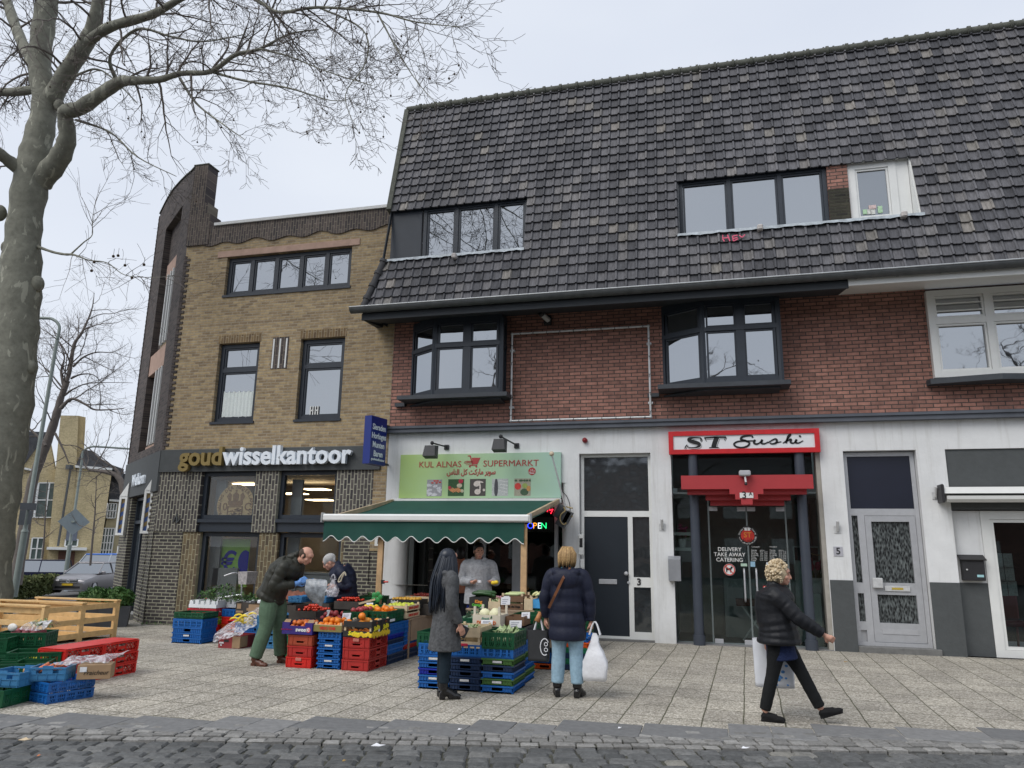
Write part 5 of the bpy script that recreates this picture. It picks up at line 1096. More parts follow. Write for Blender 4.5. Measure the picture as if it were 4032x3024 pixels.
sx0_,sx1_,sz1,sz0=S1(205,480).x,S1(1958,400).x,S1(1000,238).z,S1(1000,722).z
def sign_grad():
 m=bpy.data.materials.new('printed_green');m.use_nodes=True;n,l=m.node_tree.nodes,m.node_tree.links;p=n['Principled BSDF'];p.inputs['Roughness'].default_value=.35
 g=n.new('ShaderNodeNewGeometry');s=n.new('ShaderNodeSeparateXYZ');l.new(g.outputs['Position'],s.inputs[0]);mr=n.new('ShaderNodeMapRange');mr.inputs[1].default_value=sx0_;mr.inputs[2].default_value=sx1_;l.new(s.outputs['X'],mr.inputs[0])
 r=n.new('ShaderNodeValToRGB');e=r.color_ramp.elements;e[0].color=(.40,.56,.19,1);e[1].color=(.38,.56,.46,1);q=e.new(.5);q.color=(.42,.60,.36,1)
 t=n.new('ShaderNodeTexNoise');t.inputs['Scale'].default_value=1.6;l.new(g.outputs['Position'],t.inputs['Vector']);ad=n.new('ShaderNodeMath');ad.operation='MULTIPLY_ADD';ad.inputs[1].default_value=.35;l.new(t.outputs['Fac'],ad.inputs[0]);l.new(mr.outputs[0],ad.inputs[2])
 sb=n.new('ShaderNodeMath');sb.operation='SUBTRACT';sb.inputs[1].default_value=.17;l.new(ad.outputs[0],sb.inputs[0]);l.new(sb.outputs[0],r.inputs[0]);l.new(r.outputs[0],p.inputs['Base Color']);return m
ms=thing('market_sign','pale green signboard reading Kul Alnas Supermarkt with five food pictures above the green awning','sign',((sx0_+sx1_)/2,yb,sz0))
m_=MB();m_.box(sx0_,sx1_,yb,WY-.002,sz0,sz1);m_.build('panel',sign_grad(),ms)
M_cor=mat('coral_print',(.42,.055,.05),.5)
a_,b_=S1(418,393),S1(875,385);fit_text('lettering','KUL ALNAS',a_.x,b_.x,(S1(640,359).z),.175,yb-.006,M_cor,ms,0,.003)
a_,b_=S1(1115,382),S1(1718,376);fit_text('lettering','SUPERMARKT',a_.x,b_.x,(S1(1400,346).z),.175,yb-.006,M_cor,ms,0,.003)
ar='سوبر ماركت كل الناس'
forms={'س':'ﺱﺲﺳﺴ','و':'ﻭﻮﻭﻮ','ب':'ﺏﺐﺑﺒ','ر':'ﺭﺮﺭﺮ','م':'ﻡﻢﻣﻤ','ا':'ﺍﺎﺍﺎ','ك':'ﻙﻚﻛﻜ','ت':'ﺕﺖﺗﺘ','ل':'ﻝﻞﻟﻠ','ن':'ﻥﻦﻧﻨ'}
def shape(wd):
 out=[]
 for i,ch in enumerate(wd):
  if ch==' ':out.append(' ');continue
  pv=i>0 and wd[i-1]!=' ' and wd[i-1]not in 'ورا';nx=i<len(wd)-1 and wd[i+1]!=' ' and ch not in 'ورا'
  out.append(forms[ch][(3 if nx else 1)if pv else(2 if nx else 0)])
 return ''.join(out)
try:
 a_,b_=S1(718,440),S1(1248,430);fit_text('lettering',shape(ar)[::-1],a_.x,b_.x,S1(980,440).z,.15,yb-.006,M_cor,ms,.004,.003)
except Exception as ex:print('arabic',ex)
m_=MB();P_=lambda x,y:(S1(x,y).x,yb-.006,S1(x,y).z)
m_.slab([P_(990,283),P_(1083,283),P_(1050,356),P_(1003,356)],(0,.003,0));m_.slab([P_(946,258),P_(978,258),P_(1003,356),P_(990,356),P_(968,268),P_(946,268)],(0,.0035,0));m_.slab([P_(965,364),P_(1048,364),P_(1048,371),P_(965,371)],(0,.003,0))
for x in(968,1038):c_=S1(x,377);m_.slab([(c_.x+.022*math.cos(a*.7),yb-.006,c_.z+.022*math.sin(a*.7))for a in range(9)],(0,.003,0))
for k,(x0_,y_)in enumerate(((910,318),(930,326),(905,340),(925,356),(905,330))):m_.slab([P_(x0_,y_),P_(1000,y_),P_(1000,y_+4),P_(x0_,y_+4)],(0,.003,0))
m_.build('trolley_emblem',M_cor,ms)
m_=MB();c_=S1(1645,430);disc(m_,c_,.075,yb-.005);hl=m_.build('halal_stamp',M_cor,ms);text('lettering','ﺣﻼﻝ'[::-1],.07,(c_.x,yb-.007,c_.z+.01),M_wframe,hl,resol=1);m_=MB();m_.box(c_.x-.045,c_.x+.045,yb-.008,yb-.005,c_.z-.045,c_.z-.032);m_.build('stamp_bar',M_wframe,hl)
pcol={'fish':[(.30,.30,.32),(.55,.55,.58),(.45,.06,.05)],'veg':[(.03,.09,.03),(.60,.25,.10),(.45,.02,.05),(.55,.50,.35)],'chick':[(.07,.06,.055),(.62,.55,.50)],'aisle':[(.45,.47,.46),(.06,.06,.07),(.62,.62,.60)],'fruit':[(.35,.33,.25),(.6,.05,.04),(.30,.38,.10),(.05,.10,.05),(.5,.25,.08)]}
pm={k:[mat('print_%s_%d'%(k,i),c,.6,.25,40)for i,c in enumerate(v)]for k,v in pcol.items()}
for key,(x0_,x1_,y0_,y1_)in zip(('fish','veg','chick','aisle','fruit'),((497,667,520,702),(728,906,516,700),(965,1142,513,699),(1207,1386,511,698),(1450,1631,508,698))):
 a_,b_=S1(x0_,y1_),S1(x1_,y0_);m_=MB();m_.mi=0;m_.box(a_.x,b_.x,yb-.004,yb-.001,a_.z,b_.z);W_,Hh_=b_.x-a_.x,b_.z-a_.z
 def blob(u,v,r,ry,mi,rot=0):
  m_.mi=mi;pts=[]
  for k in range(12):
   t_=2*math.pi*k/12;x_,z_=r*math.cos(t_),ry*math.sin(t_);X_,Z_=x_*math.cos(rot)-z_*math.sin(rot),x_*math.sin(rot)+z_*math.cos(rot)
   pts.append((min(max(a_.x+W_*(u+X_),a_.x),b_.x),yb-.006-len(m_.f)*1e-5,min(max(a_.z+Hh_*(v+Z_),a_.z),b_.z)))
  m_.slab(pts,(0,.0005,0))
 if key=='fish':
  for _ in range(16):blob(random.random(),random.uniform(0,.75),.16,.07,1,random.uniform(-.6,.6))
  for _ in range(5):blob(random.uniform(.3,1),random.uniform(.8,.95),.09,.05,2)
 elif key=='veg':
  for k in range(6):blob(.2+.11*k,.32+.03*(k%3),.22,.045,1,-.55)
  blob(.8,.88,.15,.14,2);blob(.72,.62,.17,.13,3);blob(.9,.3,.1,.1,3);blob(.1,.5,.1,.1,2)
 elif key=='chick':
  blob(.45,.72,.22,.17,1,.3);blob(.66,.83,.2,.05,1,-.2);blob(.5,.25,.2,.17,1);blob(.65,.5,.05,.22,1);blob(.9,.35,.08,.08,1)
 elif key=='aisle':
  blob(.26,.45,.12,.6,1)
  for k in range(4):blob(.72,.85-.2*k,.28,.025,2,-.2)
 else:
  blob(.22,.55,.2,.2,1);blob(.65,.58,.17,.15,2);blob(.62,.22,.25,.2,3);blob(.88,.42,.13,.16,4)
  for _ in range(6):blob(random.random(),.88,.08,.06,3)
 m_.build('food_picture',pm[key],ms)
for p_,q_,la in(((540,205),(705,165),'black floodlight on a wall arm over the left part of the green signboard'),((1292,135),(1470,148),'black floodlight on a wall arm over the middle of the green signboard')):
 t=thing('sign_floodlight',la,'lamp',S1(*q_),group='floodlights over the market sign');w_=S1(*q_);c_=S1(*p_,WY-.62)
 m_=MB();m_.bbox(w_.x-.05,w_.x+.05,WY-.03,WY+.0,w_.z-.05,w_.z+.05,.004);m_.build('wall_plate',M_black,t)
 m_=MB();e_=Vector((c_.x,WY-.55,c_.z+.16));m_.tube([(w_.x,WY-.02,w_.z+.01),e_],.016,8);m_.ball(e_,.04,8,6);m_.build('arm',M_black,t)
 m_=MB();m_.hexa([(c_.x-.14,WY-.70,c_.z-.11),(c_.x+.12,WY-.70,c_.z-.11),(c_.x+.12,WY-.52,c_.z-.15),(c_.x-.14,WY-.52,c_.z-.15),(c_.x-.11,WY-.66,c_.z+.10),(c_.x+.10,WY-.66,c_.z+.10),(c_.x+.12,WY-.50,c_.z+.11),(c_.x-.13,WY-.50,c_.z+.11)]);m_.build('housing',mat('lamp_charcoal',(.035,.037,.04),.55),t)
# green awning
yA=10.9
aw=thing('green_awning','dark green fabric awning with scalloped valance over the fruit stall','awning',(-4.6,12.6,2.4))
SS=lambda x,y,Y:F(*cS(x,y),Y)
bl_,br_=SS(685,232,WY-.12),SS(2030,228,WY-.12);zt_=(bl_.z+br_.z)/2-.03
best=None
for k in range(60):
 Y_=10.2+k*.05;l_,r_=SS(155,380,Y_),SS(1790,385,Y_);e_=abs(l_.x-bl_.x+.0)+abs(r_.x-br_.x)
 if best is None or e_<best[0]:best=(e_,Y_,l_,r_)
yA=best[1];fl_,fr2=best[2],best[3];zf_=(fl_.z+fr2.z)/2
print('awning',best,bl_,br_,zt_,zf_)
M_grn=mat('green_awning_cloth',(.004,.062,.046),.75,.12,3)
nX,nY=24,8;m_=MB();vs=[]
for j in range(nY+1):
 for i in range(nX+1):
  u,v=i/nX,j/nY;x=(bl_.x*(1-v)+fl_.x*v)*(1-u)+(br_.x*(1-v)+fr2.x*v)*u
  x=x+.03*(1-2*u);vs.append((x,WY-.12+(yA-(WY-.12))*v,zt_+(zf_-zt_)*v-.05*math.sin(math.pi*v)-.015*math.sin(u*9)*v))
fs=[(j*(nX+1)+i,j*(nX+1)+i+1,(j+1)*(nX+1)+i+1,(j+1)*(nX+1)+i)for j in range(nY)for i in range(nX)]
m_.add(vs,fs);m_.build('canopy',M_grn,aw,smooth=True)
m_=MB();m_.bbox(fl_.x-.0,fr2.x+.0,yA-.09,yA+.02,zf_-.06,zf_+.06,.025);m_.build('front_bar',M_wframe,aw)
for x_ in(fl_.x-.012,fr2.x-.0):m_=MB();m_.bbox(x_,x_+.012,yA-.10,yA+.025,zf_-.08,zf_+.08,.004);m_.build('end_cap',mat('bar_cap',(.55,.56,.55),.5),aw)
vl=SS(140,495,yA);vr_=SS(1740,535,yA);x0_,x1_=fl_.x+.02,vr_.x;N_=160;nsc=12;vd=.285
m_=MB();tr=MB()
def vz(t):return zf_-.06-vd-.042*math.cos(2*math.pi*nsc*t)+.008*math.sin(t*31)+.0
def vy(t):return yA-.035+.014*math.sin(t*23)
pts=[]
for k in range(N_+1):t=k/N_;pts.append((x0_+(x1_-x0_)*t,vy(t),vz(t)))
for k in range(N_):a,b=pts[k],pts[k+1];m_.quad(a,b,(b[0],yA-.04,zf_-.06),(a[0],yA-.04,zf_-.06));m_.quad((a[0],yA-.03,zf_-.06),(b[0],yA-.03,zf_-.06),(b[0],b[1]+.01,b[2]),(a[0],a[1]+.01,a[2]))
va=m_.build('valance',M_grn,aw);tr.tube([(p[0],p[1]+.003,p[2])for p in pts],.008,5);tr.build('piping',M_wframe,va)
for x_b,x_f in((bl_.x+.05,fl_.x+.12),(br_.x-.05,fr2.x-.12)):
 m_=MB();m_.beam((x_b,WY-.15,zt_-.02),(x_f,yA+.03,zf_-.01),.05,.09);m_.build('side_arm',mat('pale_awning_wood',(.46,.36,.24),.7,.2,6),aw)
m_=MB();m_.bbox(bl_.x,br_.x,WY-.16,WY-.075,zt_-.05,zt_+.035,.01);m_.build('wall_bar',M_wframe,aw)
M_wood=mat('raw_pine',(.52,.34,.18),.75,.2,9)
for p0_,p1_,Y_,la in((cS(610,500),cS(575,1000),yA+.08,'rough pine post holding up the left end of the green awning'),(cS(1737,540),cS(1737,1100),yA+.02,'rough pine post holding up the right end of the green awning')):
 t_=F(*p0_,Y_);m_=MB();m_.box(t_.x-.045,t_.x+.045,Y_-.03,Y_+.03,0,zf_-.08);tag(m_.build('awning_post',M_wood),la,'post')
c_=SS(618,887,yA+.02);cl_=thing('screw_clamp','small red and black screw clamp on the left awning post','clamp',c_);m_=MB();m_.box(c_.x-.02,c_.x+.03,yA-.01,yA+.03,c_.z-.03,c_.z+.03);m_.build('jaw',M_black,cl_);m_=MB();m_.tube([(c_.x+.03,yA,c_.z),(c_.x+.10,yA,c_.z+.004)],.016,6);m_.build('handle',M_redp,cl_)
fp=thing('flag_pole','thin grey leaning pole with a ball on top beside the green signboard','pole',S1(2000,840));a_,b_=S1(1858,240,WY-.6),S1(2010,830,WY-.25)
m_=MB();m_.tube([a_,b_],.016,8);m_.build('shaft',M_galv,fp);m_=MB();m_.ball(a_,.048,12,8);m_.build('ball',mat('cream_ball',(.60,.50,.36),.5),fp,smooth=True)
lb=thing('lamp_bundle','bundle of old grey lamps and cable hooks on the white column beside the awning','lamp',S1(1980,930));c_=S1(1985,930,WY-.25)
m_=MB();R_=Matrix.Rotation(.5,3,'Y')
for dx,dz,sx_,sz_ in((-.12,.06,.06,.13),(.02,-.02,.09,.16),(.08,.04,.05,.12)):
 m_.hexa([c_+R_@Vector((dx+a*sx_,b*.08,dz+e*sz_))for e in(-1,1)for a,b in((-1,-1),(1,-1),(1,1),(-1,1))])
m_.build('lamp_head',mat('lamp_charcoal2',(.06,.065,.07),.5),lb)
m_=MB();m_.tube(spline([tuple(S1(x,y,WY-.36))for x,y in((1990,820),(2005,860),(1960,900),(1950,960),(1985,1010),(2020,990))]),.012,6);m_.build('hook',mat('brass_hook',(.40,.30,.13),.5),lb)
for y_ in(825,915):m_=MB();m_.tube([S1(2005,y_-12,WY-.2),S1(2085,y_+8,WY-.3)],.013,6);m_.build('prong',MATS['brass_hook'],lb)
cb_=MB();cb_.tube(spline([tuple(S1(x,y,WY-.06))for x,y in((1965,640),(2020,700),(2055,790),(2060,900))]),.008,5);tag(cb_.build('cable',M_black),'black cable looping down the white wall right of the signboard','cable')
# market shop front behind the stall
mx0,mx1=mk0+.0,mk1;ym=WY+.15
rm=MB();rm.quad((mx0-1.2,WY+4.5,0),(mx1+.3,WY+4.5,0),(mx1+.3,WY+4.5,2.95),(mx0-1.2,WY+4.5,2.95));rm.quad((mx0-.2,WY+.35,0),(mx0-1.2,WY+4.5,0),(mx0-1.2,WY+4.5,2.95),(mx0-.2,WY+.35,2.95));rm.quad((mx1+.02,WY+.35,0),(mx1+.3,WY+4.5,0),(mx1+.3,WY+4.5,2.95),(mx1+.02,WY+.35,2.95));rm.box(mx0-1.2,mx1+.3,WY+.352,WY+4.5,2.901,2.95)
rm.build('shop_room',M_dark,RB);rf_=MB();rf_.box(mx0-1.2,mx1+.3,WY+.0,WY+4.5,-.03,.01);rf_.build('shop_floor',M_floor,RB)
xw_=F(*cS(1215,700),ym).x
fm=MB();yq=lambda x,y=700:F(*cS(x,y),ym).x
for x_,w_ in((yq(1405),.055),(yq(1690),.12),(yq(1990),.035)):fm.box(x_-w_,x_+w_,ym,ym+.1,.35 if w_<.1 else 0,2.9)
fm.box(yq(1405),mx1,ym+.002,ym+.098,2.45,2.52);fm.box(yq(1405),mx1,ym+.002,ym+.098,.3,.42)
shf=fm.build('shop_window',mat('pale_frame',(.42,.43,.44),.5),RB);pn=MB();pn.box(yq(1440),mx1,ym+.05,ym+.058,.42,2.9);pn.build('pane',M_clear2,shf)
fm=MB();fm.box(mx0+.02,mx0+.12,ym,ym+.1,0,2.9);fm.box(mx0+.12,F(*cS(950,700),ym+.3).x,ym+.3,ym+.33,0,2.85);fm.build('open_door',mat('dark_door_glass',(.07,.08,.08),.25),RB)
fg=thing('drinks_fridge','tall dark shop fridge seen through the open market door','fridge',(mx0+1.2,WY+1.2,0));fa,fb2=F(*cS(955,700),WY+1.2).x,F(*cS(1290,700),WY+1.2).x
m_=MB();m_.box(fa,fa+.05,WY+1.2,WY+1.9,0,2.3);m_.box(fb2-.05,fb2,WY+1.2,WY+1.9,0,2.3);m_.box(fa,fb2,WY+1.8,WY+1.9,.0,2.3);m_.box(fa+.05,fb2-.05,WY+1.2,WY+1.8,2.2,2.3);m_.build('cabinet',mat('fridge_grey',(.16,.17,.17),.4),fg)
for z_ in(.5,1.0,1.5):m_=MB();m_.box(fa+.05,fb2-.05,WY+1.25,WY+1.8,z_,z_+.03);m_.build('shelf',MATS['fridge_grey'],fg)
m_=MB();m_.box(fa+.2,fb2-.15,WY+1.19,WY+1.2,2.14,2.17);tag(m_.build('tube_light',emit('cool_tube',(.8,.9,.75),1.2)),'thin lit tube light at the top of the shop fridge','lamp')
yl=WY+.6;m_=MB();m_.box(xw_+.1,xw_+.25,WY+.9,WY+1.0,0,2.9);m_.build('door_post',mat('ochre_paint',(.26,.20,.10),.7),RB)
ls=thing('led_sign','colourful LED sign reading Welcome Open hanging in the market window','sign',S1(1700,1000));yl=ym-.05
a_,b_=S1(1583,1075,yl),S1(1875,928,yl);m_=MB();m_.box(a_.x,b_.x,yl,yl+.02,a_.z,b_.z);m_.build('panel',M_blkp,ls)
cR_,cB_,cG_,cY_,cW_=emit('led_red',(1,.02,.05),2.2),emit('led_blue',(.02,.05,1),2.5),emit('led_green',(.02,.9,.25),1.8),emit('led_amber',(1,.35,.03),1.8),emit('led_white',(.8,.9,1),1.6)
for k,(ch,cm)in enumerate(zip('OPEN',(cB_,cY_,cW_,cG_))):c_=S1(1627+k*49,1026,yl);text('led_letter',ch,.165,(c_.x,yl-.006,c_.z),cm,ls,off=-.002)
for k,ch in enumerate('WELCOME'):
 a=math.radians(70-(k-3)*17-0);c_=S1(1690,1140,yl);text('led_letter',ch,.15,(c_.x+.62*math.cos(math.radians(90-(k-3)*13)),yl-.006,c_.z-.06+.62*math.sin(math.radians(90-(k-3)*13))),cR_,ls,right=(math.cos(math.radians(-(k-3)*13)),0,math.sin(math.radians(-(k-3)*13))),up=(math.sin(math.radians((k-3)*13)),0,math.cos(math.radians((k-3)*13))))
# crates
def plast(name,c,r=.42,v=.10):return mat(name,c,r,v,5,spec=.5)
PC=dict(blue=plast('blue_plastic',(.008,.115,.40)),darkblue=plast('navy_plastic',(.010,.030,.085)),deepblue=plast('ultramarine_plastic',(.006,.02,.32)),green=plast('bottle_green_plastic',(.004,.075,.028)),olive=plast('leaf_green_plastic',(.060,.15,.035)),red=plast('red_plastic',(.40,.022,.018)),brick=plast('faded_red_plastic',(.36,.060,.025)),bright=plast('bright_red_plastic',(.60,.018,.012)),sky=plast('light_blue_plastic',(.045,.19,.38)),lime=plast('lime_plastic',(.26,.50,.02)),orange=plast('orange_plastic',(.65,.09,.008)),black=plast('charcoal_plastic',(.02,.022,.024)),jade=plast('jade_plastic',(.005,.16,.07)),pink=plast('coral_red_plastic',(.52,.03,.045)))
def crate_bm(w,d,h,style,inset=.010):
 m=MB()
 def side(o,u,L,front):
  o=Vector(o);u=Vector(u);n=Vector((u.y,-u.x,0))
  def bx(a,b,z0,z1,t0=0,t1=.008):
   m.hexa([o+u*s+n*(-t)+Vector((0,0,z))for z in(z0,z1)for s,t in((a,t0),(b,t0),(b,t1),(a,t1))])
  bx(0,L,h-.018,h,-.002,.014);bx(0,L,0,.016,inset,inset+.01)
  if style=='lattice':
   bx(0,.035,.016,h-.018,.002,.012);bx(L-.035,L,.016,h-.018,.002,.012);bx(.035,L-.035,.016,.016+h*.16,.004,.010);bx(.035,L-.035,h*.72,h-.018,.004,.010)
   k=.05
   while k<L-.045:bx(k,k+.010,h*.16,h*.74,.004,.010);k+=.024
   bx(.035,L-.035,h*.42,h*.42+.010,.003,.009)
   k=L/5
   for q in range(1,5):bx(k*q-.012,k*q+.012,.016,h-.018,.000,.011)
  elif style=='solid' or style=='diamond':
   sl,sh=(.055,.022)
   zt=h*.42;c=L/2
   if style=='solid' or front:
    bx(.012,c-sl,.016,h-.018,.006,.011);bx(c+sl,L-.012,.016,h-.018,.006,.011);bx(c-sl,c+sl,.016,zt-sh,.006,.011);bx(c-sl,c+sl,zt,h-.018,.006,.011)
    bx(c-sl-.02,c+sl+.02,zt+.004,zt+.012,-.001,.006)
    for q in(.04,.2,.8,.96):bx(L*q-.004,L*q+.004,.016,h-.018,-.001,.007)
   else:
    bx(0,.03,.016,h-.018,.002,.011);bx(L-.03,L,.016,h-.018,.002,.011);bx(c-.012-.06,c-.06,.016,h-.018,.002,.011);bx(c+.06,c+.072,.016,h-.018,.002,.011)
    bx(c-.06,c+.06,.045,h*.62,.004,.011)
    for a,b in((.03,c-.072),(c+.072,L-.03)):
     z0,z1=.018,h-.02;s=.050;k=a-(z1-z0)
     while k<b:
      for dirn in(0,1):
       p0,p1=(k,z0),(k+(z1-z0),z1)
       if p0[0]<a:p0=(a,z0+(a-k))
       if p1[0]>b:p1=(b,z1-(k+(z1-z0)-b))
       if p1[0]-p0[0]<.004:continue
       q0,q1=(p0,p1)if not dirn else((a+b-p0[0],p0[1]),(a+b-p1[0],p1[1]))
       m.beam(o+u*q0[0]-n*.007+Vector((0,0,q0[1])),o+u*q1[0]-n*.007+Vector((0,0,q1[1])),.008,.006)
      k+=s
   bx(0,L,h*.86,h*.86+.008,-.001,.008)
  elif style=='thin':
   c=L/2;sl=.065;t=inset
   bx(.01,L-.01,.0,h*.30,t,t+.006)
   bx(.01,c-sl,h*.30,h-.018,t,t+.006);bx(c+sl,L-.01,h*.30,h-.018,t,t+.006)
   if not front:bx(c-sl,c+sl,h*.30,h-.018,t,t+.006)
   q=.03
   while q<L-.02:
    if not(front and abs(q-c)<sl):bx(q-.003,q+.003,.012,h-.012,t-.008,t+.001)
    q+=.036 if front else .05
   if front:bx(c-sl-.01,c+sl+.01,h*.22,h*.32,-.002,t)
  elif style=='notch':
   t=.004;bx(0,L,.016,h*.55,t,t+.007);
   if front:
    bx(0,L*.13,h*.55,h-.018,t,t+.007);bx(L*.87,L,h*.55,h-.018,t,t+.007);bx(L*.36,L*.64,h*.55,h*1.12,t,t+.007);bx(L*.13,L*.2,h*.55,h*.8,t,t+.007);bx(L*.8,L*.87,h*.55,h*.8,t,t+.007)
   else:bx(0,L,h*.55,h-.018,t,t+.007)
   for q in(.04,.25,.5,.75,.96):bx(L*q-.004,L*q+.004,.016,h*.6,-.003,t+.002)
   bx(0,L,h*.5,h*.5+.008,-.003,t)
 x,y=w/2,d/2
 if style=='notch':
  pass
 side((-x,-y,0),(1,0,0),w,True);side((x,y,0),(-1,0,0),w,True);side((x,-y,0),(0,1,0),d,False);side((-x,y,0),(0,-1,0),d,False)
 m.box(-x+.012,x-.012,-y+.012,y-.012,.004,.012)
 return m
_cm={};LABEL_N=0
def crate(style,colr,w,d,h,x,y,z,label,group=None,rz=0,card=None,name='crate'):
 key=(style,colr,round(w,3),round(d,3),round(h,3))
 if key not in _cm:
  o=crate_bm(w,d,h,style).build(name,PC[colr]);me=o.data;bpy.data.objects.remove(o);_cm[key]=me
 o=bpy.data.objects.new(name,_cm[key]);COL.objects.link(o);o.location=(x,y,z);o.rotation_euler=(0,0,rz)
 tag(o,label,'crate',group)
 if card:
  c=MB();cx,cz,cw,ch=card;c.box(cx-cw/2,cx+cw/2,-d/2-.006,-d/2-.003,cz-ch/2,cz+ch/2);c.build('paper_label',M_card,o,world=False)
 return o
M_card=mat('paper_card',(.62,.62,.62),.8,.25,60);M_card2=mat('white_paper',(.74,.75,.78),.8,.08,30)
ORD=['bottom','second','third','fourth','fifth','sixth','seventh','eighth','ninth','tenth','eleventh','twelfth']
def stack(items,x,y,z,w,d,where,group,step=None,jit=.004):
 n=len(items)
 for k,(st,c,h,pt)in enumerate(items):
  cn={'blue':'bright blue','darkblue':'navy','deepblue':'ultramarine','olive':'leaf green','green':'dark green','brick':'faded red','bright':'bright red','sky':'light blue','lime':'lime green','black':'black','jade':'jade green','pink':'coral red'}.get(c,c)
  pos='top' if k==n-1 else ORD[k]if k==0 else ORD[k]+' from bottom'
  crate(st,c,w,d,h,x+random.uniform(-jit,jit),y+random.uniform(-jit,jit),z,'%s crate, %s of %s'%(cn,pos.replace(' from bottom',' up'),where),group,card=(0,h*.55,.11,h*.3)if(st=='thin' and k%3==1)else None);z+=pt
 return z
T=lambda c,pt=.0735,h=.080:('thin',c,h,pt)
# stall in front of the market door (B)
gB='crates stacked under the vegetable stall'
hz=8.76
zB=stack([T('blue'),T('blue'),T('deepblue'),T('blue'),T('blue',.078),('lattice','blue',.135,.135)],-3.20,hz+.30,0,.385,.6,'front left stack behind the grey-coated woman',gB)
stack([T('darkblue'),T('darkblue'),T('darkblue'),T('darkblue'),T('darkblue',.078),('lattice','blue',.14,.14)],-2.81,hz+.30,0,.385,.6,'middle front stack of the vegetable stall',gB)
stack([T('blue'),T('olive'),T('blue'),T('darkblue'),T('olive',.078),('lattice','blue',.14,.14)],-2.42,hz+.30,0,.385,.6,'right front stack under the kohlrabi',gB)
stack([T('blue'),T('olive'),T('blue'),T('blue'),T('olive',.078),('lattice','blue',.14,.14)],-2.44,hz+.915,0,.385,.6,'second row right stack under the black crate',gB)
for k,x in enumerate((-3.22,-2.83)):stack([T('blue')]*5+[('lattice','blue',.14,.14)],x,hz+.915,0,.385,.6,'second row %s stack of the vegetable stall'%('left','middle')[k],gB)
stack([T('orange',.075),T('blue'),T('blue'),T('darkblue'),T('jade'),T('orange'),('lattice','blue',.14,.14)],-2.28,11.0,-.01,.385,.6,'rear stack behind the woman in pale jeans',gB)
stack([T('darkblue',.075),T('jade'),T('darkblue'),T('jade'),T('orange'),T('blue',.08)],-1.87,11.05,-.01,.385,.6,'rear right stack between the pale jeans',gB)
zt=.475
def stand(colr,w,d,h,x,y,z,label,group='produce crates on the vegetable stall',style='lattice',**k):return crate(style,colr,w,d,h,x,y,z,label,group,**k)
stand('green',.39,.6,.185,-2.415,hz+.29,zt+.002,'dark green crate of kohlrabi at the front right corner of the vegetable stall')
stand('black',.385,.6,.185,-2.44,hz+.91,zt+.004,'black crate behind the kohlrabi crate')
stand('green',.385,.6,.17,-3.24,hz+.33,.462,'dark green crate mostly hidden behind the grey-coated woman')
stand('green',.385,.6,.16,-2.85,hz+.95,.49,'dark green crate under the white melon box')
stand('green',.385,.6,.20,-2.42,10.32,.56,'dark green crate of mushrooms right of the brown box')
for k,(x,y,z)in enumerate(((-3.15,10.35,.50),(-2.42,10.3,.36))):stand('green',.385,.6,.195,x,y,z,['dark green crate of leeks left of the melon box','dark green crate under the mushroom crate'][k])
def board_table(name,la,x0,x1,y0,y1,z):
 t=thing(name,la,'table',((x0+x1)/2,(y0+y1)/2,0));m=MB();m.bbox(x0,x1,y0,y1,z-.03,z,.004);m.build('top',M_ply,t)
 for a in(x0+.04,x1-.04):
  for b in(y0+.04,y1-.04):m=MB();m.box(a-.025,a+.025,b-.025,b+.025,gz(a,b),z-.031);m.build('leg',M_ply,t)
 m=MB();m.box(x1-.012,x1,y0+.07,y1-.07,gz(x1,y0)+.25,z-.032);m.build('side_board',M_ply,t)
 m=MB();m.box(x0+.07,x1-.07,y0,y0+.012,gz(x1,y0)+.30,z-.032);m.build('front_board',M_ply,t)
M_ply=mat('grubby_plywood',(.33,.235,.16),.8,.15,5)
board_table('trestle_table','plywood table carrying the rear row of the vegetable stall',-3.42,-2.05,10.62,11.55,.775)
board_table('trestle_table','plywood table carrying strawberries and boxes at the back of the fruit stall',-5.35,-4.44,11.05,12.6,.56)
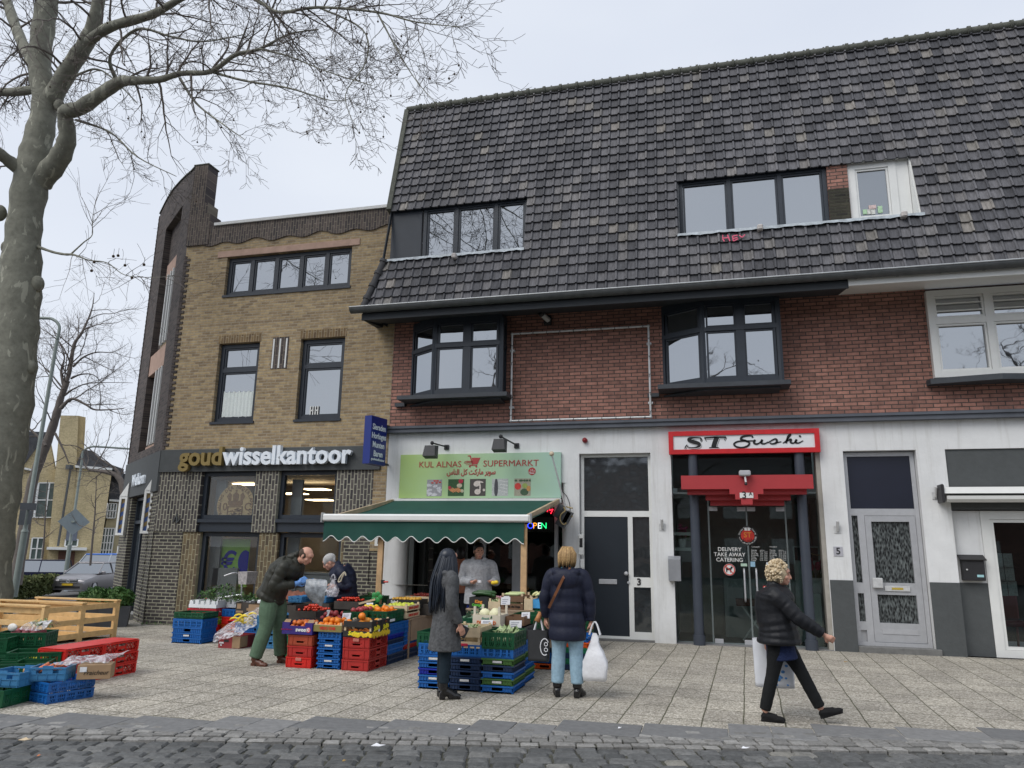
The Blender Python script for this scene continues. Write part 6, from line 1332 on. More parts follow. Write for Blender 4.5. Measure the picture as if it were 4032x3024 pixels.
# boxes of wood and card
M_kraft=mat('kraft_card',(.34,.225,.13),.85,.1,7);M_crate_w=mat('poplar_wood',(.62,.49,.32),.8,.16,12);M_whitebox=mat('white_printed_wood',(.66,.60,.49),.8,.05,8)
M_purple=mat('purple_print',(.035,.018,.17),.5,.08,5);M_oliv=mat('olive_print',(.22,.185,.055),.6,.1,5);M_blkcard=mat('black_card',(.018,.018,.018),.6,.2,8)
M_brn=mat('brown_print',(.16,.085,.045),.7,.15,8);M_poly=mat('polystyrene',(.80,.82,.84),.85,.03,20);M_dbrn=mat('dark_box',(.05,.042,.035),.7,.25,8)
def open_box(name,la,x0,x1,y0,y1,z0,z1,m,cat='box',t=.012,notch=None,group=None,posts=None,gap=None):
 T_=thing(name,la,cat,((x0+x1)/2,(y0+y1)/2,z0),group=group);b=MB()
 fy=[(y0,y0+t)]
 if notch:
  a,e,dz=notch;b.box(x0,a,y0,y0+t,z0,z1);b.box(e,x1,y0,y0+t,z0,z1);b.box(a,e,y0,y0+t,z0,z1-dz)
 elif gap:b.box(x0,x1,y0,y0+t,z0,gap[0]);b.box(x0,x1,y0,y0+t,gap[1],z1);b.box(x0,x0+t,y0+t,y1,z0,gap[0]);b.box(x0,x0+t,y0+t,y1,gap[1],z1)
 else:b.box(x0,x1,y0,y0+t,z0,z1)
 if gap:b.box(x1-t,x1,y0+t,y1,z0,gap[0]);b.box(x1-t,x1,y0+t,y1,gap[1],z1)
 else:b.box(x1-t,x1,y0+t,y1,z0,z1);b.box(x0,x0+t,y0+t,y1,z0,z1)
 b.box(x0+t,x1-t,y1-t,y1,z0,z1);b.box(x0+t,x1-t,y0+t,y1-t,z0+.002,z0+.012);b.build('body',m,T_)
 if posts:
  for px,py in((x0+.02,y0+.025),(x1-.02,y0+.025),(x0+.02,y1-.025),(x1-.02,y1-.025)):p=MB();p.box(px-.014,px+.014,py-.012,py+.012,z0+.01,z1+posts);p.build('corner_post',M_crate_w if m is not M_whitebox else M_whitebox,T_)
 return T_
# fruit helpers : every piece its own object, sharing one mesh
_fm={}
def fruit_mesh(key,build,m,smooth=True):
 if key not in _fm:o=build().build(key,m,smooth=smooth);_fm[key]=o.data;bpy.data.objects.remove(o)
 return _fm[key]
def heap(name,me,n,x0,x1,y0,y1,z,r,label,cat,group,rise=.05,layers=2,flat=False,zr=None):
 pts=[];t=0
 while len(pts)<n and t<6000:
  t+=1;L=min(layers-1,int(len(pts)/max(1,n/layers)));s=1-.30*L
  x=(x0+x1)/2+(random.random()-.5)*(x1-x0-2*r)*s;y=(y0+y1)/2+(random.random()-.5)*(y1-y0-2*r)*s;zz=z+r*1.3*L+random.uniform(0,.25)*r
  if all((x-p[0])**2+(y-p[1])**2+(zz-p[2])**2>(1.75*r)**2 for p in pts):pts.append((x,y,zz))
 for p in pts:
  o=bpy.data.objects.new(name,me);COL.objects.link(o);o.location=p;o.rotation_euler=(random.uniform(0,3),random.uniform(0,3),random.uniform(0,6))if not flat else(0,0,random.uniform(0,6))
  s=random.uniform(.9,1.08);o.scale=(s,s,s);tag(o,label,cat,group)
def fmat(name,c,c2=None,rough=.4,sc=30,bump=.15):
 m=mat(name,c,rough,.14,12,bump=bump,bscale=90);return m
def sph(r,sc=(1,1,1),n=10,k=7):return lambda:MB().ball((0,0,0),r,n,k,sc)
ORG=fmat('orange_peel',(.80,.22,.012));MAN=fmat('mandarin_peel',(.72,.19,.04));APP=fmat('red_apple_skin',(.36,.045,.05),rough=.3);YEL=fmat('lemon_peel',(.78,.56,.03));LIM=fmat('yellow_lime_peel',(.55,.60,.07))
TOM=fmat('tomato_skin',(.62,.045,.015),rough=.2,bump=0);KOH=fmat('kohlrabi_skin',(.58,.66,.40),rough=.6);MEL=fmat('melon_rind',(.72,.70,.46),rough=.6);TUR=fmat('sweet_potato_skin',(.30,.07,.085),rough=.7);TUW=fmat('turnip_flesh',(.72,.70,.66),rough=.6)
CAR=fmat('carrot_skin',(.66,.20,.09),rough=.6);MUS=fmat('tan_potato_skin',(.58,.36,.18),rough=.7);ZUC=fmat('courgette_skin',(.025,.075,.02),rough=.4);MNG=fmat('squash_skin',(.72,.28,.03));DRK=fmat('aubergine_skin',(.06,.055,.05),rough=.4);ENV=fmat('chicory_leaf',(.70,.70,.35),rough=.7)
DAT=fmat('ochre_plum_skin',(.62,.34,.04))
# fruit stall (A), front row
gA='crates stacked under the fruit stall'
D_=lambda c,h=.138,p=.144:('solid',c,h,p)
stack([('diamond','bright',.138,.144),D_('red'),D_('brick')],-5.50,9.70+.3,-.012,.385,.6,'front left red stack under the purple box',gA)
stack([T('blue',.0655,.072)]*6+[('lattice','blue',.095,.095)],-5.075,9.73+.3,-.01,.345,.6,'slim blue stack between the two red stacks',gA)
stack([('diamond','red',.138,.144),('diamond','red',.138,.144),('diamond','red',.138,.144)],-4.665,9.715+.3,-.01,.39,.6,'front right red stack under the black and yellow boxes',gA)
for j,(y,cols)in enumerate(((10.62,['darkblue','darkblue','blue','blue','darkblue','deepblue','blue']),(11.215,['darkblue','darkblue','red','blue','blue','blue','blue']))):
 stack([T(c,.066,.073)for c in cols]+[('lattice','blue',.095,.095)],-4.665,y,-.015,.40,.59,'%s blue stack along the fruit stall side'%('first','second')[j],gA)
stack([T('blue',.066,.073)]*6,-5.10,10.65,-.015,.39,.6,'hidden middle stack of the fruit stall',gA);stack([('lattice','jade',.15,.155),('lattice','jade',.15,.155),('lattice','jade',.15,.155)],-6.05,10.7,-.02,.385,.6,'jade stack under the tomato boxes',gA)
stack([T('deepblue',.066,.073)]*6,-5.52,10.72,-.02,.39,.6,'deep blue stack behind the purple box',gA);stack([('lattice','green',.16,.165)]*4,-5.45,11.5,-.03,.385,.6,'dark green stack under the spinach crate',gA)
for z,x,y in((.09,-5.50,9.695),(.375,-4.665,9.71)):
 e=MB();e.bbox(x-.045,x+.045,y-.006,y+.002,z-.012,z+.028,.006);tag(e.build('crate_emblem',mat('pale_red_emboss',(.50,.16,.13),.5)),'pale embossed emblem on the %s'%('bottom bright red crate of the left stack' if z<.2 else 'top crate of the right red stack'),'emblem')
zb=.425;bx1=open_box('purple_fruit_box','purple cardboard box printed sweet holding peach coloured mandarins',-5.77,-5.31,9.67,10.2,zb,zb+.155,M_purple,notch=(-5.66,-5.42,.045))
text('lettering','sweet',.075,(-5.47,9.667,zb+.062),M_wframe,bx1,off=.002);text('lettering','♦ Special Selection'[2:],.026,(-5.70,9.667,zb+.062),mat('magenta_print',(.4,.02,.12),.5),bx1)
e=MB();disc(e,Vector((-5.365,0,zb+.062)),.032,9.665);em=e.build('round_emblem',mat('pink_emblem',(.72,.12,.16),.5),bx1);text('lettering','C',.05,(-5.365,9.663,zb+.062),M_wframe,em,off=.003)
for x in(-5.72,-5.36):e=MB();e.slab([(x-.05,9.70,zb+.15),(x+.05,9.70,zb+.15),(x+.04,9.74,zb+.19),(x-.04,9.74,zb+.19)],(0,.004,0));e.build('card_flap',M_kraft,bx1)
heap('mandarin',fruit_mesh('mandarin',sph(.036,(1,1,.85)),MAN),34,-5.75,-5.33,9.69,10.15,zb+.085,.036,'mandarin heaped in the purple box','mandarin','mandarins in the purple box',layers=2)
bx2=open_box('orange_box','shallow wooden box with olive front board heaped with large oranges',-5.30,-4.885,9.70,10.1,.475,.565,M_crate_w,posts=.03)
e=MB();e.bbox(-5.305,-4.88,9.690,9.6995,.472,.560,.003);fb_=e.build('front_board',M_oliv,bx2);text('lettering','VIDO CNR',.05,(-5.09,9.688,.517),M_redp,fb_,off=.002)
heap('orange',fruit_mesh('orange',sph(.042),ORG),26,-5.29,-4.90,9.71,10.08,.55,.042,'large orange heaped in the olive fronted box','orange','oranges in the olive box',layers=2)
for k,(ya,yb_)in enumerate(((9.70,9.995),(10.0,10.30))):
 z0=.425;s_=open_box('slatted_fruit_box',['front','rear'][k]+' black and yellow slatted fruit box lettered Solita',-4.86,-4.445,ya,yb_,z0,z0+.20,M_blkcard,gap=(z0+.075,z0+.125),posts=.018)
 P_=MB();Q_=MB()
 e=MB();e.box(-4.449,-4.438,ya+.004,yb_-.004,z0+.0,z0+.205);sp=e.build('end_board',M_blkcard,s_)
 for q in range(9):P_.ball((-4.437,ya+.02+q*(yb_-ya-.04)/8,z0+.028+.018*math.sin(q*2.3)),.032,10,6,(.12,1,1))
 if k==0:
  for q in range(6):Q_.ball((-4.62+q*.033,ya-.002,z0+.03+.012*math.sin(q*2)),.028,10,6,(1,.12,1))
  for q in range(3):Q_.ball((-4.70+q*.03,ya-.002,z0+.032-.006*q),.03,10,6,(1,.12,1))
  text('lettering','Solita',.072,(-4.705,ya-.003,z0+.042),mat('yellow_print',(.85,.75,.03),.5),s_,off=.003,shear=.25)
 P_.build('printed_fruit',mat('printed_yellow_fruit',(.75,.52,.02),.5,.15,30),s_);Q_.v and Q_.build('printed_fruit',MATS['printed_yellow_fruit'],s_)
 text('lettering','Solita',.085,(-4.434,(ya+yb_)/2,z0+.11),mat('yellow_print',(.85,.75,.03),.5),s_,right=(0,1,.1),up=(0,-.1,1),off=.004,shear=.25)
 e=MB();e.box(-4.4375,-4.435,(ya+yb_)/2-.02,(ya+yb_)/2+.03,z0+.165,z0+.19);e.build('stamp',mat('brown_stamp',(.22,.06,.02),.6),s_)
e=MB();e.box(-4.4335,-4.4325,9.90,9.95,.485,.53);tag(e.build('price_ticket',M_card2),'small white ticket stuck between the black and yellow fruit boxes','ticket')
heap('orange',fruit_mesh('orange',sph(.042),ORG),12,-4.84,-4.47,9.73,9.98,.47,.042,'orange inside the front black and yellow box','orange','oranges in the front slatted box',layers=1)
sq=lambda:MB().ball((0,0,0),.05,12,8,(.9,1.7,.85))
for k,(x,y,z,rz,m_,la)in enumerate(((-4.64,9.80,.59,.9,MNG,'orange squash lying in the front black and yellow box'),(-4.74,9.84,.60,-.6,DRK,'dark avocado lying beside the orange squash'),(-4.55,10.1,.60,.3,MNG,'orange squash lying in the rear black and yellow box'),(-4.60,9.86,.625,1.9,MNG,'second orange squash on top of the front box'))):
 o=MB().ball((0,0,0),.05,12,8,(.9,1.6,.85)).build('squash' if m_ is MNG else 'avocado',m_,smooth=True);o.location=(x,y,z);o.rotation_euler=(0,0,rz);tag(o,la,'squash' if m_ is MNG else 'avocado')
o=MB().ball((0,0,0),.05,14,9).build('orange',ORG,smooth=True);o.location=(-4.64,9.80,.685);tag(o,'biggest single orange resting on top of the squash','orange')
heap('orange',fruit_mesh('orange',sph(.042),ORG),3,-4.86,-4.72,9.72,9.82,.60,.042,'orange at the left end of the front black and yellow box','orange','oranges left in the front slatted box',layers=1)
crate('lattice','green',.385,.6,.15,-4.98,10.58,.55,'dark green crate of red apples and lemons in the second tier','second tier crates of the fruit stall')
crate('lattice','green',.37,.62,.165,-4.685,10.64,.548,'dark green crate heaped with oranges above the black and yellow boxes','second tier crates of the fruit stall',card=None)
crate('lattice','black',.38,.5,.09,-5.30,10.28,.52,'low black crate of apples behind the olive box','second tier crates of the fruit stall')
crate('lattice','green',.37,.6,.16,-5.07,11.22,.56,'dark green crate behind the apple crate','second tier crates of the fruit stall')
e=MB();e.box(-4.4995+.003,-4.494,10.42,10.60,.565,.60);tag(e.build('crate_label',M_card2),'narrow white label on the side of the orange crate','label')
heap('orange',fruit_mesh('orange',sph(.042),ORG),46,-4.86,-4.51,10.36,10.94,.66,.042,'orange heaped in the dark green crate','orange','oranges in the green crate',layers=2)
heap('apple',fruit_mesh('apple',sph(.040,(1,1,.9)),APP),26,-5.16,-4.88,10.32,10.86,.65,.040,'red apple in the dark green second tier crate','apple','apples in the green crate',layers=2)
heap('apple',fruit_mesh('apple',sph(.040,(1,1,.9)),APP),20,-5.47,-5.14,10.08,10.50,.60,.040,'red apple in the low black crate','apple','apples in the black crate',layers=2)
heap('lemon',fruit_mesh('lemon',sph(.034,(1,1,1.3)),YEL),6,-5.12,-4.9,10.72,10.98,.72,.036,'yellow lemon at the back of the apple crate','lemon','lemons behind the apples',layers=1)
for k in range(2):
 b=open_box('lime_box',['lower','upper'][k]+' thin wooden box with red print at the side of the fruit stall',-4.86,-4.462,10.96,11.50,.57+.105*k,.645+.105*k,M_crate_w,posts=.03);text('lettering','EUROPE QUALITY',.05,(-4.459,11.24,.607+.105*k),M_redp,b,right=(0,1,0),off=.001)
heap('lime',fruit_mesh('lime',sph(.034,(1,1,1.15)),LIM),26,-4.85,-4.48,10.99,11.46,.735,.034,'yellow green lime in the upper wooden box','lime','limes in the wooden box',layers=1)
b=open_box('black_lime_box','black printed fruit box reading Salad Lime with yellow plums behind the oranges',-5.05,-4.50,11.55,11.95,.68,.80,M_blkcard);text('lettering','Salad',.06,(-4.92,11.547,.765),M_wframe,b,off=.002);text('lettering','Lime',.06,(-4.92,11.547,.71),M_wframe,b,off=.002)
heap('yellow_plum',fruit_mesh('yellow_plum',sph(.026),DAT),30,-5.0,-4.54,11.58,11.92,.80,.027,'small yellow plum in the black printed box','plum','yellow plums',layers=1)
b=open_box('strawberry_box','wide wooden box of dark strawberries at the back of the fruit stall',-4.92,-4.40,12.0,12.55,.74,.83,M_crate_w)
heap('strawberry',fruit_mesh('strawberry',sph(.022,(1,1,1.2),7,5),fmat('strawberry_skin',(.25,.03,.02),rough=.5)),60,-4.90,-4.42,12.03,12.5,.815,.024,'dark strawberry in the wide wooden box','strawberry','strawberries',layers=2)
b=open_box('black_box','black box with white letters under the strawberry box',-4.75,-4.36,11.72,12.4,.56,.735,M_dbrn);text('lettering','DELIGHT',.06,(-4.357,12.05,.68),M_wframe,b,right=(0,1,0),off=.001)
pb=thing('price_sign','green clover shaped price sign on a wooden stick above the oranges','sign',(-4.98,11.0,.8));e=MB()
for a in range(5):e.ball((-4.98+.055*math.cos(a*1.26),11.0,.865+.045*math.sin(a*1.26)),.042,10,6,(1,.3,1))
e.build('clover',mat('clover_green',(.03,.25,.06),.5),pb,smooth=True);e=MB();e.beam((-5.25,10.95,.76),(-5.0,10.99,.83),.02,.03);e.build('stick',M_crate_w,pb)
def price_card(la,x,y,z,w=.11,h=.07,tilt=.5,rz=0,m=None,name='price_card'):
 e=MB();c,s=math.cos(tilt),math.sin(tilt);cr_,sr_=math.cos(rz),math.sin(rz);pts=[]
 for v,u in((0,-1),(0,1),(1,1),(1,-1)):
  px,py,pz=u*w/2,v*h*s,v*h*c+(.006 if u>0 else 0);pts.append((x+px*cr_-py*sr_,y+px*sr_+py*cr_,z+pz))
 e.slab(pts,(0,.002,0));o=tag(e.build(name,m or M_card2),la,'card')
 g=MB()
 for q in range(3):
  t0=.2+.25*q;a=Vector(pts[0]).lerp(Vector(pts[3]),t0);b=Vector(pts[1]).lerp(Vector(pts[2]),t0);u=(b-a);p0=a+u*.15+Vector((0,-.003,0));p1=a+u*(.55+.12*((q*7)%3))+Vector((0,-.003,0));g.beam(p0,p1,.001,.006)
 g.build('pen_marks',mat('pen_grey',(.28,.30,.38),.7),o);return o
price_card('white paper price card leaning on the olive box of oranges',-5.02,10.08,.60,.12,.10,.5,.2);price_card('white price card standing among apples behind the purple box',-5.36,10.15,.63,.10,.09,.3,-.6);price_card('crumpled white price card on the apples behind',-5.05,10.9,.72,.10,.07,.6,.3)
b=open_box('tomato_box','dark cardboard box of tomatoes right of the green trousered man',-6.10,-5.72,10.5,11.0,.56,.66,M_dbrn);b=open_box('dark_fruit_box','dark brown box behind the green trousered man above a jade crate',-6.42,-6.12,10.6,11.1,.62,.73,M_dbrn)
tm=fruit_mesh('tomato',sph(.021,(1,1,1),7,5),TOM)
heap('tomato',tm,70,-6.08,-5.70,10.52,10.96,.67,.021,'small tomato heaped in the dark cardboard box','tomato','tomatoes in the front box',layers=3);b=open_box('tomato_box','dark box of tomatoes under the clear bag',-5.72,-5.30,11.05,11.5,.66,.78,M_dbrn)
heap('tomato',tm,45,-5.72,-5.34,11.06,11.4,.79,.021,'small tomato heaped in the rear dark box','tomato','tomatoes in the rear box',layers=2)
crate('lattice','green',.385,.5,.17,-5.40,11.75,.66,'dark green crate of spinach beside the man in a beanie','rear crates of the fruit stall')
for k,(x,y)in enumerate(((-6.35,11.1),(-5.98,11.2))):crate('notch','sky',.24,.3,.09,x,y,.745,['left','right'][k]+' small light blue punnet tray behind the tomato box','small light blue trays')
b=open_box('dark_fruit_box','long dark fruit box carrying the light blue trays',-6.55,-5.78,11.0,11.5,.66,.74,M_dbrn)
e=MB();
for q in range(5):e.ball((-6.3+q*.14,11.6,.88+.01*(q%2)),.09,10,6,(1,.9,.35))
tag(e.build('white_sheet',mat('white_film',(.78,.80,.84),.5,.05),smooth=True),'crumpled white plastic sheet behind the light blue trays','plastic sheet')
b=open_box('trestle_box','dark crate table under the white plastic sheet',-6.7,-5.7,11.4,12.0,-.04,.80,M_dbrn,cat='crate')
def leafy(name,la,cat,x0,x1,y0,y1,z,h,n,m,size=.05,kind=None):
 e=MB()
 for k in range(n):
  x,y=random.uniform(x0,x1),random.uniform(y0,y1);hh=z+h*random.random()*(1-.6*abs((x-(x0+x1)/2)/((x1-x0)/2+1e-6)))
  a=random.random()*6.28;t=random.uniform(-.5,.9);s=size*random.uniform(.5,1.2)
  u=Vector((math.cos(a)*math.cos(t),math.sin(a)*math.cos(t),math.sin(t)))*s;v=Vector((-math.sin(a),math.cos(a),random.uniform(-.3,.3)))*s*.45;c=Vector((x,y,hh))
  e.add([c-u*.5,c+v*.5,c+u*.5+Vector((0,0,s*.1)),c-v*.5],[(0,1,2,3)])
 return tag(e.build(name,m),la,cat,kind=kind)
LEAFS=island_mat('leafy_green',[(0,(.02,.06,.012)),(.5,(.045,.12,.025)),(1,(.10,.19,.05))],rough=.6,noise_amt=.25,nscale=20,bump=0)
LEAFP=island_mat('pale_leaf',[(0,(.20,.30,.12)),(1,(.48,.56,.30))],rough=.6,noise_amt=.2,nscale=20,bump=0)
leafy('spinach','dark green spinach in the crate beside the man in a beanie','spinach',-5.56,-5.25,11.55,11.95,.80,.10,160,LEAFS)
# left group
gL='crates stacked at the left end of the fruit stall'
zL=stack([T('blue',.08,.09),T('blue',.08,.09),T('blue',.09,.10),('lattice','blue',.15,.158),('lattice','green',.10,.10)],-8.74,11.58+.22,gz(-8.7,11.6),.59,.42,'blue stack at the far left of the fruit stall',gL)
for k,x in enumerate((-8.86,)):
 stack([D_('bright',.13,.135),D_('bright',.13,.135),('diamond','lime',.13,.135),('diamond','pink',.13,.13)],-8.88,12.42,gz(-8.7,12.3),.60,.58,'red and lime stack under the white herb trays',gL)
stack([D_('bright',.13,.135),D_('orange',.13,.135),D_('bright',.13,.135),('lattice','blue',.13,.13)],-8.36,12.52,gz(-8.4,12.5),.40,.5,'red and blue stack right of the herb trays',gL)
stack([T('blue',.08,.09)]*5,-7.78,12.45,gz(-7.9,12.4),.9,.5,'wide blue stack under the cardboard boxes',gL)
for k,(x0_,x1_,y_)in enumerate(((-9.17,-8.60,12.14),(-8.57,-8.10,12.40))):
 z0=.50;b=thing('polystyrene_tray',['left white polystyrene tray full of dill','right white polystyrene tray with leafy greens'][k],'tray',((x0_+x1_)/2,y_,z0));e=MB()
 e.box(x0_,x1_,y_,y_+.5,z0,z0+.06)
 for q in range(5):a=x0_+(x1_-x0_)*q/5;e.box(a+.012,a+(x1_-x0_)/5-.03,y_,y_+.03,z0+.06,z0+(.135 if q%2 else .115));e.box(a+.012,a+(x1_-x0_)/5-.03,y_+.47,y_+.5,z0+.06,z0+.12)
 e.box(x0_,x0_+.03,y_+.031,y_+.469,z0+.06,z0+.125);e.box(x1_-.03,x1_,y_+.031,y_+.469,z0+.06,z0+.125);e.build('tray',M_poly,b)
leafy('dill','heap of feathery dark green dill in the left white tray','dill',-9.12,-8.15,12.16,12.6,.62,.30,900,LEAFS,.06);leafy('leafy_greens','leafy greens in the right white tray','greens',-8.42,-7.95,12.42,12.8,.62,.12,160,LEAFS,.09)
b=open_box('dark_fruit_box','dark printed fruit box right of the white trays',-8.24,-7.86,12.2,12.6,.41,.62,M_dbrn)
for(x,z,w_,h_)in((-8.17,.55,.08,.09),(-8.15,.455,.14,.035),(-7.95,.50,.13,.04)):e=MB();e.box(x-w_/2,x+w_/2,12.193,12.199,z-h_/2,z+h_/2);e.build('printed_patch',M_kraft,b)
b=open_box('cardboard_box','plain brown cardboard box right of the dark printed box',-7.85,-7.40,12.0,12.35,.42,.60,M_kraft)
e=MB();e.bbox(-7.72,-7.50,12.03,12.3,.61,.68,.02);tag(e.build('white_paper',M_card2),'crumpled white paper lying on the plain cardboard box','paper')
e=MB();nx,ny=26,8;vs=[]
for j in range(ny+1):
 for i in range(nx+1):
  u,v=i/nx,j/ny;vs.append((-8.05+1.05*u,12.7+.6*v,.62+.16*math.sin(u*2.6+.3)*(.3+.7*math.sin(v*3.1))+.02*math.sin(i*1.7+j)+.015*math.sin(i*.9-j*2)))
e.add(vs,[(j*(nx+1)+i,j*(nx+1)+i+1,(j+1)*(nx+1)+i+1,(j+1)*(nx+1)+i)for j in range(ny)for i in range(nx)]);e.slab([(-8.05,12.72,.3),(-7.0,12.72,.3),(-7.0,12.72,.62),(-8.05,12.72,.62)],(0,.5,0))
tag(e.build('burlap_cloth',mat('red_brown_net',(.22,.085,.055),.9,.25,14,bump=.6),smooth=True),'red brown net cloth heaped over boxes behind the bent man','cloth')
bb=open_box('banana_box','dark red and kraft banana box standing on the pavement',-7.86,-7.46,11.25,11.75,gz(-7.6,11.4),.16,mat('banana_box_red',(.28,.03,.035),.7,.1,6))
e=MB();e.box(-7.60,-7.458,11.243,11.2495,gz(-7.6,11.4)+.01,.155);e.box(-7.459,-7.453,11.25,11.45,gz(-7.6,11.4)+.02,.155);e.build('kraft_panel',M_kraft,bb)
e=MB();e.bbox(-7.76,-7.67,11.245,11.252,.06,.10,.01);e.build('hand_hole',M_black,bb);e=MB();e.box(-7.84,-7.76,11.243,11.249,.035,.06);e.box(-7.82,-7.79,11.243,11.249,.0,.02);e.build('sticker',M_card2,bb)
def banana(L=.19,r=.017):
 e=MB();pts=[];rr=[]
 for k in range(8):t=k/7;a=-.9+1.8*t;pts.append((L*.55*math.sin(a),0,-L*.55*math.cos(a)));rr.append(r*(.35 if k in(0,7)else .8 if k in(1,6)else 1))
 return e.tube(pts,rr,6)
bmn=fruit_mesh('banana',banana,fmat('banana_skin',(.78,.58,.03),rough=.5,bump=0))
for k in range(14):
 o=bpy.data.objects.new('banana',bmn);COL.objects.link(o);o.location=(-7.56+random.uniform(-.10,.10),11.33+random.uniform(-.04,.28),.24+.012*k);o.rotation_euler=(random.uniform(-.3,.3)+math.pi,random.uniform(-.4,.4),random.uniform(-.5,.5));tag(o,'ripe yellow banana in the open banana box','banana','bananas in the banana box')
def film_mat():
 m=bpy.data.materials.new('clear_plastic_film');m.use_nodes=True;n,l=m.node_tree.nodes,m.node_tree.links;n.remove(n['Principled BSDF']);out=n['Material Output']
 t=n.new('ShaderNodeBsdfTransparent');t.inputs[0].default_value=(.95,.95,.96,1);g=n.new('ShaderNodeBsdfPrincipled');g.inputs['Base Color'].default_value=(.72,.72,.76,1);g.inputs['Roughness'].default_value=.2
 tc_=n.new('ShaderNodeTexCoord');nn_=n.new('ShaderNodeTexNoise');nn_.inputs['Scale'].default_value=9;nn_.inputs['Detail'].default_value=4;nn_.inputs['Distortion'].default_value=1.5;l.new(tc_.outputs['Object'],nn_.inputs[0])
 b=n.new('ShaderNodeBump');b.inputs['Strength'].default_value=1;b.inputs['Distance'].default_value=.05;l.new(nn_.outputs['Fac'],b.inputs['Height']);l.new(b.outputs[0],g.inputs['Normal'])
 r=n.new('ShaderNodeMapRange');r.inputs[1].default_value=.45;r.inputs[2].default_value=.62;r.inputs[3].default_value=.22;r.inputs[4].default_value=.75;l.new(nn_.outputs['Fac'],r.inputs[0])
 x=n.new('ShaderNodeMixShader');l.new(r.outputs[0],x.inputs[0]);l.new(t.outputs[0],x.inputs[1]);l.new(g.outputs[0],x.inputs[2]);l.new(x.outputs[0],out.inputs[0]);return m
M_film=film_mat()
def film(name,la,ctrl,n=14,m_=None,cat='plastic bag',amp=.02,parent=None):
 e=MB();vs=[]
 def q(a,b,c,t):return a*(1-t)**2+b*2*t*(1-t)+c*t*t
 for j in range(n+1):
  for i in range(n+1):
   u,v=i/n,j/n;rows=[q(*[Vector(p)for p in r],u)for r in ctrl];p=q(*rows,v);nn=noise.noise_vector(p*9)*amp+noise.noise_vector(p*26)*amp*.5;vs.append(p+nn)
 e.add(vs,[(j*(n+1)+i,j*(n+1)+i+1,(j+1)*(n+1)+i+1,(j+1)*(n+1)+i)for j in range(n)for i in range(n)])
 o=e.build(name,m_ or M_film,parent,smooth=True);return tag(o,la,cat)if la else o
film('plastic_bag','clear crumpled plastic bag draped over the banana box',[[(-7.92,11.18,.07),(-7.66,11.15,.10),(-7.40,11.2,.20)],[(-7.95,11.4,.38),(-7.66,11.35,.42),(-7.30,11.4,.36)],[(-7.8,11.75,.30),(-7.5,11.75,.78),(-7.12,11.7,.40)]],22,amp=.035)
stack([('notch','sky',.125,.13)]*4,-7.10,11.42+.28,gz(-7,11.5),.40,.55,'light blue stack left of the bent man',gL)
e=MB();e.bbox(-7.17,-7.03,11.43,11.45,.40,.46,.01);tag(e.build('punnet_label',M_card2),'white and red punnet label on the light blue stack','label')
# produce on the vegetable stall
heap('kohlrabi',fruit_mesh('kohlrabi',sph(.048,(1,1,.85)),KOH),20,-2.59,-2.24,hz+.03,hz+.56,zt+.10,.05,'pale green kohlrabi in the front right crate','kohlrabi','kohlrabi',layers=2)
leafy('kohlrabi_leaves','limp pale leaves hanging among the kohlrabi','leaves',-2.50,-2.24,hz+.05,hz+.4,zt+.16,.08,60,LEAFP,.11)
wb_=open_box('wooden_vegetable_box','pale wooden box of lettuces left of the kohlrabi crate',-3.0,-2.635,hz,hz+.5,zt+.0,zt+.23,M_crate_w,gap=(zt+.07,zt+.12),posts=.02);leafy('lettuce','pale green lettuce in the wooden box behind the kohlrabi','lettuce',-2.96,-2.66,hz+.05,hz+.45,zt+.14,.10,240,LEAFP,.08)
e=MB();e.bbox(-2.92,-2.78,hz-.015,hz-.002,zt+.02,zt+.05,.01);tag(e.build('packet',mat('red_packet',(.55,.02,.06),.4)),'small red packet on the edge of the wooden lettuce box','packet')
price_card('white price card leaning on the wooden lettuce box',-2.86,hz-.012,zt+.16,.14,.09,.15);price_card('white price card at the back of the lettuce box',-2.72,hz+.55,zt+.21,.15,.06,.3);price_card('handwritten card standing in the black crate',-2.40,hz+.74,zt+.17,.16,.09,.2);price_card('white price card beside the brown box',-2.33,9.75,.74,.11,.08,.3);price_card('white card behind the melon box',-2.72,10.2,.87,.13,.10,.1)
e=MB()
e.box(-2.58,-2.46,hz+1.15,hz+1.17,zt+.15,zt+.19);tag(e.build('blue_label',mat('blue_label',(.03,.18,.55),.5)),'small bright blue label in the black crate','label')
db=open_box('melon_box','white wooden box printed Fresh Diamond full of pale melons',-2.925,-2.565,9.38,9.78,.665,.80,M_whitebox,posts=.10)
text('lettering','DIAMOND',.058,(-2.745,9.376,.705),mat('orange_letter',(.72,.14,.02),.5),db,off=.002,sx=.9);text('lettering','Fresh',.045,(-2.76,9.376,.755),mat('teal_letter',(.05,.30,.22),.5),db,shear=.3)
e=MB();e.slab([(-2.69,9.375,.75),(-2.67,9.375,.77),(-2.675,9.375,.795),(-2.69,9.375,.775)],(0,.002,0));e.build('leaf_print',mat('leaf_print',(.02,.10,.04),.5),db)
heap('melon',fruit_mesh('melon',sph(.075,(1,1,.9),14,9),MEL),8,-2.92,-2.57,9.40,9.76,.79,.076,'round pale yellow melon in the white printed box','melon','melons',layers=1)
bb2=open_box('brown_box','plain dark brown wooden box right of the melons',-2.555,-2.31,9.60,9.95,.665,.775,M_brn)
heap('mushroom',fruit_mesh('mushroom',sph(.022,(1,1,.7),7,5),fmat('mushroom_cap',(.62,.47,.36),rough=.8)),22,-2.58,-2.26,10.06,10.5,.70,.024,'small pink brown mushroom in the dark green crate','mushroom','mushrooms',layers=1)
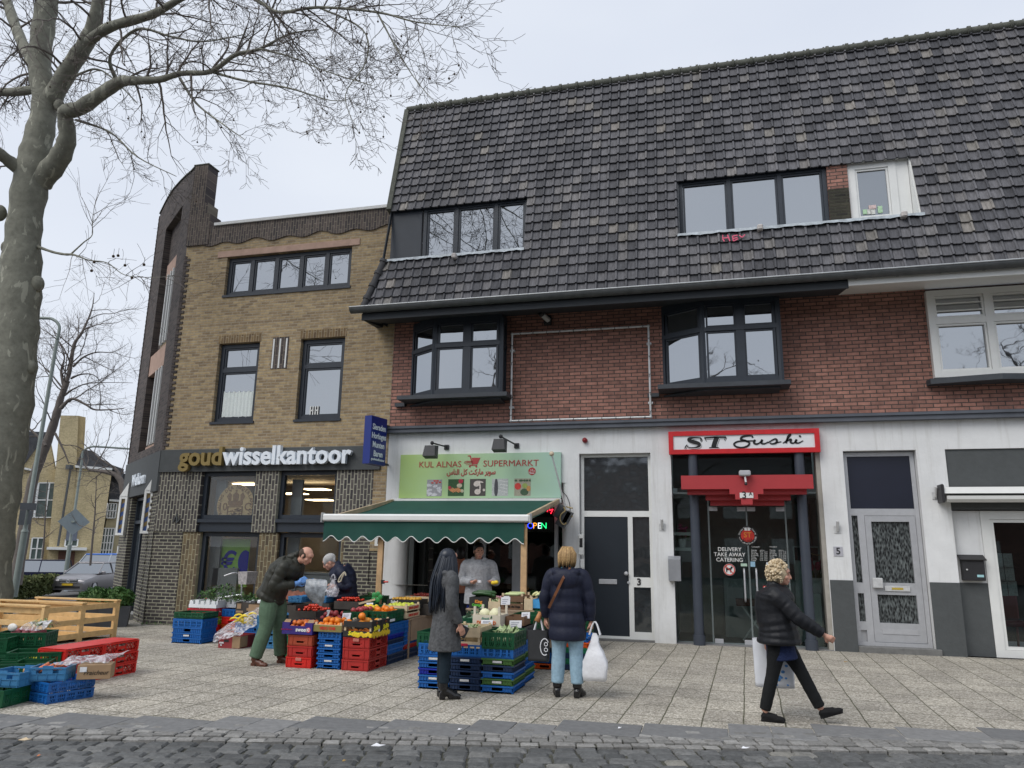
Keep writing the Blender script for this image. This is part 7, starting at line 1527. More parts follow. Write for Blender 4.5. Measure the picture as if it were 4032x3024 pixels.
kb=open_box('courgette_box','black box printed King Courgette with dark green courgettes',-3.38,-3.10,10.65,11.1,.78,.93,M_blkcard);text('lettering','King',.06,(-3.24,10.647,.87),mat('orange_print',(.7,.25,.03),.5),kb,off=.003);text('lettering','Courgette',.045,(-3.24,10.647,.825),mat('green_print',(.10,.45,.05),.5),kb,off=.003)
for k,(y,z,m_,la)in enumerate(((10.75,.97,ZUC,'front dark courgette lying across the black box'),(10.90,.985,ZUC,'rear dark courgette lying across the black box'),(10.8,.95,ZUC,'lowest dark courgette in the black box'))):
 o=MB().tube([(-.15,0,0),(-.12,0,.005),(0,0,.012),(.12,0,.004),(.15,0,0)],[.012,.028,.026,.028,.012],10).build('courgette',m_,smooth=True);o.location=(-3.22+.02*k,y,z);o.rotation_euler=(0,.04,.08*k);tag(o,la,'courgette')
PALEZ=fmat('pale_courgette_skin',(.50,.58,.28),rough=.5)
for k in range(2):
 b=open_box('printed_vegetable_box',['lower brown printed box reading Pianta del Roja','upper brown printed box of pale courgettes'][k],-2.90,-2.58,10.64,11.1,.78+.105*k,.86+.105*k,M_brn,posts=.035,group=None)
 if k==0:text('lettering','Pianta del Roja',.040,(-2.74,10.637,.82),M_blkp,b,off=.001)
 else:price_card('white price card on the upper brown printed box',-2.82,10.63,.90,.085,.06,.0)
 for q in range(5):
  o=MB().tube([(-.11,0,0),(-.08,0,.004),(.08,0,.004),(.11,0,0)],[.01,.022,.022,.01],8).build('pale_courgette',PALEZ,smooth=True);o.location=(-2.74+random.uniform(-.03,.03),10.70+.08*q,.865+.105*k+(.01 if k else 0));o.rotation_euler=(0,0,random.uniform(-.3,.3));tag(o,'pale green courgette in the %s brown printed box'%('lower','upper')[k],'courgette','pale courgettes, %s box'%('lower','upper')[k])
b=open_box('wooden_vegetable_box','pale wooden box between the courgettes and brown printed boxes',-3.09,-2.915,10.64,11.05,.78,.88,M_crate_w,posts=.04);leafy('celery','pale celery in the small wooden box','celery',-3.08,-2.92,10.68,11.0,.86,.05,60,LEAFP,.07)
b=open_box('wooden_vegetable_box','pale wooden box just right of the brown printed boxes',-2.565,-2.44,10.64,11.0,.78,.93,M_crate_w,posts=.03)
crate('lattice','blue',.20,.45,.13,-2.22,10.87,.83,'blue crate of white chicory right of the right awning post','blue crates at the right rear');b=open_box('printed_blue_box','light blue printed box left of the blue chicory crate',-2.43,-2.325,10.62,11.0,.81,.93,mat('sky_print',(.06,.30,.60),.5,.3,12))
stack([('lattice','green',.19,.195)]*1,-2.22,10.87,.60,.385,.5,'dark green support under the chicory','rear crates of the vegetable stall')
for q in range(16):
 o=MB().ball((0,0,0),.03,8,6,(.8,.8,2.2)).build('chicory',ENV,smooth=True)if q==0 else None
 if q==0:chm=o.data;bpy.data.objects.remove(o)
 o=bpy.data.objects.new('chicory',chm);COL.objects.link(o);o.location=(random.uniform(-2.48,-2.14),random.uniform(10.7,11.0),.965+random.uniform(0,.05));o.rotation_euler=(random.uniform(.9,2),random.uniform(-.5,.5),random.uniform(0,6));tag(o,'pale yellow chicory head at the right rear of the stall','chicory','chicory heads')
price_card('folded white card standing behind the chicory',-2.22,11.1,.98,.10,.07,.1,.3);price_card('second folded white card right behind the chicory',-2.10,11.12,.98,.09,.07,.1,-.3)
leafy('leeks','leek tops in the green crate left of the melons','leeks',-3.32,-3.0,10.1,10.6,.62,.18,90,mat('leek_leaf',(.16,.26,.17),.6,.2,10),.16)
for k,(x,nm,mm_)in enumerate(((-3.02,'radish_bags','pink'),)):
 e=MB()
 for q in range(26):e.ball((random.uniform(-3.2,-2.75),random.uniform(11.15,11.45),.84+random.uniform(0,.07)),.03,7,5)
 tag(e.build('packed_radishes',mat('packed_pink',(.45,.22,.26),.5,.4,20),smooth=True),'heap of bagged pink radishes behind the brown printed boxes','radishes',kind='stuff')
for k,(x,c)in enumerate(((-3.0,'black'),(-2.58,'green'),(-2.16,'green'))):crate('lattice',c,.39,.5,.2,x,13.0,.62,['black rear crate with marrows behind the vendor','dark green rear crate in the middle before the shop window','dark green rear crate right before the shop window'][k],'rear crates before the shop window')
stack([('lattice','green',.2,.205)]*3,-2.58,13.0,0,.39,.5,'rear middle stack before the shop window','rear supports');stack([('lattice','black',.2,.205)]*3,-3.0,13.0,0,.39,.5,'rear left stack before the shop window','rear supports');stack([('lattice','green',.2,.205)]*3,-2.16,13.0,0,.39,.5,'rear right stack before the shop window','rear supports')
leafy('marrow_heap','heap of leafy marrows in the black rear crate','marrows',-3.15,-2.8,12.85,13.1,.80,.14,120,LEAFS,.10)
price_card('small white card before the shop window',-2.2,12.7,.86,.12,.05,.1)
# far left stall
gR='red crates at the left'
for j,y in enumerate((8.36,7.78)):
 stack([('diamond','bright',.132,.136)]*3,-7.42,y,-.01,.40,.585,['rear','front'][j]+' bright red stack at the left',gR)
 e=MB();e.box(-7.615,-7.225,y-.285,y+.285,.399,.404);tag(e.build('flat_cover',PC['bright']),'flat bright red cover on the %s red stack'%['rear','front'][j],'cover')
 on_=fruit_mesh('white_onion',sph(.026,(1,1.2,.9),7,5),fmat('onion_skin',(.66,.55,.46),rough=.6))
 for q in range(42):
  b=bpy.data.objects.new('white_onion',on_);COL.objects.link(b);b.location=(-7.265-.02*(q%2),y-.26+(q//3)*.039,.038+.136*(q%3)+random.choice((0,.035)));tag(b,'pale onion seen through the mesh of the %s red stack'%['rear','front'][j],'onion','onions in the %s red stack'%['rear','front'][j])
AB=math.atan2(.45,.13)
cx_,cy_=(-6.90-6.46)/2-.12,(6.66+7.12)/2+.10
A_=math.atan2(7.11-6.64,-6.45+6.57)
ux=Vector((math.cos(A_),math.sin(A_),0));vx=Vector((-ux.y,ux.x,0));c0=Vector((-6.57,6.64,0));ctr=c0+ux*.25+vx*.18
for k in range(2):crate('lattice','blue',.50,.37,.098,ctr.x,ctr.y,.105*k,['lower','upper'][k]+' bright blue crate under the carrots at the lower left','blue crates under the carrots',rz=A_)
crate('notch','sky',.36,.27,.135,-6.72,6.82,.208,'light blue open-fronted crate of carrots','far left produce crates',rz=.42)
for q in range(12):
 o=MB().tube([(0,0,-.075),(0,0,-.03),(0,0,.06)],[.006,.014,.019],7).build('carrot',CAR,smooth=True)if q==0 else None
 if q==0:cm_=o.data;bpy.data.objects.remove(o)
 o=bpy.data.objects.new('carrot',cm_);COL.objects.link(o);o.location=(-6.72+random.uniform(-.13,.13),6.82+random.uniform(-.06,.08),.30+random.uniform(0,.04));o.rotation_euler=(random.uniform(1,2),random.uniform(-.5,.5),random.uniform(0,6));tag(o,'orange carrot in the light blue open-fronted crate','carrot','carrots')
fb=thing('cardboard_box','kraft cardboard box printed Fraicheur beside the carrots','box',(-6.36,7.02,.21),.55);e=MB();e.bbox(-.16,.16,-.09,.13,0,.145,.004);e.build('body',M_kraft,fb,world=False)
text_mesh('Fraicheur',.062,Matrix(((1,0,0,.02),(0,0,1,-.094),(0,1,0,.065),(0,0,0,1))),depth=.002,shear=.3).build('lettering',M_blkp,fb,world=False);e=MB();e.box(-.135,-.07,-.095,-.091,.075,.125);e.build('sticker',M_card2,fb,world=False)
film('plastic_bag','clear crumpled plastic film over the carrots and cardboard box',[[(-6.72,6.80,.35),(-6.5,6.85,.37),(-6.20,7.02,.38)],[(-6.7,6.95,.44),(-6.48,7.0,.47),(-6.2,7.10,.44)],[(-6.62,7.15,.38),(-6.45,7.2,.40),(-6.12,7.2,.48)]],16,amp=.03)
crate('lattice','green',.40,.60,.165,-7.05,6.62,.0,'dark green crate at the lower left corner on the ground','far left produce crates',rz=.15);crate('notch','sky',.40,.40,.14,-7.02,6.66,.170,'light blue open-fronted crate at the left edge','far left produce crates',rz=.15)
tb=MB();tb.lathe((-6.86,6.86,0),[(.055,0),(.065,.17),(.065,.175),(.07,.175),(.07,.19),(.0,.192)],14);tag(tb.build('tub',mat('grubby_red_tub',(.38,.09,.07),.5)),'small grubby red tub with white lid between the far left crates','tub')
for k,(x,y,z,la)in enumerate(((-7.42,7.10,.14,'dark green crate of tan potatoes above the lower left corner'),(-7.42,7.10,-.0,'dark green crate supporting the potato crate'),(-7.80,7.10,.14,'dark green crate at the left edge behind the potatoes'),(-7.62,7.50,.20,'dark green crate of yellow peppers behind the potatoes'),(-7.62,7.5,.0,'dark green crate supporting the pepper crate'),(-8.40,8.05,.33,'dark green crate full of purple sweet potatoes'),(-8.4,8.05,.15,'dark green crate under the sweet potatoes'),(-8.4,8.05,-.02,'lowest dark green crate under the sweet potatoes'),(-8.55,7.65,.30,'dark green crate left of the sweet potatoes'),(-8.55,7.65,.12,'second dark green crate left of the sweet potatoes'),(-8.05,7.45,.15,'dark green crate between potatoes and sweet potatoes'))):
 crate('lattice','green',.56 if k<5 else .58,.40,.175,x,y,z,la,'far left produce crates',rz=.55 if k<5 else .45)
heap('potato',fruit_mesh('potato',sph(.030,(1.3,1,.9),7,5),MUS),22,-7.66,-7.20,6.95,7.25,.20,.032,'tan potato in the dark green crate','potato','tan potatoes',layers=1)
heap('yellow_pepper',fruit_mesh('yellow_pepper',sph(.03,(1,1,1.1),8,5),fmat('pepper_skin',(.62,.60,.05),rough=.3)),9,-7.8,-7.42,7.38,7.6,.30,.034,'small yellow pepper in the dark green crate','pepper','yellow peppers',layers=1)
heap('sweet_potato',fruit_mesh('sweet_potato',sph(.045,(1.5,1,.85),9,6),TUR),24,-8.64,-8.16,7.92,8.2,.47,.05,'purple sweet potato in the dark green crate','sweet potato','purple sweet potatoes',layers=2)
for k,(x,y)in enumerate(((-8.52,7.93),(-8.75,7.8))):o=MB().ball((0,0,0),.055,12,8,(1.3,.5,.9)).build('cut_turnip',TUW,smooth=True);o.location=(x,y,.555);tag(o,['halved white fleshed turnip lying on the sweet potatoes','second halved turnip further left on the sweet potatoes'][k],'turnip')
lf_=leafy('bagged_leaves','bag of leafy greens lying on the sweet potatoes','greens',-8.34,-8.12,7.98,8.15,.56,.10,90,LEAFP,.07)
film('plastic_bag','clear bag around the leafy greens on the sweet potatoes',[[(-8.4,7.92,.54),(-8.23,7.92,.52),(-8.05,7.95,.54)],[(-8.38,8.0,.68),(-8.22,8.0,.74),(-8.02,8.05,.72)],[(-8.4,8.15,.55),(-8.2,8.2,.56),(-8.05,8.2,.58)]],10,amp=.02)
wm=MB().ball((0,0,0),.17,18,12,(1.5,1,.85)).build('watermelon',mat('watermelon_rind',(.035,.08,.03),.4,.6,8),smooth=True);wm.location=(-8.35,9.05,.13);tag(wm,'dark green watermelon on the ground behind the red crates','watermelon')
# wooden cage of pallet boards
cg_=thing('pallet_cage','open cage of pale pine boards standing on the pavement at the left','pallet',(-11.4,11.2,-.06));M_pine=mat('new_pine',(.66,.44,.20),.7,.18,7)
xa,xb=-12.35,-10.58;ys_=(10.42,11.19,11.98);zg=-.06;zt_=.60
for y in ys_:
 for x in(xa,xb):m_=MB();m_.bbox(x-.03,x+.03,y-.05,y+.05,zg,zt_-.03,.004);m_.build('post',M_pine,cg_)
 m_=MB();m_.bbox(xa-.05,xb+.05,y-.06,y+.05,zt_-.028,zt_,.003);m_.build('top_board',M_pine,cg_)
 for z in(.06,.30,.50):
  m_=MB();m_.bbox(xa+.02,xb-.02,y-.012+(.03 if y<11.9 else 0),y+.012+(.03 if y<11.9 else 0),z-.045,z+.045,.003);m_.build('cross_board',M_pine,cg_)
for x in(xa-.025,xb+.005):
 for z in(.05,.28,.51):m_=MB();m_.bbox(x,x+.022,ys_[0],ys_[2],z-.045,z+.045,.003);m_.build('side_board',M_pine,cg_)
m_=MB();m_.quad((xa,10.45,.0),(xb,10.45,.0),(xb,11.95,.0),(xa,11.95,.0));m_.build('base_board',M_pine,cg_)
# people
def remesh(mb,name,mats,parent,vox,sm=2,ms=None):
 o=mb.build(name,mats,None);o.data.materials.clear()
 for m in(mats if isinstance(mats,list)else[mats]):o.data.materials.append(m)
 r=o.modifiers.new('r','REMESH');r.mode='VOXEL';r.voxel_size=vox;s=o.modifiers.new('s','SMOOTH');s.iterations=sm;s.factor=.5
 bpy.context.view_layer.update();me=bpy.data.meshes.new_from_object(o.evaluated_get(bpy.context.evaluated_depsgraph_get()));bpy.data.objects.remove(o)
 me.name=name;q=bpy.data.objects.new(name,me);COL.objects.link(q);q.parent=parent
 me.polygons.foreach_set('use_smooth',[True]*len(me.polygons))
 if ms:
  for p in me.polygons:
   p.material_index=0
   for c,r_,i in ms:
    if(p.center-c).length<r_:p.material_index=i
 return q
def etube(mb,pts,ax,quilt=0,amp=.007,side=(0,1,0)):
 P=spline([(*p,a[0],a[1])for p,a in zip(pts,ax)],6);P=[(Vector(p[:3]),p[3],p[4])for p in P];L=0;n=16;base=len(mb.v)
 P=[(P[0][0]-(P[1][0]-P[0][0]).normalized()*.006,P[0][1]*.94,P[0][2]*.94)]+P+[(P[-1][0]+(P[-1][0]-P[-2][0]).normalized()*.008,P[-1][1]*.85,P[-1][2]*.85)]
 for i,(p,a,b)in enumerate(P):
  d=(P[min(i+1,len(P)-1)][0]-P[max(i-1,0)][0]).normalized();s=Vector(side);s=(s-d*s.dot(d));s=s.normalized()if s.length>.2 else d.orthogonal().normalized();f=d.cross(s)
  if i:L+=(p-P[i-1][0]).length
  k=amp*(abs(math.sin(math.pi*L/quilt))-.4)if quilt else 0
  mb.v+=[tuple(p+s*math.cos(2*math.pi*t/n)*(a+k)+f*math.sin(2*math.pi*t/n)*(b+k))for t in range(n)]
 for i in range(len(P)-1):
  for t in range(n):u=base+i*n+t;v=base+i*n+(t+1)%n;mb.f.append((u,v,v+n,u+n));mb.m.append(0)
 mb.f.append(tuple(base+t for t in reversed(range(n))));mb.f.append(tuple(base+(len(P)-1)*n+t for t in range(n)));mb.m+=[0,0]
def hand(mb,w,d,palm,curl=.6,s=1,side=1):
 d=Vector(d).normalized();nrm=Vector(palm);nrm=(nrm-d*nrm.dot(d)).normalized();sd=d.cross(nrm)*side;w=Vector(w)
 mb.tube([w-d*.03*s,w,w+d*.04*s,w+d*.08*s],[.026*s,.024*s,.030*s,.028*s],8)
 for k,(o,L)in enumerate(((-.028,.060),(-.010,.070),(.009,.076),(.027,.068))):
  b=w+d*.080*s+sd*o*s;pts=[b];a=curl*.35;p=b
  for q in(.45,.32,.23):dd=d*math.cos(a)+nrm*math.sin(a);p=p+dd*L*q*s;pts.append(p);a+=curl*.7
  mb.tube([b-d*.02*s]+pts,[.011*s,.0105*s,.0095*s,.009*s,.0075*s],7)
 b=w+d*.025*s+sd*.026*s;e=b+(d*.6+sd*.65+nrm*.3).normalized()*.038*s;mb.tube([b-sd*.01*s,b,e,e+(d*.85+sd*.1+nrm*.45).normalized()*.032*s],[.013*s,.013*s,.011*s,.008*s],7)
M_skin=mat('skin',(.56,.30,.215),.5,.07,10);M_eye=mat('dark_eye',(.03,.02,.018),.3);M_lip=mat('lip',(.36,.11,.10),.5);M_brow=mat('eyebrow',(.10,.065,.045),.8)
def figure(label,loc,rz,hgt,p,skin=M_skin):
 T_=thing('person',label,'person',loc,rz);S=hgt/1.7;V=lambda q:Vector(q)*S
 hip,neck,head=V(p['hip']),V(p['neck']),V(p['head']);tilt=p.get('tilt',0);mid=hip.lerp(neck,.5)+V(p.get('bow',(0,0,0)));bk=p.get('build',1)*S
 b=MB();yaw=p.get('yaw',0);R=Matrix.Rotation(yaw,3,'Z')@Matrix.Rotation(tilt,3,'Y');h=lambda x,y,z:head+R@(Vector((x,y,z))*S)
 etube(b,[hip-Vector((0,0,.06*S)),hip,mid,hip.lerp(neck,.85),neck],[(.15*bk,.11*bk),(.165*bk,.12*bk),(.14*bk,.11*bk),(.17*bk,.105*bk),(.06*S,.06*S)])
 b.tube([neck-(head-neck)*.3,neck.lerp(h(-.01,0,-.06),.9)],[.058*S,.052*S],12)
 for c,r in(((-.012,0,.03),(.098,.077,.092)),((.018,0,-.035),(.075,.062,.075)),((.062,0,-.082),(.026,.030,.024)),((.055,0,.045),(.045,.058,.045)),((-.05,0,-.01),(.055,.06,.06))):b.ball(h(*c),S,16,10,r,R)
 b.tube([h(.088,0,.022),h(.104,0,-.005),h(.113,0,-.026),h(.092,0,-.034)],[.010*S,.012*S,.0135*S,.009*S],8)
 b.ball(h(.086,0,-.062),S,8,6,(.016,.026,.012),R);b.ball(h(.082,0,.032),S,8,6,(.016,.045,.010),R)
 for s in(1,-1):
  b.ball(h(-.005,.079*s,-.012),S,8,6,(.020,.010,.032),R);b.ball(h(.06,.045*s,-.02),S,8,6,(.026,.022,.024),R)
  sh,el,wr=V(p['sh'][0 if s>0 else 1]),V(p['el'][0 if s>0 else 1]),V(p['wr'][0 if s>0 else 1]);kn,an=V(p['kn'][0 if s>0 else 1]),V(p['an'][0 if s>0 else 1])
  hj=hip+Vector((0,.09*s*S,-.03*S));b.tube([neck.lerp(sh,.5),sh,sh.lerp(el,.5),el,el.lerp(wr,.4),wr],[q*S for q in(.05,.052,.045,.038,.036,.025)],10)
  b.tube([hj,hj.lerp(kn,.5),kn,kn.lerp(an,.35),an],[q*S for q in(.092,.078,.055,.054,.036)],12)
  hd,pn=p['hand'][0 if s>0 else 1];hand(b,wr+(wr-el).normalized()*.01,hd,pn,p.get('curl',.7),S,s)
  ft=Vector(p['ft'][0 if s>0 else 1]).normalized();b.tube([an,an+ft*.04*S-Vector((0,0,.045*S)),an+ft*.09*S-Vector((0,0,.064*S))],[.032*S,.024*S,.014*S],8)
 marks=[]
 for s in(1,-1):marks+=[(h(.092,.032*s,.004),.0095*S,1),(h(.094,.034*s,.034),.010*S,2),(h(.094,.022*s,.036),.009*S,2)]
 marks+=[(h(.10,.012*s,-.062),.013*S,3)for s in(-1,0,1)]
 o=remesh(b,'body',[skin,M_eye,M_brow,M_lip],T_,.0075,2,marks)
 return T_,V,S,h,R
def coat(T_,V,S,p,m,hem,quilt=0,fat=1.0,sleeve=.95,flare=.02,name='coat',hood=None,vox=.0095,collar=True):
 b=MB();hip,neck=V(p['hip']),V(p['neck']);bk=p.get('build',1)*fat*S;mid=hip.lerp(neck,.5)+V(p.get('bow',(0,0,0)));dn=V(p.get('hemdir',(0,0,-1)))/S*S
 etube(b,[hip+dn*hem,hip+dn*hem*.5,hip,mid,hip.lerp(neck,.82),neck+(neck-mid)*.02],[((.18+flare)*bk,(.15+flare)*bk),((.185+flare*.6)*bk,(.15+flare*.5)*bk),(.19*bk,.148*bk),(.175*bk,.145*bk),(.205*bk,.14*bk),(.085*S,.085*S)],quilt*S,.014*S)
 for i in(0,1):
  sh,el,wr=V(p['sh'][i]),V(p['el'][i]),V(p['wr'][i]);etube(b,[neck.lerp(sh,.4)-Vector((0,0,.035*S)),sh-Vector((0,0,.02*S)),sh.lerp(el,.5),el,el.lerp(wr,.5),el.lerp(wr,sleeve)],[(.062*S*fat,.07*S*fat),(.076*S*fat,.078*S*fat),(.072*S*fat,.072*S*fat),(.064*S*fat,.064*S*fat),(.058*S*fat,.058*S*fat),(.048*S*fat,.048*S*fat)],quilt*S,.009*S)
 if collar:hd=V(p['head']);etube(b,[neck-(hd-neck)*.15,neck+(hd-neck)*.30],[(.088*S,.088*S),(.078*S,.078*S)])
 if hood:
  for c,r in hood:b.ball(V(c),S,14,9,r)
 return remesh(b,name,m,T_,vox,2)
def legs(T_,V,S,p,m,fat=1.0,end=.93,name='trousers',cuff=1.0):
 b=MB();hip=V(p['hip'])
 etube(b,[hip+Vector((0,0,.03*S)),hip-Vector((0,0,.05*S)),hip-Vector((0,0,.12*S))],[(.15*S,.11*S),(.155*S,.115*S),(.15*S,.115*S)])
 for i,s in((0,1),(1,-1)):
  kn,an=V(p['kn'][i]),V(p['an'][i]);hj=hip+Vector((0,.088*s*S,-.05*S));etube(b,[hj,hj.lerp(kn,.5),kn,kn.lerp(an,.5),kn.lerp(an,end)],[(.085*S*fat**.5,.10*S*fat**.5),(.088*S*fat,.095*S*fat),(.07*S*fat,.072*S*fat),(.066*S*fat*cuff,.066*S*fat*cuff),(.058*S*fat*cuff,.06*S*fat*cuff)],.11*S,.003)
 return remesh(b,name,m,T_,.009,2)
def shoes(T_,V,S,p,m,heel=0,shaft=.0,name='shoe',low=False):
 for i,s in((0,1),(1,-1)):
  an=V(p['an'][i]);ft=Vector(p['ft'][i]).normalized();up=Vector((0,1,0)).cross(ft)*-1;up=up if up.z>0 else-up;b=MB();g=an-up*(.095+heel)*S+ft*.0
  R=Matrix((ft,up.cross(ft),up)).transposed();q=lambda x,y,z:g+(ft*x+up*z+up.cross(ft)*y)*S
  b.ball(q(.13,0,.032),S,12,8,(.085,.047,.032),R);b.ball(q(.02,0,.045+heel*.6),S,12,8,(.062,.042,.048),R);b.tube([q(-.02,0,.06+heel),q(.05,0,.05+heel*.6),q(.12,0,.038)],[.044*S,.043*S,.042*S],10)
  if not low:b.tube([q(.0,0,.06+heel),an+(V(p['kn'][i])-an).normalized()*(.02+shaft)*S],[.052*S,.056*S],12)
  b.hexa([q(x,y,z)for z in(0,.018)for x,y in((-.04,-.032),(.20,-.034),(.20,.034),(-.04,.032))]if not heel else[q(x,y,z)for z in(0,.03)for x,y in((.06,-.036),(.20,-.034),(.20,.034),(.06,.036))])
  if heel:b.hexa([q(x,y,z)for z in(-.0,heel+.03)for x,y in((-.045,-.03),(.022,-.03),(.022,.03),(-.045,.03))])
  remesh(b,name,m,T_,.007,1)
def cloth(name,c,rough=.85,bump=.5,sc=60,var=.12,spec=.3):return mat(name,c,rough,var,22,bump=bump,bscale=sc,spec=spec)
def bag(name,la,c,w,d,h,m,handles=.18,lean=0,cat='bag',hm=None,rz=0,hn=None):
 t=thing(name,la,cat,c);e=MB();n=8;vs=[];N=10
 for j in range(N+1):
  v=j/N;f=.80+.34*math.sin(math.pi*min(1,(1-v)*1.15))*(.6 if w>.2 else 1)if name=='plastic_bag' else .95+.05*v;f=(.88+.14*math.sin(v*5))*(1-.80*max(0,v-.42)/.58)if name=='plastic_bag' else f
  for k in range(16):
   a=2*math.pi*k/16;ca,sa=math.cos(a),math.sin(a);q=.35;x=w/2*f*math.copysign(abs(ca)**q,ca);y=d/2*f*math.copysign(abs(sa)**q,sa)
   p=Vector((x*math.cos(rz)-y*math.sin(rz),x*math.sin(rz)+y*math.cos(rz),h*v));p+=noise.noise_vector((p+Vector(c))*11)*(.016 if name=='plastic_bag' else .004);vs.append(p+Vector(c))
 e.add(vs,[(j*16+k,j*16+(k+1)%16,(j+1)*16+(k+1)%16,(j+1)*16+k)for j in range(N)for k in range(16)]+[tuple(reversed(range(16)))]);e.build('body',m,t,smooth=True)
 for s in(-1,1):
  e=MB();c0_=Vector(c)+Vector((0,0,h));e.tube(spline([tuple(c0_+Vector((-w*.22,s*d*.2,-.02))),tuple(c0_+Vector((-w*.1,s*.01,handles*.7))),tuple(c0_+Vector((0,0,handles))),tuple(c0_+Vector((w*.1,s*.01,handles*.7))),tuple(c0_+Vector((w*.22,s*d*.2,-.02)))],4),.009,6);e.build('handle',hm or m,t)
 return t
Z3=(0,0,-1)
# bent man with green trousers
hp_=F(*cK(215,640),9.86);p=dict(hip=(0,0,.98),neck=(.33,0,1.40),head=(.475,-.02,1.475),tilt=.62,bow=(-.07,0,.06),build=1.08,hemdir=(-.5,0,-.95),sh=((.25,.19,1.34),(.25,-.19,1.34)),el=((.22,.24,1.10),(.15,-.25,1.06)),wr=((.44,.10,1.10),(.39,-.10,1.09)),hand=(((1,-.2,.2),(0,-1,0)),((.9,.1,.5),(0,1,.2))),kn=((.05,.13,.53),(.0,-.12,.52)),an=((.08,.18,.10),(-.10,-.17,.10)),ft=((1,.05,0),(1,-.1,0)))
T_,V,S,h,R=figure('balding man in dark olive puffer jacket and green trousers bending over the fruit',(hp_.x,9.86,gz(hp_.x,9.86)),0,1.72,p);mo=cloth('dark_olive_nylon',(.030,.031,.024),.5,.35,30)
coat(T_,V,S,p,mo,.10,.088,1.12,name='jacket',hood=[((.27,0,1.455),(.09,.10,.065)),((.34,0,1.49),(.05,.09,.05))]);legs(T_,V,S,p,cloth('sage_cotton',(.095,.155,.10)),1.35,.97,cuff=1.08);shoes(T_,V,S,p,mat('brown_leather',(.10,.035,.02),.4,.2,10),.012,.0)
b=MB();b.ball(h(-.045,0,.015),S,14,10,(.068,.086,.075),R);b.ball(h(-.01,.06,.01),S,8,6,(.05,.022,.05),R);b.ball(h(-.01,-.06,.01),S,8,6,(.05,.022,.05),R);remesh(b,'hair',cloth('brown_grey_hair',(.085,.06,.045),.9,1,90),T_,.007,1)
def glasses(T_,h,S,c=(.05,.05,.05)):
 g=MB()
 for s in(1,-1):g.tube([h(.112+.004*math.cos(t),.034*s+.022*math.cos(t)*.95,.006+.018*math.sin(t))for t in[k*.785 for k in range(9)]],.0022*S,5);g.tube([h(.108,.056*s,.012),h(.0,.083*s,.010)],.0024*S,5)
 g.tube([h(.114,.012,.008),h(.114,-.012,.008)],.002*S,5);g.build('glasses',mat('spectacle_rim_%d'%(c[0]*100),c,.3,metal=.6),T_)
glasses(T_,h,S)
gl=MB();hand(gl,V(p['wr'][1])+V((.01,0,0)),(.9,.1,.5),(0,1,.2),.7,S*1.18,-1);hand(gl,V(p['wr'][0])+V((.01,0,0)),(1,-.2,.2),(0,-1,0),.7,S*1.18,1);
for i in(0,1):gl.tube([V(p['wr'][i])-V((.06,0,0)),V(p['wr'][i])+V((.02,0,.01))],.036*S,10)
remesh(gl,'gloves',mat('blue_nitrile',(.13,.30,.66),.5,.08,8),T_,.007,1)
q_=lambda x,y,Y=9.72:tuple(F(*cK(x,y),Y));film('plastic_bag','grey patterned plastic bag held open by the bent man',[[q_(565,500),q_(690,480),q_(800,515)],[q_(540,620,9.6),q_(660,650,9.55),q_(800,640,9.6)],[q_(580,690),q_(700,790),q_(735,800)]],18,mat('silver_grey_film',(.20,.22,.24),.3,.5,14,bump=1,bscale=18),amp=.014)
# man in a beanie
hp_=F(*cK(1000,640),11.45);p=dict(hip=(0,0,.93),neck=(.16,0,1.33),head=(.285,0,1.385),tilt=.55,bow=(-.05,0,.04),build=1.1,hemdir=(-.15,0,-1),sh=((.10,.2,1.27),(.12,-.2,1.27)),el=((-.04,.27,1.02),(.0,-.26,1.02)),wr=((.14,.22,1.02),(.2,-.12,1.02)),hand=(((1,0,-.1),Z3),((1,0,0),Z3)),kn=((.02,.1,.48),(.02,-.1,.48)),an=((0,.12,.09),(0,-.12,.09)),ft=((1,0,0),(1,0,0)))
T_,V,S,h,R=figure('man in grey beanie and navy quilted coat leaning over the fruit',(hp_.x,11.45,gz(hp_.x,11.45)),math.radians(205),1.70,p);mn=cloth('navy_quilted',(.010,.014,.034),.6,.3,30)
coat(T_,V,S,p,mn,.24,.075,1.1);legs(T_,V,S,p,cloth('dark_trousers',(.02,.022,.03)));shoes(T_,V,S,p,M_black)
b=MB();b.ball(h(-.022,0,.052),S,16,10,(.108,.088,.088),R);b.tube([h(-.10,0,.0),h(.085,0,.045)],[.07*S,.06*S],12);remesh(b,'beanie',cloth('light_grey_knit',(.42,.42,.41),.9,.8,90),T_,.008,2)
c=F(*cK(860,545),11.1);bag('plastic_bag','thin clear bag hanging from the hand of the man in a beanie',(c.x,11.1,.84),.19,.10,.28,M_film,.06)
b=MB();b.tube(spline([tuple(F(*cK(x,y),11.1))for x,y in((990,420),(965,440),(930,490),(920,530),(945,520),(960,480),(990,430),(1000,460))],5),.011,6);tag(b.build('cloth_strap',cloth('cream_canvas',(.55,.50,.38))),'cream cloth bag strap looped on the arm of the man in a beanie','strap')
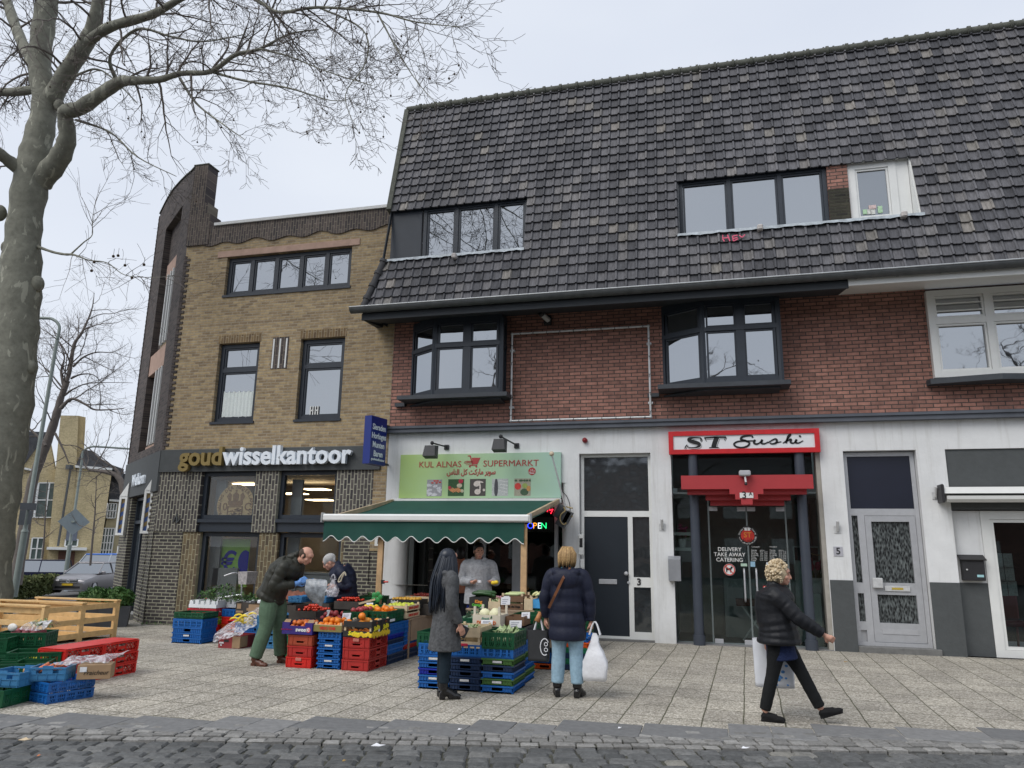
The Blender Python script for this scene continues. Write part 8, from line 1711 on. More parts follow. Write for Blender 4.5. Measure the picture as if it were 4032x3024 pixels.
# woman with long blue black hair
c=G(*cL(345,1560));p=dict(hip=(0,0,.93),neck=(-.0,0,1.42),head=(.02,0,1.56),tilt=.06,yaw=.25,build=.98,sh=((0,.175,1.37),(0,-.175,1.37)),el=((-.04,.25,1.08),(-.02,-.25,1.08)),wr=((.12,.20,.92),(.09,-.24,.84)),hand=(((.5,0,-.8),(0,-1,0)),((.35,0,-.9),(0,1,0))),kn=((.01,.07,.50),(-.01,-.07,.50)),an=((-.0,.075,.14),(-.03,-.09,.14)),ft=((1,.1,0),(1,-.15,0)))
T_,V,S,h,R=figure('woman with long blue-black hair in grey wool coat holding a black wallet',(c.x-.05,c.y+.13,0),math.radians(38),1.62,p);mg=cloth('grey_wool_coat',(.085,.088,.092),.95,1,45,.35)
coat(T_,V,S,p,mg,.40,0,1.02,flare=.045,hood=[((-.10,0,1.37),(.07,.12,.075)),((-.06,.08,1.40),(.07,.06,.05)),((-.06,-.08,1.40),(.07,.06,.05))]);legs(T_,V,S,p,cloth('dark_blue_jeans',(.008,.018,.028)),.98,.9);shoes(T_,V,S,p,mat('black_leather',(.010,.010,.011),.25,.1,8),.045,.13)
b=MB();b.ball(h(-.025,0,.035),S,16,12,(.105,.096,.096),R)
for k in range(170):
 a=random.uniform(-2.35,2.35)+math.pi;x,y=math.cos(a),math.sin(a);L=random.uniform(.42,.60)*(1 if abs(a-math.pi)<1.6 else .8);r=random.uniform(.78,1.06);s0=h(-.02+.09*x*r*.7,.08*y*r*.7,.10);s1=h(-.02+.11*x*r,.095*y*r,.0);e_=s1+Vector((-.03+.05*x,.045*y+random.uniform(-.02,.02),-L*.55));f_=e_+Vector((random.uniform(-.02,.02),random.uniform(-.02,.02),-L*.45));b.tube(spline([tuple(s0),tuple(s1),tuple(e_),tuple(f_)],3),.0085,5)
b.build('hair',mat('blue_black_hair',(.012,.018,.030),.38,.3,30,spec=.5),T_,smooth=True,world=False);h_=V(p['wr'][1]);wl_=MB();wl_.bbox(-.02,.10,-.016,.016,-.11,.01,.006);w_=wl_.build('wallet',M_black);w_.location=Vector((c.x-.05,c.y+.13,0))+Matrix.Rotation(math.radians(38),3,'Z')@(h_+Vector((.04,.045,-.02)));w_.rotation_euler=(0,.5,math.radians(38));tag(w_,'black wallet with pale zip in the hand of the long-haired woman','wallet')
# vendor in pale grey hooded jacket
hp_=F(*cL(670,620),12.0);p=dict(hip=(0,0,.94),neck=(.03,0,1.42),head=(.06,-.0,1.555),tilt=.25,yaw=.35,build=1.05,sh=((.03,.2,1.36),(.03,-.2,1.36)),el=((.0,.28,1.09),(.02,-.27,1.09)),wr=((.24,.25,1.09),(.24,-.08,1.08)),hand=(((.9,-.1,-.1),(0,0,1)),((.8,.5,0),(0,0,1))),kn=((0,.1,.5),(0,-.1,.5)),an=((0,.12,.09),(0,-.12,.09)),ft=((1,0,0),(1,0,0)),curl=.9)
T_,V,S,h,R=figure('dark-haired woman in pale grey hooded jacket holding yellow lemons behind the stall',(hp_.x,12.0,0),math.radians(-80),1.72,p);mh=cloth('pale_grey_fleece',(.36,.37,.39),.9,1,60,.25)
coat(T_,V,S,p,mh,.20,0,1.1,name='jacket',hood=[((-.05,0,1.42),(.10,.14,.06)),((.05,.09,1.42),(.05,.04,.05)),((.05,-.09,1.42),(.05,.04,.05))],collar=False);legs(T_,V,S,p,cloth('royal_blue_trousers',(.012,.03,.20)));shoes(T_,V,S,p,M_black)
b=MB();b.ball(h(-.025,0,.052),S,16,10,(.104,.088,.086),R);b.ball(h(-.03,0,.0),S,12,8,(.085,.09,.08),R);b.ball(h(-.09,0,.09),S,10,8,(.05,.05,.045),R);remesh(b,'hair',mat('black_hair',(.012,.010,.010),.5,.3,40),T_,.007,1)
for k,(x,y)in enumerate(((812,462),(838,458))):c=F(*cL(x,y),11.66);b=MB();b.ball(c,.033,10,7,(1.2,.9,.95));tag(b.build('lemon',YEL,smooth=True),['left','right'][k]+' yellow lemon in the hand of the stall woman','lemon')
c=F(*cL(683,455),11.7);b=MB();b.bbox(c.x-.035,c.x+.03,11.68,11.72,c.z-.02,c.z+.025,.01);tag(b.build('tissue',M_card2),'crumpled white tissue in the other hand of the stall woman','tissue')
# person inside the shop
hp_=F(*cL(545,500),14.0);p2=dict(p,head=(.03,0,1.56),tilt=0,yaw=0,wr=((.1,.24,.84),(.1,-.24,.84)),build=1.0)
T_,V,S,h,R=figure('person with dark hair and peach top seen from behind in the shop doorway',(hp_.x-.1,14.0,0),math.radians(95),1.66,p2);coat(T_,V,S,p2,cloth('peach_knit',(.42,.17,.10)),.12,0,1.0,name='jumper');legs(T_,V,S,p2,MATS['dark_trousers']);b=MB();b.ball(h(-.03,0,.0),S,14,10,(.10,.10,.13),R);remesh(b,'hair',MATS['black_hair'],T_,.01,1)
# woman seen from behind, navy coat and pale jeans
c=(G(*cC(247,1468))+G(*cC(340,1468)))/2;p=dict(hip=(0,0,.93),neck=(0,0,1.42),head=(.02,0,1.545),tilt=.05,yaw=-.08,build=1.02,sh=((0,.185,1.36),(0,-.185,1.36)),el=((.0,.265,1.08),(.0,-.265,1.08)),wr=((.05,.26,.86),(.03,-.27,.84)),hand=(((.1,0,-1),(.2,-1,0)),((.1,0,-1),(.2,1,0))),curl=1.3,kn=((.01,.10,.51),(.01,-.10,.51)),an=((0,.115,.145),(0,-.115,.145)),ft=((1,.25,0),(1,-.25,0)))
T_,V,S,h,R=figure('blonde woman seen from behind in navy coat and pale blue jeans between two bags',(c.x,c.y+.06,0),math.radians(92),1.67,p);mc=cloth('navy_coat',(.011,.014,.032),.6,.35,30)
coat(T_,V,S,p,mc,.30,.15,1.06,flare=.02,hood=[((-.13,0,1.31),(.06,.155,.115)),((-.09,.09,1.385),(.07,.075,.05)),((-.09,-.09,1.385),(.07,.075,.05))]);legs(T_,V,S,p,cloth('pale_denim',(.28,.42,.52),.85,.5,50,.14),1.16,.96,cuff=1.04);shoes(T_,V,S,p,MATS['black_leather'],.05,.03)
b=MB();b.ball(h(-.02,0,.025),S,16,12,(.112,.102,.112),R);b.ball(h(-.035,0,-.03),S,12,8,(.085,.095,.075),R)
for k in range(120):a=random.uniform(.6,5.7);x,y=math.cos(a),math.sin(a);b.tube([h(-.02+.06*x,.055*y,.13),h(-.02+.115*x,.104*y,.05),h(-.025+.112*x,.104*y,-.03),h(-.03+.09*x*random.uniform(.85,1.15),.085*y*random.uniform(.85,1.2),-.085+random.uniform(-.03,.02))],[.008*S,.009*S,.008*S,.003*S],5)
b.build('hair',island_mat('blonde_hair',[(0,(.20,.115,.045)),(1,(.50,.33,.15))],.6,.4,60,bump=.5),T_,smooth=True,world=False)
b=MB();b.tube([V((-.06,0,1.42)),V((.06,0,1.44))],.068*S,12);b.build('scarf',cloth('turquoise_scarf',(.10,.36,.46)),T_,world=False)
b=MB();pts=[V(q)for q in((.05,-.06,1.45),(-.09,-.05,1.435),(-.20,.02,1.32),(-.19,.12,1.12),(-.10,.20,.98))];
for k in range(4):b.beam(pts[k],pts[k+1],.03,.008,up=(1,0,.3))
b.build('shoulder_strap',mat('tan_leather',(.20,.075,.03),.5,.1,8),T_,world=False)
W_=lambda q:Vector((c.x,c.y+.06,0))+Matrix.Rotation(math.radians(92),3,'Z')@(V(q))
q=W_((.08,.30,.46));bg_=bag('shopping_bag','black paper shopping bag with white print in the left hand of the blonde woman',(q.x-.04,q.y-.04,.37),.25,.14,.34,mat('black_paper',(.025,.027,.03),.6,.1,5),.13,hm=M_card2)
e=MB();zz_=.53
for a in range(14):t=.6+a*.33;e.tube([(q.x+.045+.05*math.cos(t),q.y-.115,zz_+.09*math.sin(t)),(q.x+.045+.05*math.cos(t+.35),q.y-.115,zz_+.09*math.sin(t+.35))],.006,5)
for z in(.50,.56):e.tube([(q.x+.06+.02*math.cos(t*.9),q.y-.116,z+.02*math.sin(t*.9))for t in range(8)],.005,5)
e.build('print',M_card2,bg_);e=MB();e.tube([(q.x-.06,q.y-.07,.80),(q.x-.02,q.y-.04,.90)],[.035,.028],8);tag(e.build('bread_roll',mat('bread_crust',(.45,.20,.08),.7,.2,20),smooth=True),'brown bread roll poking from a wrapper above the black paper bag','bread')
q=W_((.03,-.30,.42));bag('plastic_bag','white plastic carrier bag in the right hand of the blonde woman',(q.x+.02,q.y-.02,.20),.28,.16,.50,mat('white_polythene',(.74,.75,.78),.4,.06,10,bump=1,bscale=12),.12)
# walking woman
c=G(*cD(640,1592));p=dict(hip=(0,0,.93),neck=(-.01,0,1.40),head=(.055,0,1.52),tilt=.08,yaw=-.05,bow=(-.03,0,0),build=1.16,sh=((-.02,.19,1.33),(-.02,-.19,1.33)),el=((-.13,.24,1.06),(.20,-.24,1.09)),wr=((-.14,.20,.80),(.44,-.20,.93)),hand=(((0,0,-1),(1,0,0)),((.8,0,-.45),(0,1,0))),curl=1.5,kn=((.20,.07,.52),(-.08,-.07,.51)),an=((.38,.08,.145),(-.19,-.07,.10)),ft=((.92,0,.32),(1,0,-.02)))
T_,V,S,h,R=figure('elderly woman with curly blonde hair and glasses walking in black puffer jacket',(c.x-.03,c.y+.06,0),math.radians(-4),1.56,p);mb_=cloth('black_puffer',(.010,.011,.014),.55,.35,30)
coat(T_,V,S,p,mb_,.13,.07,1.18,name='jacket',flare=.02);legs(T_,V,S,p,cloth('black_leggings',(.008,.009,.010)),.98,.94,name='leggings');shoes(T_,V,S,p,cloth('black_suede',(.010,.010,.011)),0,0,low=True)
b=MB();hq=V(p['hip']);etube(b,[hq-Vector((0,0,.08)),hq-Vector((-.01,0,.17)),hq-Vector((-.02,0,.27))],[(.17*S,.15*S),(.165*S,.15*S),(.17*S,.165*S)]);remesh(b,'skirt',cloth('navy_rib_knit',(.015,.025,.075),.9,1,70),T_,.009,1)
b=MB()
for k in range(420):
 a=random.uniform(.35,5.93);t=random.uniform(-.75,1.5);r=random.uniform(.95,1.12);x,y,z=math.cos(a)*math.cos(t),math.sin(a)*math.cos(t),math.sin(t)
 if x>.45 and z<.35:continue
 b.ball(h(-.03+.116*r*x,.112*r*y,.02+.130*r*z),random.uniform(.011,.018)*S,5,4)
b.ball(h(-.03,0,.02),S,14,10,(.112,.108,.125),R);b.build('hair',island_mat('curly_blonde',[(0,(.44,.33,.19)),(1,(.70,.59,.42))],.8,.3,90,bump=.6),T_,smooth=True,world=False);glasses(T_,h,S,(.30,.25,.2))
q=F(*cD(590,1375),c.y+.30);bg_=bag('shopping_bag','white carrier bag with blue printed blobs behind the walking woman',(q.x-.03,q.y,.28),.40,.14,.47,mat('white_paper_bag',(.66,.68,.72),.5,.05,6,bump=.4,bscale=10),.12)
e=MB();
for k in range(26):x,z=random.uniform(-.06,.16),random.uniform(.02,.36);e.ball((q.x-.03+x,q.y-.072,.28+z),random.uniform(.010,.020),6,4,(1,.25,.8))
e.build('print',mat('blue_print',(.08,.25,.55),.6,.4,25),bg_)
# trees
def bark(name,c,patch=None):
 m=mat(name,c,.85,.25,7,bump=.9,bscale=11)
 if patch:
  n,l=m.node_tree.nodes,m.node_tree.links;p=n['Principled BSDF'];src=p.inputs['Base Color'].links[0].from_socket
  tc_=n.new('ShaderNodeTexCoord');mp_=n.new('ShaderNodeMapping');mp_.inputs['Scale'].default_value=(1,1,.35);l.new(tc_.outputs['Object'],mp_.inputs[0]);t=n.new('ShaderNodeTexNoise');t.inputs['Scale'].default_value=6.5;t.inputs['Detail'].default_value=6;t.inputs['Distortion'].default_value=.8;l.new(mp_.outputs[0],t.inputs[0])
  r=n.new('ShaderNodeMapRange');r.inputs[1].default_value=.60;r.inputs[2].default_value=.63;l.new(t.outputs['Fac'],r.inputs[0]);x=n.new('ShaderNodeMixRGB');x.inputs[2].default_value=(*patch,1);l.new(r.outputs[0],x.inputs[0]);l.new(src,x.inputs[1]);l.new(x.outputs[0],p.inputs['Base Color'])
 return m
M_bark=bark('plane_bark',(.175,.175,.14),(.31,.31,.25));M_twig=mat('twig_bark',(.13,.112,.10),.9,.2,9);M_ball=mat('seed_ball',(.05,.032,.018),.95,.2,30)
def rv(s=1):return Vector((random.gauss(0,s),random.gauss(0,s),random.gauss(0,s)))
def branch(mb,balls,p,d,L,r,lv,droop=.0,kids=(5,4),wig=.34,bud=True):
 n=max(3,int(L/.16))if lv else 3;n=min(n,9);pts=[p.copy()];d=d.normalized();zz=1
 for k in range(n):
  d=(d+rv(wig*.45)+d.cross(Vector((.2,.3,1))).normalized()*wig*.45*zz+Vector((0,0,-droop*.12))).normalized();zz=-zz;pts.append(pts[-1]+d*L/n)
 mb.tube(pts,[max(.0034,r*(1-.72*k/n))for k in range(n+1)],3 if r<.012 else 5 if r<.05 else 8,cap=False)
 if lv<=0:
  if bud and random.random()<.02:e_=pts[-1]-Vector((0,0,.05));balls.tube([pts[-1],e_],.003,3);balls.ball(e_,.019,6,4)
  return
 for k in range(kids[0]if lv>1 else kids[1]):
  i=random.randint(max(1,n//4),n);q=pts[i];dd=(pts[i]-pts[i-1]).normalized();s=(dd.cross(rv(1))).normalized();branch(mb,balls,q,dd*.8+s*.8+Vector((0,0,.15)),L*random.uniform(.30,.55),r*.5*(1-.4*i/n),lv-1,droop,kids,wig,bud)
def make_tree(label,limbs,spawn,m1,m2,seedballs=True,group=None,name='tree',loc=None,sides=14,kids=(6,5),droop=.4,step=.34,fs=1.0):
 t=thing(name,label,'tree',loc or limbs[0][0][0],group=group);tr=MB();cw_=MB();sb=MB()
 for L in limbs:
  P=spline([(*p,r)for p,r in L],5);pts=[Vector(p[:3])for p in P];rr=[max(.004,p[3])*(1+.06*math.sin(i*2.1+len(L)))for i,p in enumerate(P)];tr.tube(pts,rr,sides if rr[0]>.08 else 6)
 for li,f0,bl,br in spawn:
  P=spline([(*p,r)for p,r in limbs[li]],5);P=P[int(len(P)*f0):];acc=0
  for a,b in zip(P[:-1],P[1:]):
   A,B=Vector(a[:3]),Vector(b[:3]);seg=(B-A).length;acc+=seg
   while acc>step:
    acc-=step;dd=(B-A).normalized();s=dd.cross(rv(1)).normalized();branch(cw_,sb,A.lerp(B,random.random()),dd*.5+s,bl*random.uniform(.6,1.25),min(br,a[3]*.6),2,droop,kids)
 smooth_edges(tr.build('trunk',m1,t),60);cw_.build('crown',m2,t)
 if seedballs and sb.v:tag(sb.build('seed_balls',M_ball,t),kind='stuff')
 return t
def HL(pts,dep,f=cH,s=.9643):
 P=[(VD(*f(x,y),d_),w*s)for(x,y,w),d_ in zip(pts,dep)];return[(p,RW(p,w))for p,w in P]
random.seed(21)
b0=G(-45,2480);D0=HF.dot(b0-CAMP);dl=lambda n,a,b:[a+(b-a)*k/(n-1)for k in range(n)]
L0=[(-64,2570,205),(-54,2300,182),(-10,1960,176),(34,1650,178),(60,1400,166),(82,1160,154),(98,930,128),(130,720,132),(150,600,112),(182,430,92),(162,260,84),(180,90,84),(200,-60,76),(215,-400,50)]
limbs=[HL(L0,[D0]*14),HL([(165,740,90),(240,650,80),(275,560,66),(268,460,58),(330,440,58),(480,340,46),(545,330,36),(650,325,27),(740,300,22),(860,292,20),(960,225,17),(1060,200,12),(1180,140,8),(1300,120,5)],dl(14,D0,12.5)),HL([(200,420,76),(290,270,66),(365,150,60),(400,20,48),(430,-200,36),(520,-450,20)],dl(6,D0,14)),HL([(360,170,40),(450,110,40),(620,60,33),(740,-5,24),(900,-60,18),(1060,8,14),(1140,50,13),(1300,30,11),(1540,50,9),(1700,90,6),(1880,110,3)],dl(11,D0-1,10.5)),HL([(195,380,60),(130,250,48),(80,150,42),(30,10,38),(-30,-200,26)],dl(5,D0,D0+2)),HL([(150,365,34),(0,375,34),(-200,330,24)],dl(3,D0,D0+1)),HL([(120,720,70),(40,660,50),(-30,600,44),(-150,450,30)],dl(4,D0,D0-1)),HL([(1300,30,8),(1480,120,7),(1495,250,6),(1410,390,4),(1465,545,2)],dl(5,12,10.8)),HL([(480,335,20),(450,230,14),(560,120,12),(700,150,9),(830,170,6),(1000,140,4)],dl(6,15,13)),HL([(735,320,12),(800,420,9),(900,500,6),(1000,570,3)],dl(4,14,12.5)),HL([(310,490,11),(450,540,8),(560,640,6),(720,720,3)],dl(4,D0-.5,13.5)),HL([(860,292,12),(1000,330,9),(1180,360,7),(1350,410,4),(1440,400,2)],dl(5,13.5,11.5)),HL([(1060,200,9),(1180,230,7),(1330,290,5),(1520,350,3)],dl(4,12.7,11)),HL([(1540,50,8),(1620,200,6),(1700,330,4),(1790,430,2)],dl(4,11.5,10.5)),HL([(250,350,12),(330,300,10),(420,290,7),(560,420,4)],dl(4,D0,14)),HL([(330,160,34),(480,215,26),(600,240,24),(690,245,21),(830,295,13),(1000,320,10),(1170,435,8),(1440,455,5),(1620,440,3)],dl(9,D0,13.5),cX,.4219),HL([(660,240,16),(780,130,12),(860,60,9),(860,-60,7),(880,-200,4)],dl(5,D0-.6,15),cX,.4219)]
main=make_tree('big bare plane tree with patchy bark and spreading branches at the left edge',limbs,[(1,.35,1.5,.028),(2,.1,1.8,.03),(3,.05,1.45,.026),(4,0,1.6,.03),(7,0,.8,.012),(8,0,1.1,.016),(9,0,.9,.014),(10,0,.9,.014),(11,0,.9,.012),(12,0,.9,.012),(13,0,.8,.01),(14,0,1,.015),(0,.84,1.5,.03),(6,.1,1.3,.02),(3,.35,1.2,.016),(1,.6,1.2,.018),(5,0,1.2,.02)],M_bark,M_twig,loc=b0,kids=(6,5),droop=.35,step=.30)
for li,n in((15,20),(16,9)):
 tr2=MB();sb2=MB()
 P=[Vector(p)for p,r in limbs[li]]
 for k in range(n):i=random.randint(2,len(P)-2);d=(P[i+1]-P[i]).normalized();branch(tr2,sb2,P[i].lerp(P[i+1],random.random()),d*.8+RIGHT*.3*random.random()+rv(.5)+Vector((0,0,-.35 if li==15 else .4)),random.uniform(.5,1.3),.008,1,.3,(3,3),.2)
 tr2.build('low_branches',M_twig,main)
for k in range(7):e=MB();q=VD(*cX(random.uniform(850,1350),random.uniform(180,520)),14);e.tube([q+Vector((0,0,.16)),q],.004,3);e.ball(q,.030,7,5);e.build('seed_ball',M_ball,main)
for x,y,r in((30,1010,.13),(-10,870,.15),(165,1160,.15),(20,1390,.18),(140,1500,.12),(165,640,.1),(255,430,.12),(500,345,.1),(20,1165,.16)):kb_=MB();kb_.ball(VD(*cH(x-14*(x>90)+8*(x<0),y),D0-.05),r,14,9,(.95,.95,1.25));kb_.build('knot',M_bark,main,smooth=True)
def bg_tree(label,base,depth_pts,h_spread,spawn_len,m=None,group='bare trees along the side street',kids=(5,4),step=.6,sides=8):
 limbs=depth_pts;return make_tree(label,limbs,[(i,.1 if i else .3,spawn_len,.03)for i in range(len(limbs))],m or M_twig,m or M_twig,False,group,sides=sides,kids=kids,droop=-.3,step=step)
XM=lambda pts,d,f=cM:HL(pts,[d]*len(pts),f,.5424 if f is cM else .4219)
bg_tree('tall bare street tree with dark trunk behind the near lamp post',None,[XM([(110,1480,85),(190,1000,75),(240,720,66),(330,480,60),(400,280,56),(440,130,44),(490,0,36)],31)+XM([(600,1480,42),(650,1330,36),(690,1090,30),(770,960,22),(855,760,12),(880,600,5)],31,cX),XM([(600,1480,36),(570,1330,20),(600,1180,12),(500,960,8)],31,cX),XM([(680,1290,22),(780,1200,16),(900,1155,12),(1060,1150,7),(1200,1070,3)],30.5,cX),XM([(330,470,26),(240,370,16),(130,300,12),(20,330,6)],30),XM([(440,200,30),(520,130,22),(620,170,15),(700,210,12),(900,200,6)],30.5),XM([(400,380,18),(460,500,12),(500,600,8)],30),XM([(660,1400,20),(760,1360,14),(880,1370,9),(980,1480,5)],31.5,cX),XM([(600,1560,20),(700,1490,14),(860,1440,9),(1240,1440,4)],31,cX),XM([(590,1500,18),(470,1350,12),(320,1210,7)],30.5,cX),XM([(660,1260,16),(570,1080,12),(430,960,8),(320,900,4)],31,cX)],0,2.2,kids=(6,5),step=.42)
bg_tree('slender bare young tree before the pale yellow building right of the diamond sign',None,[XM([(655,1340,16),(672,1150,14),(690,950,10),(700,700,4)],36)],0,1.5,kids=(4,3),step=.35);bg_tree('slender bare young tree left of the diamond sign',None,[XM([(305,1290,14),(320,1150,12),(330,950,9),(345,720,4)],36)],0,1.4,kids=(4,3),step=.35)
bg_tree('bare tree arching in beside the corner building far down the street',None,[XM([(925,1300,70),(905,850,56),(860,700,40),(760,660,26),(640,640,14),(600,560,6)],40),XM([(890,780,30),(850,650,20),(720,560,12),(640,480,5)],40)],0,2.2,kids=(5,4),step=.5)
# pale building down the side street
bo=G(300,2262);hv=Vector((bo.x,bo.y,0)).normalized();bu=Vector((hv.y,-hv.x,0));B=lambda x,y,o=0:PV(*cM(x,y),bo+hv*o,bu)
def bpoly(nm,pts,o,th,m,par):mb=MB();mb.slab([B(x,y,o)for x,y in pts],hv*th);return mb.build(nm,m,par)
def bwin(x0,y0,x1,y1,par,nx=2,ny=1,o=-.12,lean=None):
 ln=-(y1-y0)*.13;q=[B(x0-ln,y0,o),B(x1-ln,y0,o),B(x1,y1,o),B(x0,y1,o)];f=MB();
 for k in range(nx+1):t=k/nx;f.beam(q[0].lerp(q[1],t),q[3].lerp(q[2],t),.10,.08,up=hv)
 for k in range(ny+1):t=k/ny;f.beam(q[0].lerp(q[3],t),q[1].lerp(q[2],t),.08,.10,up=hv)
 w_=f.build('window',M_wframe,par);g=MB();g.slab([p+hv*.03 for p in q],hv*.02);g.build('pane',mat('grey_green_pane',(.09,.12,.11),.2,.3,1),w_);return w_
BB=thing('school_building','pale yellow brick building with square tower and grey tiled roof down the side street','building',bo);M_rt=mat('far_grey_tiles',(.06,.062,.068),.8,.3,3)
bpoly('wall',[(40,1440),(150,700),(190,560),(350,380),(400,640),(560,620),(420,1440)],.3,9,M_bgyel,BB);bpoly('roof',[(120,700),(205,365),(350,372),(180,600)],.1,6,M_rt,BB);bpoly('gutter',[(178,628),(245,640),(243,655),(176,642)],-.1,.4,M_wframe,BB)
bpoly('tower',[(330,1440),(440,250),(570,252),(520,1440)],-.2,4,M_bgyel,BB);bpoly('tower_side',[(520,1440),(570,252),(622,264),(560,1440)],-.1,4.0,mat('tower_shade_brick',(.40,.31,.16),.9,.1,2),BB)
bpoly('wing_wall',[(500,1440),(560,615),(815,640),(700,1440)],-.3,7,M_bgyel,BB);bpoly('wing_roof',[(550,615),(600,500),(660,505),(760,590),(900,640),(890,720),(810,630)],-.2,6,M_rt,BB);bpoly('gutter',[(545,612),(815,632),(815,648),(545,628)],-.6,.4,M_wframe,BB)
for a in((205,745,245,990),(250,740,405,990),(215,1140,300,1295)):bwin(*a,BB,2 if a[0]!=205 else 1,2,o=.05)
for a in((490,1005,585,1070),(470,1150,560,1200)):bwin(*a,BB,2,1,o=-.4)
bpoly('notice_board',[(485,1085),(565,1088),(555,1160),(475,1158)],-.5,.1,mat('grey_blue_board',(.12,.14,.18),.6),BB);bpoly('door',[(412,1440),(425,1235),(545,1238),(530,1440)],-.45,.2,mat('brown_door',(.12,.05,.03),.6,.15,4),BB);bpoly('canopy',[(340,1205),(632,1210),(630,1230),(338,1224)],-1.6,1.4,M_wframe,BB)
e=MB();e.tube([B(515,620,-.5),B(420,1200,-.5)],.09,6);e.box(B(505,625,-.5).x-.2,B(505,625,-.5).x+.2,B(505,625,-.5).y-.2,B(505,625,-.5).y+.2,B(505,640,-.5).z,B(505,610,-.5).z);e.build('drainpipe',M_zinc,BB)
BC=thing('far_house','pale house with grey roof and white grid windows behind the yellow school building','building',B(850,1300));bpoly('wall',[(700,1440),(800,850),(960,860),(960,1440)],1.5,6,mat('pale_render',(.42,.36,.22),.9,.1,2),BC);bpoly('roof',[(790,860),(818,640),(980,700),(960,870)],1.2,6,M_rt,BC);bpoly('gutter',[(795,858),(960,868),(958,885),(792,872)],1.0,.3,M_wframe,BC)
bwin(775,890,835,995,BC,3,2,o=1.3);bwin(722,1070,805,1280,BC,4,4,o=1.3)
# vehicles
M_gl=glass_mirror('car_glass',(.02,.025,.03),.35,.03);M_tyre=mat('tyre_rubber',(.015,.015,.016),.8);M_lampg=mat('headlamp_glass',(.45,.48,.50),.15,.2,9)
def vehicle(name,la,loc,rz,L,W,prof,glassz,roofz,gx,paint,plate=None,grille=True,roofm=None):
 t=thing(name,la,'car' if 'van' not in name else 'van',loc,rz);b=MB();n=9;P=spline(prof,4);vs=[]
 for x,z in P:
  e_=min(1,(L/2-abs(x))/.55);w=W/2*(.80+.20*math.sin(max(0,e_)*math.pi/2))
  for k in range(n):a=-1+2*k/(n-1);vs.append((x,w*a,z-.07*abs(a)**4))
  for zz_,f in((.55*z+.12,1.02),(.30,1.0),(.18,.93)):vs+=[(x,w*f,zz_)]
  for zz_,f in((.18,.93),(.30,1.0),(.55*z+.12,1.02)):vs+=[(x,-w*f,zz_)]
 m=n+6;b.add(vs,[(i*m+k,i*m+(k+1)%m,(i+1)*m+(k+1)%m,(i+1)*m+k)for i in range(len(P)-1)for k in range(m)]+[tuple(range(m)),tuple((len(P)-1)*m+k for k in reversed(range(m)))]);smooth_edges(b.build('body',paint,t,world=False),35)
 a0,a1,a2,a3=gx;hw,tw=W/2*.93,W/2*.70;g=MB();g.hexa([(a0,-hw,glassz),(a0,hw,glassz),(a3,hw,glassz),(a3,-hw,glassz),(a1,-tw,roofz-.05),(a1,tw,roofz-.05),(a2,tw,roofz-.05),(a2,-tw,roofz-.05)]);g.build('windows',M_gl,t,world=False)
 r=MB();r.bbox(a2-.02,a1+.02,-tw-.03,tw+.03,roofz-.07,roofz+.01,.03);smooth_edges(r.build('roof',roofm or paint,t,world=False),30)
 for s in(1,-1):
  r=MB()
  for q0,q1 in((a0,a1),(a3,a2)):r.beam((q0,s*hw*1.005,glassz),(q1,s*tw*1.01,roofz-.03),.05,.05)
  xm=(a1+a2)/2;r.beam((xm,s*hw*1.005,glassz),(xm-.02,s*tw*1.02,roofz-.03),.05,.06);r.beam((a0,s*hw*1.005,glassz),(a3,s*hw*1.005,glassz),.03,.03);r.build('pillars',paint,t,world=False)
 for s in(1,-1):
  for x in(L/2-.82,-L/2+.80):
   w_=MB();w_.tube([(x,s*(W/2-.16),.315),(x,s*(W/2+.012),.315)],.315,20);wh=w_.build('wheel',M_tyre,t,world=False);w_=MB();w_.tube([(x,s*(W/2+.01),.315),(x,s*(W/2+.02),.315)],.19,14);w_.build('rim',M_alu,wh,world=False)
  w_=MB();w_.bbox(a0-.42,a0-.22,s*(W/2+.02)-.07,s*(W/2+.02)+.11,glassz-.02,glassz+.13,.03);w_.build('mirror',paint,t,world=False)
  w_=MB();w_.hexa([(L/2-.36,s*(W/2-.10),.60),(L/2-.03,s*(W/2-.56),.60),(L/2-.05,s*(W/2-.54),.73),(L/2-.5,s*(W/2-.06),.77),(L/2-.30,s*(W/2-.03),.60),(L/2+.01,s*(W/2-.55),.60),(L/2-.02,s*(W/2-.52),.73),(L/2-.45,s*(W/2+.0),.77)]);w_.build('headlight',M_lampg,t,world=False)
 x=L/2+.015;w_=MB();w_.bbox(x-.14,x-.0,-.46,.46,.50,.68,.02);gr=w_.build('grille',M_black,t,world=False)
 for z in(.55,.63):w_=MB();w_.box(x-.02,x+.012,-.44,.44,z-.010,z+.010);w_.build('chrome_bar',M_alu,gr,world=False)
 w_=MB();w_.tube([(x+.005,.075*math.cos(k*.5),.60+.075*math.sin(k*.5))for k in range(14)],.011,5);w_.beam((x+.01,-.09,.575),(x+.01,.09,.625),.012,.02);w_.build('emblem',M_alu,gr,world=False);w_=MB();w_.bbox(x-.12,x-.01,-.62,.62,.24,.38,.02);w_.build('air_intake',M_black,t,world=False)
 if plate:w_=MB();w_.box(x+.0,x+.02,-.26,.26,.39,.49);w_.build('number_plate',plate,t,world=False)
 return t
hatch=[(2.19,.56),(2.12,.70),(1.7,.84),(.95,.94),(.2,.95),(-1.2,.98),(-1.9,1.0),(-2.15,.85),(-2.19,.5)]
c=G(*cM(470,1545));vehicle('parked_car','grey hatchback parked facing the camera beside the corner building',(c.x-.6,c.y+2.1,gz(c.x,c.y+2)),math.radians(-72),4.38,1.82,hatch,.93,1.48,(.98,.10,-1.45,-2.05),mat('grey_metallic',(.30,.29,.30),.28,.05,3,metal=.6),mat('yellow_plate',(.62,.42,.03),.5))
